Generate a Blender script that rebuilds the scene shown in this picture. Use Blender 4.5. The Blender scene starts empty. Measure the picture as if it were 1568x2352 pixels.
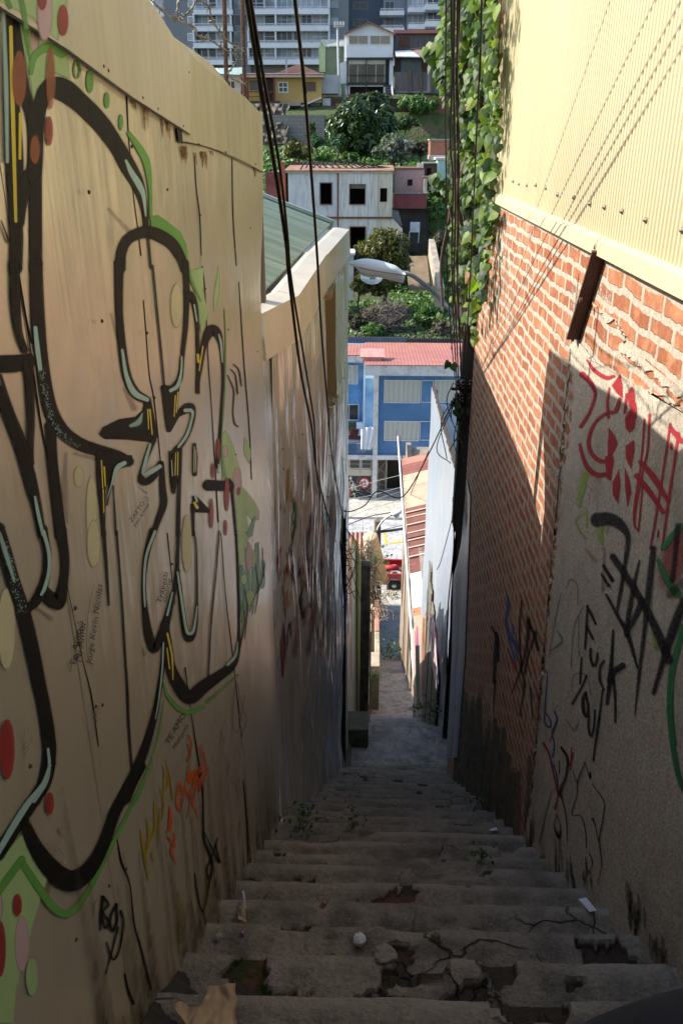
import bpy, bmesh, math, random
import numpy as np
from mathutils import Vector, Matrix, noise
from mathutils.geometry import tessellate_polygon
random.seed(11); rng = np.random.default_rng(11)
R = math.radians
SC = bpy.context.scene
COL = SC.collection
# ------------------------------------------------------------------ survey
# Sight lines of the surveyed photograph: a direction for a picture position, met with
# a plane at a known distance to get the real position and size of what stands there.
F_ = 1907.0; TH = R(24.2); YAW = R(1.8)
ct, st, cy, sy = math.cos(TH), math.sin(TH), math.cos(YAW), math.sin(YAW)
def ray(x, y):
    a = (x-784)/F_; u = (1176-y)/F_
    Y = ct+u*st; Z = -st+u*ct
    return a*cy-Y*sy, a*sy+Y*cy, Z
def PX(x, y, X): r = ray(x, y); k = X/r[0]; return Vector((X, r[1]*k, r[2]*k))
def PY(x, y, Y): r = ray(x, y); k = Y/r[1]; return Vector((r[0]*k, Y, r[2]*k))
def PZ(x, y, Z): r = ray(x, y); k = Z/r[2]; return Vector((r[0]*k, r[1]*k, Z))
def proj(p):
    X = p[0]*cy+p[1]*sy; Y = -p[0]*sy+p[1]*cy; Z = p[2]
    d = Y*ct-Z*st; u = Y*st+Z*ct
    return 784+F_*X/d, 1176-F_*u/d
def smooth(a, b, x):
    t = min(1, max(0, (x-a)/(b-a))); return t*t*(3-2*t)
# ------------------------------------------------------------------ objects
def tag(o, label=None, cat=None, group=None, kind=None):
    if label: o['label'] = label
    if cat: o['category'] = cat
    if group: o['group'] = group
    if kind: o['kind'] = kind
    return o
def T(name, label, cat, loc=(0, 0, 0), group=None):
    o = bpy.data.objects.new(name, None); COL.objects.link(o); o.location = loc
    o.empty_display_size = .2
    return tag(o, label, cat, group)
def worldloc(o):
    v = Vector(o.location)
    while o.parent is not None: o = o.parent; v += Vector(o.location)
    return v
class MB:
    def __init__(s): s.v = []; s.f = []; s.a = {}; s.mi = []
    def add(s, vs, fs, mi=0):
        b = len(s.v); s.v += [tuple(p) for p in vs]
        for f in fs: s.f.append(tuple(i+b for i in f)); s.mi.append(mi)
        return b
    def box(s, lo, hi, mi=0):
        x0, y0, z0 = lo; x1, y1, z1 = hi
        if x0 > x1: x0, x1 = x1, x0
        if y0 > y1: y0, y1 = y1, y0
        if z0 > z1: z0, z1 = z1, z0
        s.add([(x0,y0,z0),(x1,y0,z0),(x1,y1,z0),(x0,y1,z0),(x0,y0,z1),(x1,y0,z1),(x1,y1,z1),(x0,y1,z1)],
              [(0,3,2,1),(4,5,6,7),(0,1,5,4),(1,2,6,5),(2,3,7,6),(3,0,4,7)], mi); return s
    def prism(s, pts, d, mi=0):
        """planar outline pts (3-D) pushed along d"""
        n = len(pts); d = Vector(d); q = [Vector(p)+d for p in pts]; pts = [Vector(p) for p in pts]
        tri = tessellate_polygon([pts])
        s.add(pts+q, [tuple(t) for t in tri]+[tuple(i+n for i in reversed(t)) for t in tri]
              + [(i, (i+1) % n, (i+1) % n+n, i+n) for i in range(n)], mi); return s
    def bar(s, a, b, w, h=None, up=(0, 0, 1), mi=0):
        h = h or w; a = Vector(a); b = Vector(b); d = (b-a).normalized(); up = Vector(up)
        if abs(d.dot(up)) > .98: up = Vector((0, 1, 0))
        x = d.cross(up).normalized(); y = x.cross(d).normalized()
        c = [x*(w/2)*i+y*(h/2)*j for i, j in ((-1,-1),(1,-1),(1,1),(-1,1))]
        s.add([a+k for k in c]+[b+k for k in c], [(3,2,1,0),(4,5,6,7),(0,1,5,4),(1,2,6,5),(2,3,7,6),(3,0,4,7)], mi); return s
    def tube(s, pts, r, n=8, cap=True, mi=0):
        pts = [Vector(p) for p in pts]; m = len(pts)
        rr = r if isinstance(r, (list, tuple)) else [r]*m
        t0 = (pts[1]-pts[0]).normalized()
        x = t0.orthogonal().normalized(); vs = []
        for i, p in enumerate(pts):
            t = (pts[min(i+1, m-1)]-pts[max(i-1, 0)]).normalized()
            x = (x-t*x.dot(t)).normalized(); y = t.cross(x)
            for k in range(n):
                a = 2*math.pi*k/n; vs.append(p+(x*math.cos(a)+y*math.sin(a))*rr[i])
        fs = [(i*n+k, i*n+(k+1) % n, (i+1)*n+(k+1) % n, (i+1)*n+k) for i in range(m-1) for k in range(n)]
        if cap: fs += [tuple(reversed(range(n))), tuple((m-1)*n+k for k in range(n))]
        s.add(vs, fs, mi); return s
    def grid(s, fn, nu, nv, mi=0):
        vs = [fn(i/nu, j/nv) for j in range(nv+1) for i in range(nu+1)]
        s.add(vs, [(j*(nu+1)+i, j*(nu+1)+i+1, (j+1)*(nu+1)+i+1, (j+1)*(nu+1)+i) for j in range(nv) for i in range(nu)], mi); return s
    def lathe(s, c, prof, n=16, axis='Z', mi=0):
        c = Vector(c); vs = []
        for r, h in prof:
            for k in range(n):
                a = 2*math.pi*k/n; x, y = r*math.cos(a), r*math.sin(a)
                vs.append(c+Vector({'Z': (x, y, h), 'Y': (x, h, y), 'X': (h, x, y)}[axis]))
        m = len(prof)
        s.add(vs, [(i*n+k, i*n+(k+1) % n, (i+1)*n+(k+1) % n, (i+1)*n+k) for i in range(m-1) for k in range(n)]
              + [tuple(reversed(range(n))), tuple((m-1)*n+k for k in range(n))], mi); return s
    def build(s, name, mats, parent=None, smooth_=False, attr=None, bevel=0):
        me = bpy.data.meshes.new(name)
        off = worldloc(parent) if parent else Vector((0, 0, 0))
        v = np.array(s.v, dtype=float).reshape(-1, 3)-np.array(off)
        me.from_pydata(v.tolist(), [], s.f)
        if not isinstance(mats, (list, tuple)): mats = [mats]
        for m in mats: me.materials.append(m)
        if len(mats) > 1: me.polygons.foreach_set('material_index', s.mi)
        if smooth_: me.polygons.foreach_set('use_smooth', [True]*len(me.polygons))
        for k, val in (attr or {}).items():
            val = np.array(val, dtype=float)
            if val.ndim == 1:
                a = me.attributes.new(k, 'FLOAT', 'POINT'); a.data.foreach_set('value', val)
            else:
                a = me.attributes.new(k, 'FLOAT_COLOR', 'POINT'); a.data.foreach_set('color', val.reshape(-1))
        me.update()
        o = bpy.data.objects.new(name, me); COL.objects.link(o)
        if parent: o.parent = parent
        if bevel:
            b = o.modifiers.new('b', 'BEVEL'); b.width = bevel; b.segments = 2; b.limit_method = 'ANGLE'
        return o
def copy_tree(o, parent=None):
    c = o.copy(); COL.objects.link(c); c.parent = parent
    for ch in [k for k in bpy.data.objects if k.parent == o]: copy_tree(ch, c)
    return c
def struct(mb, name, mat, **k):
    o = mb.build(name, mat, **k); o['kind'] = 'structure'; return o
def crom(pts, n=6):
    """smooth curve through control tuples"""
    p = [np.array(q, dtype=float) for q in pts]
    if len(p) < 3: return [p[0]+(p[-1]-p[0])*i/n for i in range(n+1)]
    p = [2*p[0]-p[1]]+p+[2*p[-1]-p[-2]]; out = []
    for i in range(1, len(p)-2):
        for k in range(n):
            t = k/n; a, b, c, d = p[i-1:i+3]
            out.append(.5*((2*b)+(-a+c)*t+(2*a-5*b+4*c-d)*t*t+(-a+3*b-3*c+d)*t**3))
    return out+[p[-2]]
# ------------------------------------------------------------------ materials
class NT:
    def __init__(s, m):
        m.use_nodes = True; s.t = m.node_tree; s.n = s.t.nodes; s.l = s.t.links; s.n.clear()
    def __call__(s, kind, **k):
        nd = s.n.new(kind)
        for a, b in k.items():
            if a == 'i':
                for q, w in b.items():
                    if isinstance(w, bpy.types.NodeSocket): s.l.new(w, nd.inputs[q])
                    else: nd.inputs[q].default_value = w
            else: setattr(nd, a, b)
        return nd
    def mix(s, f, a, b, mode='MIX'):
        nd = s.n.new('ShaderNodeMix'); nd.data_type = 'RGBA'; nd.blend_type = mode
        for i, w in ((0, f), (6, a), (7, b)):
            if isinstance(w, bpy.types.NodeSocket): s.l.new(w, nd.inputs[i])
            else: nd.inputs[i].default_value = w if i == 0 else (tuple(w)+(1,))[:4]
        return nd.outputs[2]
    def math(s, op, a, b=0., c=0., clamp=False):
        nd = s.n.new('ShaderNodeMath'); nd.operation = op; nd.use_clamp = clamp
        for i, w in enumerate((a, b, c)):
            if isinstance(w, bpy.types.NodeSocket): s.l.new(w, nd.inputs[i])
            else: nd.inputs[i].default_value = w
        return nd.outputs[0]
    def rng(s, v, a, b, c=0., d=1.):
        nd = s.n.new('ShaderNodeMapRange'); s.l.new(v, nd.inputs[0])
        for i, w in enumerate((a, b, c, d)): nd.inputs[i+1].default_value = w
        return nd.outputs[0]
    def noise(s, vec, scale, detail=4, rough=.55, dist=0.):
        nd = s('ShaderNodeTexNoise', i={'Scale': scale, 'Detail': detail, 'Roughness': rough, 'Distortion': dist})
        s.l.new(vec, nd.inputs['Vector']); return nd.outputs[0]
    def coords(s, sc=(1, 1, 1)):
        tc = s('ShaderNodeTexCoord')
        mp = s('ShaderNodeMapping'); s.l.new(tc.outputs['Object'], mp.inputs[0]); mp.inputs['Scale'].default_value = sc
        return mp.outputs[0]
    def bump(s, h, strength, dist=.01, normal=None):
        nd = s('ShaderNodeBump', i={'Height': h, 'Strength': strength, 'Distance': dist})
        if normal is not None: s.l.new(normal, nd.inputs['Normal'])
        return nd.outputs[0]
    def out(s, col, rough=.6, metal=0., nrm=None, spec=.5, coat=0., alpha=None):
        p = s('ShaderNodeBsdfPrincipled')
        for k, w in (('Base Color', col), ('Roughness', rough), ('Metallic', metal), ('Specular IOR Level', spec), ('Coat Weight', coat)):
            if isinstance(w, bpy.types.NodeSocket): s.l.new(w, p.inputs[k])
            else: p.inputs[k].default_value = (tuple(w)+(1,))[:4] if k == 'Base Color' else w
        if coat: p.inputs['Coat Roughness'].default_value = .12
        if nrm is not None: s.l.new(nrm, p.inputs['Normal'])
        sh = p.outputs[0]
        if alpha is not None:
            t = s('ShaderNodeBsdfTransparent'); mx = s('ShaderNodeMixShader')
            s.l.new(alpha, mx.inputs[0]); s.l.new(t.outputs[0], mx.inputs[1]); s.l.new(sh, mx.inputs[2]); sh = mx.outputs[0]
        o = s('ShaderNodeOutputMaterial'); s.l.new(sh, o.inputs[0]); return p
def newmat(name):
    m = bpy.data.materials.new(name); return m, NT(m)
_cache = {}
def mat(name, col, rough=.65, metal=0., var=.2, scale=3., bump=.15, bscale=30., sc=(1, 1, 1), col2=None, dirt=0., spec=.5, coat=0.):
    """plain weathered surface: two-scale tone variation, optional second colour patches and dirt"""
    if name in _cache: return _cache[name]
    m, N = newmat(name); c = N.coords(sc); col = Vector(col)
    n1 = N.noise(c, scale, 5); n2 = N.noise(c, scale*6.3, 4)
    k = N.mix(N.rng(n1, .3, .7), col*(1-var), col*(1+var))
    if col2 is not None: k = N.mix(N.rng(n1, .48, .62), k, col2)
    k = N.mix(N.rng(n2, .35, .75, 0, var), k, col*.6)
    if dirt: k = N.mix(N.math('MULTIPLY', N.rng(N.noise(c, scale*2.1, 6, .7), .5, .68), dirt), k, (.05, .04, .03))
    b = N.bump(N.noise(c, bscale, 6, .6), bump, .02)
    N.out(k, rough, metal, b, spec, coat); _cache[name] = m; return m
def leafmat(name, cols, trans=.35, rough=.35):
    m, N = newmat(name)
    g = N('ShaderNodeNewGeometry'); cr = N('ShaderNodeValToRGB'); N.l.new(g.outputs['Random Per Island'], cr.inputs[0])
    e = cr.color_ramp.elements
    while len(e) < len(cols): e.new(.5)
    for i, c in enumerate(cols): e[i].position = i/(len(cols)-1); e[i].color = tuple(c)+(1,)
    p = N('ShaderNodeBsdfPrincipled', i={'Roughness': rough}); N.l.new(cr.outputs[0], p.inputs['Base Color'])
    t = N('ShaderNodeBsdfTranslucent'); tc = N.mix(1., cr.outputs[0], (1.9, 1.9, .7), 'MULTIPLY'); N.l.new(tc, t.inputs[0])
    mx = N('ShaderNodeMixShader', i={0: trans}); N.l.new(p.outputs[0], mx.inputs[1]); N.l.new(t.outputs[0], mx.inputs[2])
    o = N('ShaderNodeOutputMaterial'); N.l.new(mx.outputs[0], o.inputs[0]); return m
def paintmat(name, col, rough=.42, grain=0., gscale=60., fade=1., spec=.12):
    """sprayed or brushed paint film; 'a' on the mesh is its coverage"""
    if name in _cache: return _cache[name]
    m, N = newmat(name); c = N.coords()
    at = N('ShaderNodeAttribute', attribute_name='a').outputs['Fac']
    al = at
    if grain:
        n = N.noise(c, gscale, 4, .65)
        al = N.math('MULTIPLY', at, N.rng(n, .5-.3*(1-grain)-.12, .56, 1-grain, 1.), clamp=True)
    if fade < 1: al = N.math('MULTIPLY', al, fade)
    k = N.mix(N.rng(N.noise(c, 4, 4), .3, .7), Vector(col)*.85, Vector(col)*1.12)
    N.out(k, rough, 0, N.bump(N.noise(c, 25, 4), .08, .01), spec, alpha=al); _cache[name] = m; return m

# ------------------------------------------------------------------ paint films on walls
CROP = {'A': (0, 0, .3906), 'B': (0, 612.5, .3906), 'C': (0, 1224.9, .3906), 'E': (0, 1769.3, .3906),
        'F': (1020.8, 340.3, .349), 'G': (1020.8, 952.7, .349), 'H': (1020.8, 1633.2, .349), 'D': (0, 0, 1)}
def cpx(crop, x, y):
    ox, oy, k = CROP[crop]; return ox+x*k, oy+y*k
class Film:
    """collects the strokes of one paint, laid on a wall plane x = X"""
    def __init__(s, X, lift): s.X = X+lift; s.s = 1 if X < 0 else -1; s.m = MB(); s.a = []; s.n = 0; s.log = []
    def pt(s, x, y):
        return PX(x, y, s.X)
    def lift(s): s.n += 1; s.X += math.copysign(4e-6, s.s)
    def stroke(s, crop, pts, feather=2.6, core=1., n=5):
        s.lift(); s.log.append((crop, pts))
        P = crom([(*cpx(crop, p[0], p[1]), p[2]*CROP[crop][2]) for p in pts], n)
        k = len(P); vs = []; al = []
        for i, p in enumerate(P):
            d = P[min(i+1, k-1)][:2]-P[max(i-1, 0)][:2]; d = d/(np.linalg.norm(d)+1e-9); q = np.array((-d[1], d[0]))
            w = max(p[2]/2*.93, .25); f = min(feather, w*.9)
            if i == 0: e = -d
            for t, a in ((-(w+f*.5), 0), (-(w-f*.5), core), ((w-f*.5), core), ((w+f*.5), 0)):
                c = p[:2]+q*t
                vs.append(s.pt(*c)); al.append(a)
        fs = [(i*4+j, i*4+j+1, i*4+j+5, i*4+j+4) for i in range(k-1) for j in range(3)]
        b = len(vs)
        # rounded ends
        for i, sg in ((0, -1), (k-1, 1)):
            d = P[min(i+1, k-1)][:2]-P[max(i-1, 0)][:2]; d = d/(np.linalg.norm(d)+1e-9)*sg; q = np.array((-d[1], d[0]))
            w = max(P[i][2]/2, .25); f = min(feather, w*.9); base = len(vs); m = 7
            vs.append(s.pt(*P[i][:2])); al.append(core)
            for j in range(m+1):
                an = -math.pi/2+math.pi*j/m
                u = d*math.cos(an)+q*math.sin(an)
                vs.append(s.pt(*(P[i][:2]+u*(w-f*.5)))); al.append(core)
                vs.append(s.pt(*(P[i][:2]+u*(w+f*.5)))); al.append(0)
            for j in range(m):
                a0 = base+1+2*j; fs += [(base, a0, a0+2), (a0, a0+1, a0+3, a0+2)]
        s.m.add(vs, fs); s.a += al; return s
    def spot(s, crop, x, y, rx, ry, feather=3., core=1., lean=0., n=20):
        s.lift(); x, y = cpx(crop, x, y); k = CROP[crop][2]; rx *= k; ry *= k; vs = [s.pt(x, y)]; al = [core]
        f = min(feather, rx*.8)
        for j in range(n):
            a = 2*math.pi*j/n; c, q = math.cos(a), math.sin(a)
            for g, w in ((-.5, core), (.5, 0)):
                xx = c*(rx+g*f); yy = q*(ry+g*f)
                vs.append(s.pt(x+xx+lean*yy, y+yy)); al.append(w)
        fs = []
        for j in range(n):
            a, b = 1+2*j, 1+2*((j+1) % n); fs += [(0, a, b), (a, a+1, b+1, b)]
        s.m.add(vs, fs); s.a += al; return s
    def area(s, crop, pts, feather=3., core=1.):
        s.lift(); q = [np.array(cpx(crop, *p)) for p in pts]; n = len(q); c = sum(q)/n; vs = []; al = []
        inner = [p+(c-p)/np.linalg.norm(c-p)*feather for p in q]
        for p in inner: vs.append(s.pt(*p)); al.append(core)
        for p in q: vs.append(s.pt(*p)); al.append(0)
        tri = tessellate_polygon([[Vector((p[0], p[1], 0)) for p in inner]])
        s.m.add(vs, [tuple(t) for t in tri]+[(i, (i+1) % n, (i+1) % n+n, i+n) for i in range(n)]); s.a += al; return s
    def text(s, string, o, u, v):
        v = (u[1]*.8, -u[0]*.8); s.lift()
        """lettering: o start in picture units, u advance per letter height, v up"""
        cu = bpy.data.curves.new('t', 'FONT'); cu.body = string; cu.size = 1; cu.shear = .2; cu.resolution_u = 2
        ob = bpy.data.objects.new('t', cu); COL.objects.link(ob)
        me = ob.to_mesh(); vs = []
        for w in me.vertices:
            x, y = w.co.x, w.co.y+.05*math.sin(w.co.x*5)
            vs.append(s.pt(o[0]+u[0]*x+v[0]*y, o[1]+u[1]*x+v[1]*y))
        s.m.add(vs, [tuple(p.vertices) for p in me.polygons]); s.a += [1.]*len(vs)
        ob.to_mesh_clear(); bpy.data.objects.remove(ob); bpy.data.curves.remove(cu); return s
    def build(s, name, m, parent): return s.m.build(name, m, parent, attr={'a': s.a})

# ------------------------------------------------------------------ world, camera, sun
w = bpy.data.worlds.new('World'); SC.world = w; w.use_nodes = True; N = NT(w)
SUN = Vector((-1.48, .12, 1.115)).normalized()
sky = N('ShaderNodeTexSky', sky_type='NISHITA', sun_disc=False)
sky.sun_elevation = math.asin(SUN.z); sky.sun_rotation = math.atan2(SUN.x, SUN.y); sky.altitude = 50; sky.air_density = 1.1; sky.dust_density = 1.6
bg = N('ShaderNodeBackground', i={'Strength': .15}); N.l.new(sky.outputs[0], bg.inputs[0])
ow = N('ShaderNodeOutputWorld'); N.l.new(bg.outputs[0], ow.inputs[0])
sl = bpy.data.lights.new('sun', 'SUN'); sl.energy = 3.9; sl.angle = R(.5); sl.color = (1, .95, .86)
so = bpy.data.objects.new('sun', sl); COL.objects.link(so); so.rotation_euler = SUN.to_track_quat('Z', 'Y').to_euler(); so.location = (-20, 0, 30)
cam = bpy.data.cameras.new('camera'); co = bpy.data.objects.new('camera', cam); COL.objects.link(co)
cam.sensor_fit = 'VERTICAL'; cam.sensor_height = 22.2; cam.sensor_width = 14.8; cam.lens = 18*1907/1907*(F_/2352*22.2/18)
co.rotation_euler = (math.pi/2-TH, 0, YAW); cam.clip_start = .05; cam.clip_end = 2000; SC.camera = co
SC.view_settings.view_transform = 'Standard'; SC.view_settings.look = 'None'; SC.view_settings.exposure = EXPO if 'EXPO' in globals() else .85
SC.cycles.use_denoising = True; SC.cycles.max_bounces = 10; SC.cycles.diffuse_bounces = 6; SC.cycles.transparent_max_bounces = 16
SC.cycles.sample_clamp_indirect = 6; SC.cycles.caustics_reflective = False
# ================================================================== ALLEY STAIRS AND GROUND
GS = .28; NS = 24
def nosing(k): return GS*(5.2+k), -GS*(7.29+.754*k)
def nz(x, y, z=0.): return noise.noise(Vector((x, y, z)))
def stairs():
    NX = 150; x0, x1 = -.75, 1.12
    m = MB(); pit = []; wearl = []; back_ = []; xs = [x0+(x1-x0)*i/NX for i in range(NX+1)]
    rows = []
    for k in range(-2, NS):
        yk, zk = nosing(k); near = k < 9
        nt = 14 if near else 8
        ya = yk-GS
        for j in range(nt+1): rows.append((k, j/nt, ya+(yk-ya)*j/nt, zk, 0))
        for j in range(1, 4): rows.append((k, 1., yk, zk, j/4))
    vs = []
    for (k, t, y, z, rz) in rows:
        wear = 1.5 if k < 3 else (1. if k < 10 else .7)
        for x in xs:
            tilt = .012*nz(x*.9, k*3.1)+.006*nz(x*5, k*7.7)
            edge = smooth(.55, 1., t)
            chip = smooth(.3, .38, nz(x*3.1+9, k*5.3))*edge*.03*wear
            yoff = (.007*nz(x*2.2, k*2.9, 4)+.004*nz(x*9, k*1.3, 2))*edge-.35*chip
            n1 = nz(x*4.2, y*4.2, 3.3); n2 = nz(x*11, y*11, 8.1); n3 = nz(x*34, y*34, 1.7)
            p = smooth(.30, .33, n1*.8+n2*.3+n3*.10+(.0 if k < 2 else -.08 if k < 4 else -.2))
            cob = noise.voronoi(Vector((x*17, y*17, k*1.)))[0]
            crumble = smooth(.3, .45, nz(x*2.4+3, y*2.4, 6))
            rough_h = -.012*crumble*smooth(.0, .35, cob[0])*1.4
            d = -p*.016*wear*(1 if rz == 0 else .4)-chip+tilt+.0025*n2+.0034*n3+rough_h
            zz = z+d-rz*(GS*.754)*.985
            yy = y+yoff-(.018*rz if rz else 0)
            vs.append((x, yy, zz)); pit.append(max(p, min(1, chip*14))); wearl.append((smooth(.78, .97, t) if rz < .5 else 0)*(.55+.6*nz(x*3, k*2.2, 5))); back_.append(smooth(.42, .0, t+.25*nz(x*3.3, k*1.9, 7)+.12*nz(x*14, y*14, 2)) if rz == 0 else 0)
    nr = len(rows); W = NX+1
    m.add(vs, [(j*W+i, j*W+i+1, (j+1)*W+i+1, (j+1)*W+i) for j in range(nr-1) for i in range(NX)])
    return m, pit, wearl, back_
def concrete(name, base, pitted=True, wet=.0):
    mt, N = newmat(name); c = N.coords()
    n1 = N.noise(c, 2.2, 6, .6); n2 = N.noise(c, 9, 6, .65); n3 = N.noise(c, 60, 4, .6)
    base = Vector(base)
    k = N.mix(N.rng(n1, .35, .66), base*.55, base*1.2)
    k = N.mix(N.rng(N.noise(c, 4.3, 5, .6), .52, .60, 0, .62 if pitted else .1), k, base*.36)
    k = N.mix(N.rng(N.noise(c, 2.9, 5, .6), .60, .66, 0, .6 if pitted else .12), k, base*1.55)
    k = N.mix(N.rng(n2, .42, .68, 0, .75), k, base*1.7)
    k = N.mix(N.rng(n3, .5, .72, 0, .65), k, base*.45); k = N.mix(N.rng(N.noise(c, 130, 2), .6, .7, 0, .6), k, base*1.9)
    vo = N('ShaderNodeTexVoronoi', feature='DISTANCE_TO_EDGE', i={'Scale': 3.2})
    dv = N('ShaderNodeVectorMath', operation='ADD'); N.l.new(c, dv.inputs[0])
    nn = N('ShaderNodeTexNoise', i={'Scale': 6., 'Detail': 4}); N.l.new(c, nn.inputs['Vector'])
    sc = N('ShaderNodeVectorMath', operation='SCALE', i={'Scale': .14}); N.l.new(nn.outputs['Color'], sc.inputs[0]); N.l.new(sc.outputs[0], dv.inputs[1])
    N.l.new(dv.outputs[0], vo.inputs['Vector'])
    crack = N.math('MULTIPLY', N.rng(vo.outputs[0], .014, .0, 0, .8), N.rng(N.noise(c, 1.7, 3), .53, .6))
    k = N.mix(crack, k, (.018, .014, .01))
    h = N.math('ADD', N.math('MULTIPLY', n2, .6), N.math('MULTIPLY', n3, .5)); h = N.math('SUBTRACT', h, N.math('MULTIPLY', crack, 1.2))
    if pitted:
        at = N('ShaderNodeAttribute', attribute_name='pit').outputs['Fac']
        k = N.mix(N.math('MULTIPLY', N('ShaderNodeAttribute', attribute_name='tread_back').outputs['Fac'], .85, clamp=True), k, (.062, .050, .037))  # treads coloured darker towards their back edge
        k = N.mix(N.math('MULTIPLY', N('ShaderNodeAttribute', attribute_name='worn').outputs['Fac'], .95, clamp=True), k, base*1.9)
        red = N.rng(N.noise(c, 3.1, 3), .57, .62)
        soil = N.mix(red, (.060, .045, .032), (.12, .05, .032))
        soil = N.mix(N.rng(N.noise(c, 7.7, 4), .56, .66), soil, (.035, .042, .012))
        k = N.mix(N.rng(N.math('ADD', at, N.math('MULTIPLY', N.math('SUBTRACT', n2, .5), .8)), .3, .6), k, soil)
    N.out(k, .88, 0, N.bump(h, .95, .025), .3); return mt
MCON = concrete('worn_concrete', (.205, .175, .138))
MCON2 = concrete('path_concrete', (.33, .315, .295), False)
m, pit, wearl, back_ = stairs()
struct(m, 'stairs', MCON, attr={'pit': pit, 'worn': wearl, 'tread_back': back_})
LY, LZ = nosing(NS-1)
def gz(y):
    if y < nosing(-2)[0]-GS: return nosing(-2)[1]
    if y < LY: return -GS*(7.29+.754*(math.ceil(y/GS-5.2)))
    return float(np.interp(y, [LY, 8.84, 16.2, 26, 35, 47, 60], [-7.05, -7.05, -12.6, -17.4, -20.5, -20.5, -20.5]))
def slab(name, x0, x1, ys, mtl, amp=.008, nx=30, ny=40, zf=gz, lip=.25):
    m = MB(); y0, y1 = ys
    m.grid(lambda u, v: (x0+(x1-x0)*u, y0+(y1-y0)*v, zf(y0+(y1-y0)*v)+amp*nz((x0+u*(x1-x0))*3, (y0+v*(y1-y0))*3, 2)), nx, ny)
    m.add([(x0, y1, zf(y1)), (x1, y1, zf(y1)), (x1, y1, zf(y1)-lip), (x0, y1, zf(y1)-lip)], [(0, 1, 2, 3)])
    return struct(m, name, mtl)
slab('path', -.75, 1.12, (-1.6, nosing(-2)[0]-GS), MCON2, zf=lambda y: nosing(-2)[1])
slab('path', -.5, 1.3, (LY, 8.84), MCON2, zf=lambda y: -7.06)
m = MB()                                   # the second flight, out of sight below the landing's edge
for k in range(26):
    y0 = 8.84+k*.283; z = -7.06-(k+1)*.2131
    m.box((-.5, y0, z-.4), (1.5, y0+.283, z))
struct(m, 'stairs', MCON2)
def ramp_z(y):
    b = -12.6-(y-16.2)*.40; return b-.3*sum(1 for q in (18.3, 21.2, 23.9) if y > q)
m = MB(); m.grid(lambda u, v: ((.0+1.7*u), 16.2+9.85*v, ramp_z(16.2+9.85*v)+.012*nz(u*5, v*20)), 24, 120)
struct(m, 'path', MCON2)
slab('path', -.4, 2.3, (26.05, 35), MCON2, zf=lambda y: -17.44-(y-26.05)*.342)
# road, pavements
MROAD = concrete('road_asphalt', (.46, .455, .45), False)
MPAVE = concrete('pavement_concrete', (.54, .50, .43), False)
m = MB(); m.grid(lambda u, v: (-50+100*u, 35+12.2*v, -20.5), 20, 6); struct(m, 'road', MROAD)
m = MB().box((-50, 44.6, -20.7), (50, 50.5, -20.36)); struct(m, 'pavement', MPAVE)
m = MB().box((-50, 34.6, -20.9), (50, 36.0, -20.37)); struct(m, 'pavement', MPAVE)
# terrain
TP = [(-8, -2.6), (1, -2.6), (8, -7.6), (16.2, -13.2), (26, -18.2), (34.8, -20.9), (55, -20.9), (55.5, -13.9), (66, -13.1), (75, -12), (79, -9.3), (82, -5), (90, -2.9),
      (97, -1.6), (106.3, -1.0), (106.9, 2.4), (112, 3.6), (120, 5.2), (140, 8), (150, 9), (170, 12), (320, 24)]
ys_ = [a for a, b in TP]; zs_ = [b for a, b in TP]
def tz(x, y): return float(np.interp(y, ys_, zs_))+(.35*nz(x*.16, y*.16, 5)+.15*nz(x*.6, y*.6) if y > 56 else 0)
mt, N = newmat('hillside_ground'); c = N.coords()
k = N.mix(N.rng(N.noise(c, .18, 6, .65), .42, .58), (.06, .10, .022), (.12, .095, .055)); k = N.mix(N.rng(N.noise(c, 1.3, 5), .45, .62), k, (.045, .085, .015))
N.out(k, .95, 0, N.bump(N.noise(c, 2.2, 6), .8, .3))
yl = sorted(set(list(np.linspace(-8, 55, 43))+list(np.linspace(55.5, 170, 120))+list(np.linspace(175, 320, 12))+[55.0, 34.8]))
m = MB(); xl = list(np.linspace(-70, 90, 110))
m.add([(x, y, tz(x, y)) for y in yl for x in xl], [(j*110+i, j*110+i+1, (j+1)*110+i+1, (j+1)*110+i) for j in range(len(yl)-1) for i in range(109)])
struct(m, 'terrain', mt, smooth_=True)

# ================================================================== LEFT SHEET WALL
XL = -.53
MSHEET = None
def sheetmat(name, col, col2, streak, rough, bumpk, coat=.0, vcol=False, metal=0.):
    mt, N = newmat(name); c = N.coords()
    cs = N.coords((1, 9, .55)); cw = N.coords((1, 14, .9)); cf = N.coords((1, 40, 1.2))
    big = N.noise(c, 1.1, 4); st1 = N.noise(cs, 1.5, 6, .6); st2 = N.noise(cf, 1., 4)
    k = N.mix(N.rng(big, .35, .65), col, col2); k = N.mix(N.rng(st1, .42, .7, 0, streak), k, Vector(col)*.55)
    k = N.mix(N.rng(st2, .5, .8, 0, streak), k, Vector(col)*1.2)
    k = N.mix(N.rng(N.noise(c, 3.3, 6, .7), .6, .75, 0, .35), k, (.12, .085, .055))
    if vcol:
        at = N('ShaderNodeAttribute', attribute_name='paint')
        k = N.mix(at.outputs['Alpha'], k, at.outputs['Color'])
    b = N.bump(N.noise(cw, 1.3, 3, .5), bumpk, .03); b = N.bump(N.noise(c, 1.7, 3, .5), .5, .06, b); b = N.bump(N.noise(c, 70, 4), .05, .01, b)
    N.out(k, rough, metal, b, .55, coat); return mt
MSH1 = sheetmat('painted_sheet_metal', (.59, .54, .43), (.605, .53, .425), .04, .32, .10, .1, False, .48)
MTOP = sheetmat('streaked_cream_sheet', (.58, .52, .39), (.52, .48, .37), .38, .42, .12)
MTOP2 = sheetmat('bare_streaked_sheet', (.40, .38, .27), (.47, .43, .29), .6, .4, .12)
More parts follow.
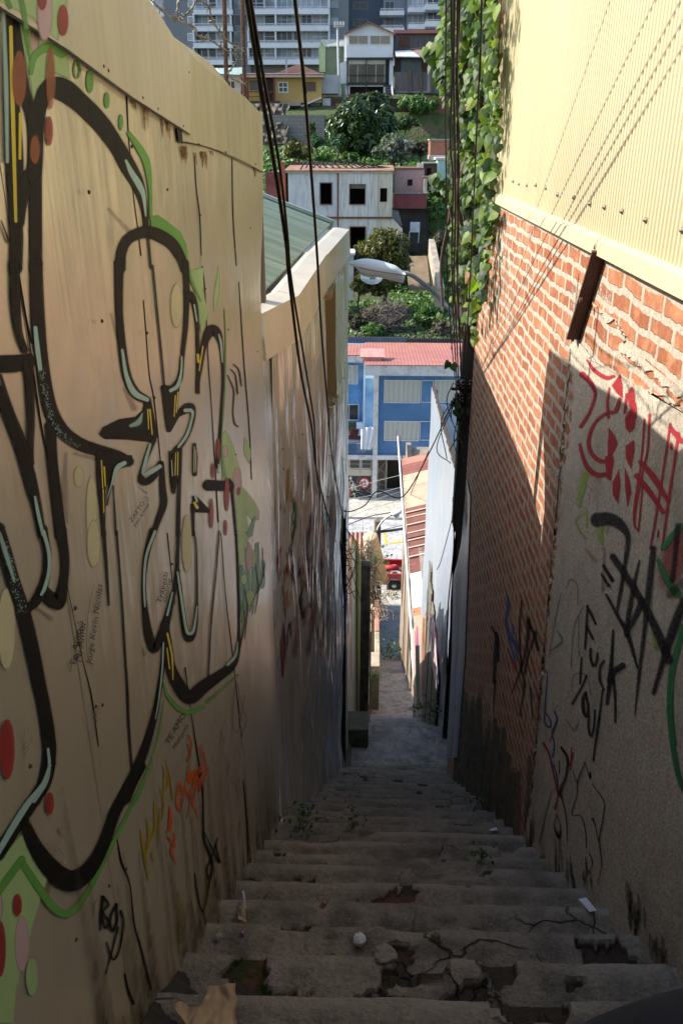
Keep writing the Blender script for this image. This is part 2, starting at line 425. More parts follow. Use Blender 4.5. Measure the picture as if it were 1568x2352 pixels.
MSH2 = sheetmat('crumpled_sheet_metal', (.72, .69, .63), (.66, .71, .78), .2, .17, 1., .6, True, .36)
MBLK = mat('gap_shade_black', (.012, .011, .010), .8)  # flat black that paints the dark of open gaps and laps
MRUST = mat('rusted_steel', (.11, .045, .022), .8, 0, .4, 9, .4, 60)
wall = T('sheet_metal_wall', 'tall cream sheet metal wall on the left covered by a huge black-outlined graffiti mural', 'wall', (XL, 1.5, -3))
def topz(y): return float(np.interp(y, [-2, 1.1, 1.25, 1.38, 2.29, 3.1, 4.5], [3.4, 3.4, .8, .62, .30, .27, .10]))  # unseen near stretch raised high to block sun and sky
def yl_(x, y): return PX(x, y, XL).y
seamY = [yl_(57, 710), yl_(291, 211), yl_(447, 363), yl_(533, 367)]
def panel(y0, y1, k):
    m = MB(); n = 12
    def f(u, v):
        y = y0+(y1-y0)*u; zt = min(topz(y)-.04, .3) if y > 1.25 else topz(y); zb = gz(y)-.5
        if y1 > 4.4: y = y0+(y1-.27*smooth(-.2, -.72, zb+(zt-zb)*v)-y0)*u
        return (XL-.0006-.0009*(k % 2), y, zb+(zt-zb)*v)
    m.grid(f, n if y0 > 1.2 else 60, 40); return m.build('panel', MSH1, wall, True)
yy = [-1.6, .15]+seamY+[4.45]
for k in range(len(yy)-1): panel(yy[k]-.005, yy[k+1]+(.005 if k < len(yy)-2 else -.003), k)
m = MB()                                        # timber frame behind the sheets
for q in yy: m.box((XL-.09, q-.04, gz(q)-.4), (XL-.012, q+.04, min(topz(q), .3)-.06))
m.box((XL-.09, -1.6, -1.0), (XL-.012, 4.42, -.92)); m.build('timber_frame', mat('old_timber', (.13, .09, .06), .85, sc=(1, 1, .2)), wall)
m = MB()                                        # ragged laps between sheets
def seam(crop, pts, wd): m.n = 0; return crom([(*cpx(crop, *p), wd) for p in pts], 5)
fs = Film(XL, .0002)
for crop, pts in (('A', [(745, 540, 9), (752, 700, 6), (762, 850, 5), (785, 1130, 4), (810, 1330, 4), (830, 1500, 6)]),
                  ('B', [(845, 200, 5), (860, 390, 5), (880, 640, 5), (905, 770, 6), (935, 1040, 5), (965, 1350, 4)]), ('C', [(985, 0, 5), (1003, 170, 4), (1030, 420, 3)]),
                  ('C', [(1090, 790, 6), (1120, 1020, 3), (1155, 1250, 6), (1185, 1450, 7)]), ('E', [(1165, 0, 8), (1195, 160, 5), (1200, 380, 6), (1235, 500, 5)]),
                  ('B', [(130, 150, 7), (180, 470, 5), (235, 870, 7), (290, 1170, 4), (330, 1430, 6)]), ('C', [(345, 0, 5), (400, 320, 3), (490, 750, 3), (540, 960, 7), (580, 1250, 5)]),
                  ('E', [(690, 400, 3), (715, 540, 12), (765, 670, 6), (790, 900, 8), (830, 1050, 10), (885, 1280, 16)]), ('E', [(735, 1200, 8), (755, 1290, 10), (785, 1370, 16)]),
                  ('A', [(1145, 920, 4), (1155, 1100, 4), (1175, 1270, 6), (1185, 1500, 4)]), ('B', [(1190, 0, 5), (1205, 130, 5), (1220, 420, 4), (1230, 620, 4), (1250, 900, 3), (1285, 1500, 5)]),
                  ('A', [(1365, 930, 5), (1370, 1260, 6), (1390, 1560, 5)]), ('B', [(1405, 90, 4), (1435, 560, 5), (1465, 930, 5), (1480, 1250, 4)]),
                  ('A', [(85, 1350, 6), (105, 1500, 14), (112, 1568, 10)]), ('B', [(105, 0, 10), (150, 270, 9), (190, 450, 6)]),
                  ('C', [(1300, 0, 3), (1330, 400, 3), (1360, 640, 5), (1420, 1200, 4)]), ('E', [(1430, 60, 6), (1450, 280, 7), (1460, 470, 6)])):
    fs.stroke(crop, [(p[0], p[1], p[2]*1.35) for p in pts], 1.2)
fs.build('seam', paintmat('dark_open_seam', (.01, .009, .008), .9), wall)
# top sheets
def outline(pts, X): return [PX(x, y, X) for x, y in pts]
m = MB(); pts = [(-330, -330), (60, -330), (240, -80), (340, 0), (352, 17), (368, 40), (398, 88), (432, 123), (437, 180), (435, 308), (300, 222), (150, 112), (0, 18), (-330, -250)]
m.prism(outline(pts, XL+.006), (.004, 0, 0)); m.build('top_sheet', MTOP, wall)
m = MB(); pts = [(418, 108), (455, 143), (500, 180), (560, 222), (601, 264), (603, 395), (560, 371), (500, 345), (455, 331), (411, 323), (411, 300)]
m.prism(outline(pts, XL+.001), (.004, 0, 0)); m.build('top_sheet', MTOP2, wall)
m = MB(); m.prism(outline([(406, 293), (417, 296), (420, 331), (410, 325)], XL+.0055), (.001, 0, 0)); m.build('lap_edge', MBLK, wall)
fr = Film(XL, .0105)
for p in ([(0, 20, 4), (150, 114, 3), (300, 224, 2.5), (435, 309, 2)], ): fr.stroke('D', p, 1)
fr.X = XL+.0055
fr.stroke('D', [(411, 325, 2), (455, 333, 1.6), (500, 347, 1.6), (603, 396, 1.5)], 1); fr.build('lap_edge', MBLK, wall)
# rust runs
fr = Film(XL, .0003)
for x, y, w_, l in ((845, 560, 60, 220), (970, 690, 60, 120), (1090, 870, 70, 90), (1185, 900, 60, 90), (780, 590, 40, 70), (1145, 900, 16, 80), (1240, 890, 20, 30), (1500, 985, 25, 60)):
    for q in range(5):
        xx = x+random.uniform(-.4, .4)*w_; fr.stroke('A', [(xx, y, w_*.35), (xx+6, y+l*.5, w_*.22), (xx+8, y+l*random.uniform(.7, 1.1), 2)], 5, .75)
fr.build('rust_run', paintmat('rust_stain', (.20, .095, .03), .8, .9, 55, .8), wall)
nail0 = None
for crop, x, y in (('A', 605, 390), ('A', 632, 415), ('A', 835, 575), ('A', 925, 640), ('A', 1075, 740), ('A', 1108, 425), ('A', 1168, 850), ('A', 1327, 895), ('A', 1500, 965), ('A', 982, 1115),
                   ('A', 520, 1130), ('A', 772, 862), ('A', 1175, 1265), ('A', 1470, 1340), ('B', 597, 320), ('B', 862, 390), ('B', 905, 770), ('B', 1205, 130), ('B', 1340, 370), ('B', 1512, 500),
                   ('C', 440, 440), ('C', 175, 1370), ('C', 600, 1010), ('C', 562, 1018), ('E', 445, 995), ('E', 640, 680), ('C', 1010, 180), ('B', 1385, 1105), ('A', 1490, 110), ('E', 740, 580)):
    p = PX(*cpx(crop, x, y), XL+.008)
    if nail0 is None:
        mm = MB(); mm.lathe(p, [(.0042, 0), (.0038, .002), (.002, .004)], 8, 'X'); nail0 = mm.build('nail', MRUST, wall); n0 = p.copy()
    else:
        q = nail0.copy(); COL.objects.link(q); q.parent = wall; q.location = p-n0
# ------------------------------------------------------------------ the mural
L1, L2, L3, L4, L5 = .0004, .0008, .0012, .0017, .0021
PB = paintmat('black_spray_paint', (.011, .0095, .008), .6, .25, 25); PBl = paintmat('pale_blue_paint', (.33, .50, .50), .4); PY_ = paintmat('yellow_paint', (.62, .50, .05), .4)
PG = paintmat('green_paint', (.12, .33, .07), .4); PLG = paintmat('mint_green_paint', (.36, .52, .25), .42); PR = paintmat('dark_red_paint', (.30, .035, .03), .42)
PLI = paintmat('lilac_paint', (.50, .36, .40), .45); POL = paintmat('pale_olive_paint', (.52, .50, .34), .45); PBR = paintmat('rust_red_paint', (.34, .11, .055), .45, fade=.85)
f = Film(XL, L1)                               # mint fills
f.area('A', [(80, 0), (400, 0), (395, 180), (420, 430), (420, 470), (330, 440), (260, 470), (205, 650), (165, 450), (110, 200)], 10)
f.area('E', [(-40, 560), (130, 375), (205, 500), (285, 630), (245, 740), (200, 900), (170, 1010), (95, 1300), (80, 1491), (-60, 1491)], 3)
f.area('B', [(1110, 20), (1195, 0), (1200, 150), (1230, 280), (1185, 400), (1165, 300), (1140, 120)], 4).stroke('B', [(1290, 0, 8), (1275, 160, 30), (1260, 260, 8)], 4)
f.area('B', [(1300, 990), (1325, 960), (1345, 985), (1375, 1050), (1395, 1130), (1420, 1200), (1425, 1290), (1500, 1380), (1528, 1440), (1525, 1490), (1490, 1500), (1450, 1460), (1470, 1568), (1395, 1568), (1365, 1270), (1300, 1250), (1310, 1120)], 4)
f.stroke('B', [(1440, 1010, 10), (1455, 1090, 45), (1465, 1150, 10)], 3)
f.area('C', [(1390, 0), (1470, 0), (1460, 60), (1430, 200), (1405, 200)], 3)
f.build('mural_fill', PLG, wall)
f = Film(XL, L1+.0003); [f.stroke('C', [(1408+q*19+random.uniform(-5, 5), 60+random.uniform(0, 160)-q*6, 8), (1415+q*17+random.uniform(-8, 8), 300, random.uniform(14, 26)), (1410+q*15, 520-q*22+random.uniform(-60, 90), 8)], 2.5) for q in range(9)]; f.stroke('C', [(1420, 200, 20), (1450, 330, 34), (1425, 520, 14)], 3).stroke('B', [(1500, 1470, 10), (1470, 1568, 40)], 3)
f.build('mural_fill', paintmat('deep_green_paint', (.03, .20, .05), .35), wall)
f = Film(XL, L2)
f.spot('A', 265, 70, 45, 170, 8); f.spot('A', 205, 240, 25, 70, 6); f.spot('E', 130, 1020, 40, 165); f.spot('E', -5, 800, 20, 90, 6); f.spot('B', 1395, 1260, 25, 80); f.spot('B', 1325, 1085, 16, 35)
f.spot('C', 1465, 140, 20, 80); f.build('mural_spot', PLI, wall)
f = Film(XL, L2); f.spot('C', 1435, 270, 18, 30, 2); f.spot('C', 1472, 380, 24, 45, 2); f.spot('C', 1490, 150, 14, 50, 2); f.spot('E', 190, 1215, 36, 110)
f.build('mural_spot', PLG, wall)
f = Film(XL, L1); f.spot('B', 465, 1235, 28, 62); f.spot('B', 540, 1430, 32, 200, 4); f.spot('C', 552, 60, 38, 140, 4); f.spot('C', 40, 560, 52, 240, 5); f.spot('B', 1040, 230, 36, 130, 5); f.spot('C', 1100, 60, 30, 170, 4)
f.build('mural_spot', POL, wall)
# outlines in black
f = Film(XL, L3); S = f.stroke
S('A', [(215, 1575, 78), (213, 1000, 78), (225, 720, 82), (255, 570, 95), (310, 515, 125), (380, 530, 140), (470, 600, 120), (590, 720, 112), (690, 860, 95), (760, 985, 98), (815, 1090, 78), (852, 1220, 42), (864, 1360, 28)])
S('B', [(215, -10, 78), (222, 200, 85), (232, 400, 88), (250, 560, 82), (280, 760, 84), (320, 890, 90), (390, 985, 82), (490, 1050, 78), (600, 1085, 70), (700, 1115, 66), (765, 1145, 46)], )
S('B', [(590, 1100, 50), (596, 1250, 52), (604, 1400, 36), (612, 1575, 20)]); S('C', [(612, -10, 20), (628, 200, 17), (642, 420, 8)]); S('B', [(630, 1110, 60), (640, 1180, 60), (690, 1160, 60), (755, 1148, 54)]); S('B', [(665, 1200, 40), (648, 1290, 18), (632, 1400, 8)])
f.area('B', [(570, 1100), (780, 1108), (785, 1160), (700, 1175), (650, 1240), (615, 1330), (580, 1250)], 1)
S('A', [(48, 30, 50), (60, 300, 70), (75, 600, 90), (90, 950, 110), (95, 1250, 84), (103, 1400, 78), (98, 1575, 76)]); S('A', [(100, 120, 30), (140, 500, 70), (190, 680, 70), (212, 830, 90), (205, 1000, 90), (160, 1060, 90), (130, 1200, 70), (110, 1300, 80)])
S('A', [(20, 0, 20), (40, 60, 40)])
S('A', [(10, 1300, 6), (55, 1420, 14)])
S('B', [(88, -10, 60), (98, 250, 58), (118, 400, 44), (150, 490, 40)]); S('B', [(-10, 572, 108), (90, 570, 108), (165, 555, 92)]); S('B', [(150, 560, 40), (175, 650, 55), (185, 900, 46), (180, 1070, 44), (180, 1150, 50)])
S('B', [(-10, 730, 70), (60, 900, 62), (120, 1060, 64), (165, 1190, 78), (195, 1310, 74), (225, 1430, 56), (250, 1575, 48)]); S('C', [(255, -20, 56), (278, 100, 46), (278, 200, 46), (262, 300, 56), (220, 390, 60), (170, 440, 50)])
S('B', [(5, 640, 20), (60, 810, 22), (120, 960, 24), (165, 1080, 36)])
S('B', [(300, 940, 66), (312, 1150, 64), (335, 1350, 66), (362, 1575, 68)]); S('C', [(362, -10, 68), (385, 150, 52), (375, 300, 56), (345, 400, 92), (300, 375, 76), (265, 330, 50)]); S('C', [(345, 420, 56), (290, 390, 60), (240, 340, 50)])
S('C', [(-10, -20, 90), (35, 120, 84), (80, 280, 84), (130, 430, 86), (165, 560, 88), (200, 720, 88), (232, 880, 84), (262, 1020, 80), (285, 1170, 84), (294, 1300, 82), (265, 1460, 78), (210, 1560, 72)])
S('E', [(300, -40, 60), (270, 70, 66), (200, 180, 74), (100, 330, 74), (-10, 490, 84)]); S('E', [(150, 310, 60), (200, 430, 88), (270, 540, 112), (350, 620, 130), (420, 650, 134), (500, 610, 108), (570, 520, 84), (625, 400, 74), (680, 240, 70), (760, 100, 68), (830, -20, 60)])
S('C', [(735, 1550, 84), (800, 1400, 64), (855, 1260, 52), (905, 1090, 40), (938, 920, 30), (958, 760, 24), (964, 640, 14)])
S('A', [(712, 1575, 60), (716, 1490, 62), (748, 1415, 64), (810, 1375, 70), (880, 1365, 76), (950, 1390, 78), (1020, 1440, 70), (1068, 1520, 56), (1085, 1580, 42)])
S('B', [(1092, -20, 40), (1100, 150, 34), (1094, 350, 28), (1080, 480, 22), (1072, 580, 22), (1058, 660, 30), (1015, 715, 40), (965, 712, 30)]); S('B', [(703, -20, 58), (703, 250, 46), (722, 480, 50), (748, 640, 54), (795, 740, 60), (865, 785, 46)])
S('B', [(1120, 170, 52), (1145, 215, 34), (1160, 320, 22), (1165, 480, 20), (1168, 740, 16)]); S('B', [(1155, 740, 6), (1172, 620, 30), (1192, 500, 34), (1215, 420, 46), (1245, 375, 70), (1280, 395, 52), (1303, 480, 24), (1312, 650, 14), (1302, 850, 14), (1290, 1050, 18), (1278, 1170, 28)])
f.area('B', [(585, 985), (605, 945), (700, 895), (800, 880), (845, 840), (850, 800), (890, 775), (905, 850), (935, 1000), (900, 1035), (760, 1020), (620, 1015)], 2)
f.area('B', [(948, 700), (1000, 705), (1060, 690), (1045, 850), (1110, 800), (1140, 820), (1120, 860), (1060, 880), (1005, 975), (985, 975), (965, 860)], 2)
S('B', [(1060, 870, 16), (1085, 825, 26), (1130, 820, 30), (1142, 880, 18), (1115, 975, 18), (1070, 1050, 24), (1035, 1085, 40), (1032, 1200, 62), (1022, 1320, 18)]); S('B', [(1003, 1090, 12), (1012, 1240, 16), (1025, 1330, 10)])
S('B', [(905, 1020, 30), (870, 1110, 24), (838, 1200, 24), (835, 1255, 44), (870, 1262, 40), (920, 1215, 38), (950, 1150, 26), (958, 1290, 38), (965, 1390, 44), (938, 1475, 36), (900, 1580, 30)])
S('C', [(900, -10, 42), (865, 120, 34), (848, 280, 24), (853, 430, 32), (875, 590, 54), (905, 685, 46), (945, 610, 50), (980, 520, 48), (1012, 390, 30), (1040, 270, 22), (1048, 100, 18), (1052, -10, 18)]); S('B', [(1062, 1080, 22), (1056, 1300, 20), (1050, 1575, 20)])
S('C', [(1045, 220, 22), (1065, 380, 26), (1088, 560, 36), (1115, 620, 42), (1148, 565, 24), (1160, 420, 12), (1156, 100, 7), (1142, -10, 7)]); S('B', [(1137, 1580, 7), (1132, 1400, 10)])
S('C', [(972, 540, 50), (985, 660, 60), (1005, 790, 66), (1050, 890, 80), (1115, 965, 84), (1200, 900, 78), (1300, 830, 60), (1360, 785, 48), (1400, 700, 22), (1406, 500, 12), (1398, 200, 10), (1388, -10, 10)]); S('B', [(1388, 1575, 10), (1362, 1300, 14), (1350, 1255, 16)])
S('B', [(1230, 1285, 66), (1345, 1290, 62)]); f.area('B', [(1135, 1345), (1160, 1350), (1245, 1440), (1240, 1450), (1140, 1445)], 1); S('B', [(1140, 1400, 8), (1142, 1575, 6)]); S('B', [(1145, 1045, 16), (1150, 1120, 24), (1148, 1220, 22)])
S('A', [(872, 1380, 10), (890, 1575, 10)], 1.5); S('B', [(900, -5, 9), (925, 250, 9), (945, 450, 9), (968, 700, 9)], 1.5)
S('C', [(688, -10, 10), (715, 350, 10), (740, 750, 10), (752, 950, 13), (760, 1150, 12), (780, 1420, 10)], 1.5); S('B', [(668, 1290, 5), (685, 1575, 8)], 1.5); S('C', [(1290, -10, 6), (1270, 250, 6), (1245, 500, 7), (1225, 850, 6)], 1.5)
for q in ([(608, 745, 18), (640, 790, 14), (605, 830, 14), (640, 890, 14), (625, 925, 15), (598, 860, 15), (608, 745, 15)], [(600, 830, 13), (593, 935, 8)], [(685, 790, 14), (655, 850, 13), (650, 915, 15), (668, 940, 18), (690, 880, 13), (685, 790, 14)],
          [(712, 830, 13), (728, 900, 10), (705, 1050, 9), (672, 1112, 10), (650, 1080, 11), (628, 1010, 5)], [(695, 925, 12), (665, 1045, 9), (625, 1195, 4)]): S('E', q, 2)
S('E', [(1195, 90, 4), (1200, 380, 8), (1225, 470, 14), (1250, 560, 12), (1230, 640, 18), (1218, 580, 8), (1245, 510, 8), (1280, 400, 6)], 1.5); S('E', [(1232, 650, 12), (1195, 830, 9), (1160, 720, 7), (1147, 610, 4)], 1.5); S('E', [(1205, 370, 4), (1290, 545, 10), (1270, 440, 6)], 1.5); S('E', [(1195, 830, 8), (1212, 900, 4)], 1.5)
S('B', [(1358, 605, 3), (1385, 640, 5), (1398, 745, 6)], 1); S('B', [(1375, 575, 4), (1405, 610, 6), (1420, 700, 4)], 1); S('B', [(1340, 640, 3), (1375, 730, 5), (1370, 850, 4), (1380, 920, 6), (1400, 940, 4)], 1)
f.build('mural_outline', PB, wall)
fh = Film(XL, L2+.0003)
for crop, pts in f.log: fh.stroke(crop, [(p[0], p[1], p[2]+9) for p in pts], 6.5, .42)
fh.build('mural_overspray', paintmat('brown_black_overspray', (.035, .025, .018), .7, .5, 30), wall)
f = Film(XL, L4); S = f.stroke                  # pale blue highlights
S('A', [(742, 945, 16), (775, 1015, 34), (815, 1080, 40), (845, 1150, 28), (858, 1270, 8)], 2); S('B', [(210, 360, 24), (222, 480, 30), (238, 600, 26)], 2); S('B', [(720, 490, 16), (745, 640, 26), (790, 740, 38), (865, 782, 26)], 2)
for i in range(240):
    t = random.random(); P = [(240, 600), (262, 720), (285, 820), (320, 920), (380, 1000), (470, 1062)]; q = crom([(*p, 1) for p in P], 20); p = q[int(t*(len(q)-1))]; f.spot('B', p[0]+random.gauss(0, 9), p[1]+random.gauss(0, 9), random.uniform(1, 4.2), random.uniform(1, 4.2), .6, .8, n=6)
for i in range(200):
    t = random.random(); P = [(15, 40), (60, 170), (95, 320), (125, 460)]; q = crom([(*p, 1) for p in P], 20); p = q[int(t*(len(q)-1))]; f.spot('C', p[0]+random.gauss(0, 14), p[1]+random.gauss(0, 12), random.uniform(1, 5), random.uniform(1, 6), .6, .7, n=6)
S('C', [(0, 0, 20), (40, 130, 30), (85, 280, 16)], 8, .75)
S('B', [(1070, 530, 10), (1066, 620, 14), (1045, 700, 24), (1005, 728, 22)], 2); S('B', [(1143, 225, 10), (1158, 320, 10)], 1); S('B', [(1287, 400, 10), (1300, 450, 16), (1308, 560, 8)], 1); S('B', [(838, 865, 8), (815, 915, 34), (770, 935, 20)], 6, .8)
S('B', [(885, 1045, 14), (858, 1140, 22), (846, 1215, 28), (880, 1210, 32), (940, 1175, 26)], 2); S('B', [(733, 1155, 26), (690, 1185, 30), (660, 1270, 10), (632, 1360, 5)], 2); S('B', [(1090, 845, 22), (1128, 848, 22), (1130, 890, 14), (1100, 990, 18), (1050, 1060, 14)], 2)
S('B', [(1010, 1140, 7), (1015, 1230, 7)], 1); S('B', [(1143, 1060, 7), (1141, 1210, 6)], 1); S('B', [(1285, 1165, 10), (1290, 1210, 10)], 1); S('B', [(208, 1355, 16), (228, 1460, 22), (255, 1575, 20)], 2); S('C', [(258, -10, 24), (288, 110, 22), (290, 220, 22), (265, 320, 24), (245, 360, 16)], 2)
S('C', [(285, 1270, 16), (292, 1370, 20), (270, 1470, 22), (200, 1570, 32)], 2); S('E', [(295, -30, 18), (255, 80, 26), (170, 190, 36), (80, 330, 40), (-10, 485, 34)], 2); S('C', [(912, -10, 18), (862, 130, 17), (848, 280, 14), (853, 430, 10)], 1.5); S('C', [(1015, 350, 12), (985, 480, 14)], 1.5)
S('C', [(1045, 230, 12), (1070, 400, 16), (1095, 560, 18), (1115, 590, 20), (1140, 565, 18), (1160, 430, 8)], 1.5); S('C', [(962, 645, 10), (955, 800, 10), (935, 980, 9), (915, 1090, 6)], 1.5); S('C', [(1340, 772, 18), (1385, 720, 18), (1400, 640, 6)], 1.5); S('A', [(22, 60, 22), (38, 500, 28), (45, 950, 20)], 4, .85)
S('B', [(1150, 1350, 16), (1158, 1380, 14)], 1)
f.build('mural_highlight', PBl, wall)
f = Film(XL, L4); S = f.stroke
S('A', [(65, 160, 22), (76, 600, 26), (95, 1300, 20)], 2); S('A', [(122, 670, 20), (119, 930, 18)], 2)
for q in ([(870, 840, 8), (875, 955, 5)], [(883, 840, 9), (896, 985, 7)], [(1032, 760, 8), (1025, 880, 6)], [(1048, 740, 9), (1038, 855, 7)], [(598, 1140, 8), (606, 1300, 7)], [(614, 1180, 11), (621, 1290, 8)], [(608, 1310, 8), (612, 1445, 7)], [(1164, 520, 18), (1168, 560, 14)], [(1194, 470, 9), (1172, 610, 8)],
          [(1035, 1095, 6), (1030, 1225, 7)], [(1048, 1090, 6), (1045, 1225, 7)], [(1153, 1080, 5), (1152, 1200, 5)], [(1145, 1390, 18), (1160, 1415, 20)]): S('B', q, 1)
S('C', [(985, 590, 12), (1012, 720, 13), (1018, 860, 7)], 1.5); S('C', [(983, 675, 8), (998, 795, 8)], 1.5)
f.build('mural_highlight', PY_, wall)
f = Film(XL, L2+.0004); S = f.stroke
S('A', [(760, 785, 26), (820, 870, 42), (865, 960, 44), (885, 1120, 22), (890, 1280, 18)], 3); f.area('A', [(885, 1270), (930, 1262), (985, 1300), (1065, 1360), (1100, 1440), (1115, 1568), (1095, 1568), (1080, 1480), (1020, 1410), (960, 1360), (885, 1335)], 3); S('B', [(1105, -10, 18), (1130, 90, 16), (1180, 200, 10)], 2)
S('A', [(125, 0, 34), (155, 200, 32), (180, 350, 14)], 5, .8); S('A', [(185, 430, 22), (200, 340, 40), (250, 290, 52), (300, 280, 54), (365, 315, 50)], 4)
f.spot('A', 530, 480, 22, 68); f.spot('A', 630, 590, 16, 48); f.spot('A', 712, 720, 13, 48)
q = [(455+17*math.cos(a), 410+48*math.sin(a), 12) for a in np.linspace(0, 6.3, 14)]; S('A', q, 3)
S('C', [(962, 880, 8), (985, 950, 20), (1040, 1020, 28), (1110, 1052, 30), (1195, 1020, 22)], 2); S('C', [(963, 985, 6), (940, 1150, 9), (902, 1300, 12), (855, 1440, 15), (800, 1575, 18)], 1.5)
S('E', [(878, -5, 18), (800, 160, 22), (700, 360, 24), (600, 560, 26), (520, 715, 32), (445, 815, 42), (380, 842, 46), (310, 800, 50), (230, 690, 48), (130, 540, 44)], 2); S('E', [(130, 525, 46), (60, 620, 48), (-10, 715, 50)], 2)
S('C', [(1408, 700, 7), (1430, 560, 12), (1420, 400, 10)], 1.5); S('B', [(1320, 250, 6), (1328, 500, 8), (1320, 800, 6), (1305, 1010, 8), (1320, 1220, 18), (1355, 1260, 10)], 1.5); S('C', [(1220, 990, 24), (1300, 920, 16), (1400, 830, 10)], 3, .7)
f.build('mural_outline', PG, wall)
f = Film(XL, L5)
for q in (('A', 375, 120, 30, 92), ('A', 292, 770, 22, 88), ('A', 250, 0, 26, 60), ('C', 45, 1270, 44, 178), ('E', 295, 195, 25, 66), ('E', 105, 792, 27, 66), ('E', 5, 1050, 32, 165), ('B', 1245, 1450, 13, 90), ('B', 1284, 1070, 12, 60), ('B', 1255, 1200, 10, 46), ('B', 1335, 1340, 15, 100), ('B', 1328, 1535, 10, 46), ('B', 1404, 1320, 10, 24)):
    f.spot(*q, 3, .9)
f.build('mural_spot', PR, wall)
f = Film(XL, L5)
for q in (('A', 300, 460, 28, 185), ('A', 115, 460, 42, 165), ('A', 207, 880, 30, 85)): f.spot(*q, 5, .85)
f.build('mural_spot', PBR, wall)
f = Film(XL, .0003)                             # soft spray shading the painter left beside the outlines
for q in ([(390, 1100, 20), (380, 1300, 40), (395, 1500, 20)], [(730, 720, 20), (790, 830, 40)], [(440, 1100, 20), (560, 1130, 20)], [(655, 280, 16), (690, 420, 20)], [(820, 1300, 10), (860, 1330, 16)]): f.stroke('B', q, 12, .3)
f.stroke('C', [(220, 440, 20), (300, 500, 30)], 12, .4); f.stroke('E', [(300, 650, 30), (260, 740, 50)], 12, .4); f.stroke('A', [(640, 1230, 20), (760, 1360, 30)], 10, .25)
f.build('mural_overspray', paintmat('grey_overspray', (.10, .085, .07), .6, .3, 40), wall)
f = Film(XL, L3+.0005); [f.stroke('C', q, 2, .85) for q in ([(1440, 330, 6), (1455, 450, 9), (1440, 620, 5)], [(1500, 180, 6), (1520, 330, 9), (1500, 470, 5)], [(1475, 420, 5), (1530, 300, 8), (1560, 180, 4)], [(1425, 420, 5), (1440, 520, 10), (1410, 680, 6)], [(1545, 90, 5), (1552, 260, 7)])]; f.build('mural_outline', paintmat('dark_purple_paint', (.05, .03, .045), .5), wall)
XT = XL+.0103; f = Film(XT, 0); f.area('A', [(-20, -60), (420, -60), (400, 60), (350, 250), (200, 130), (80, 60), (-20, 0)], 14); f.build('mural_fill', PLG, wall)
f = Film(XT, .0004); f.stroke('A', [(118, -40, 34), (140, 60, 34), (158, 160, 30)], 4, .8); f.stroke('A', [(30, -40, 30), (60, 40, 30)], 4, .8); f.build('mural_outline', PG, wall)
f = Film(XT, .0008); f.spot('A', 265, 70, 45, 170, 8); f.build('mural_spot', PLI, wall)
f = Film(XT, .0012); f.spot('A', 373, 120, 32, 92, 3, .92); f.spot('A', 250, 0, 26, 60, 3, .92); f.build('mural_spot', PR, wall)
# small tags and scrawls
f = Film(XL, L5+.0006); S = f.stroke
f.text('Te Amo', (174, 1533), (4.2, -26), (22, 2)); f.text('Mi Amor', (188, 1523), (2.6, -26), (20, 2)); f.text('Jorge Kevin Nicolas', (211, 1526), (3.2, -23), (19, 2.5))
f.text('ZAETO ;)', (303, 1201), (9.5, -14), (13, 8)); f.text('you know', (311, 1212), (8.2, -13), (11, 6)); f.text('TE AMO', (388, 1712), (11, -19), (17, 9)); f.text('Honyron', (402, 1722), (9, -15), (15, 9)); f.text('Travesti', (371, 1388), (5, -22), (14, 3)); f.text('online', (383, 1385), (5, -22), (13, 3))
S('C', [(416, 815, 3), (425, 760, 4)], .8); S('C', [(482, 690, 2), (488, 560, 3), (480, 520, 3), (455, 530, 3)], .8); S('C', [(555, 300, 2), (520, 480, 2.5), (512, 700, 2.5), (550, 800, 2)], .8)
f.build('marker_scrawl', paintmat('black_marker', (.02, .018, .018), .5, fade=.85), wall)
f = Film(XL, L5); S = f.stroke
for q in ([(1110, 1190, 12), (1130, 1240, 8), (1100, 1340, 10), (1120, 1300, 7), (1105, 1240, 10)], [(1180, 1250, 12), (1190, 1330, 8), (1160, 1420, 12), (1200, 1360, 8)], [(1080, 1568, 8), (1110, 1400, 12), (1120, 1470, 10), (1150, 1400, 14), (1140, 1500, 10), (1180, 1440, 14), (1175, 1520, 8)],
          [(1045, 1540, 10), (1060, 1460, 12), (1075, 1540, 8)], [(1200, 1290, 8), (1220, 1390, 9), (1190, 1480, 8)]): S('C', q, 1.5)
for q in ([(1110, -20, 16), (1120, 60, 20), (1150, 0, 16), (1170, 80, 12), (1200, 0, 12)], [(1050, 90, 12), (1040, 180, 14), (1060, 240, 10), (1080, 160, 9), (1130, 130, 9), (1100, 280, 5)], [(1085, 100, 9), (1140, 200, 12), (1170, 300, 3)], [(1002, 210, 8), (1005, 280, 26), (1000, 340, 20), (975, 360, 5)], [(990, 390, 12), (1020, 440, 14), (1010, 475, 20), (1040, 560, 3)], [(1025, 360, 8), (1030, 450, 8)], [(1120, 120, 8), (1160, 60, 10), (1135, 210, 8)]): S('E', q, 1.5)
f.build('orange_scrawl', paintmat('orange_paint', (.62, .12, .03), .45, .3, 40), wall)
f = Film(XL, L5); S = f.stroke
for q in ([(830, 350, 10), (850, 480, 18), (875, 640, 8)], [(865, 280, 8), (880, 400, 22), (850, 520, 10)], [(910, 180, 8), (915, 330, 16), (890, 400, 10)], [(945, 220, 7), (935, 330, 10), (930, 450, 5)], [(970, 0, 10), (965, 200, 10), (955, 290, 5)], [(1000, 20, 7), (1015, 150, 8)], [(895, 490, 16), (905, 540, 4)]): S('E', q, 2)
for q in ([(975, 1330, 6), (1005, 1440, 8), (1020, 1568, 6)], [(960, 1370, 8), (990, 1460, 8), (960, 1540, 7)], [(940, 1500, 6), (960, 1568, 6)]): S('C', q, 1.5)
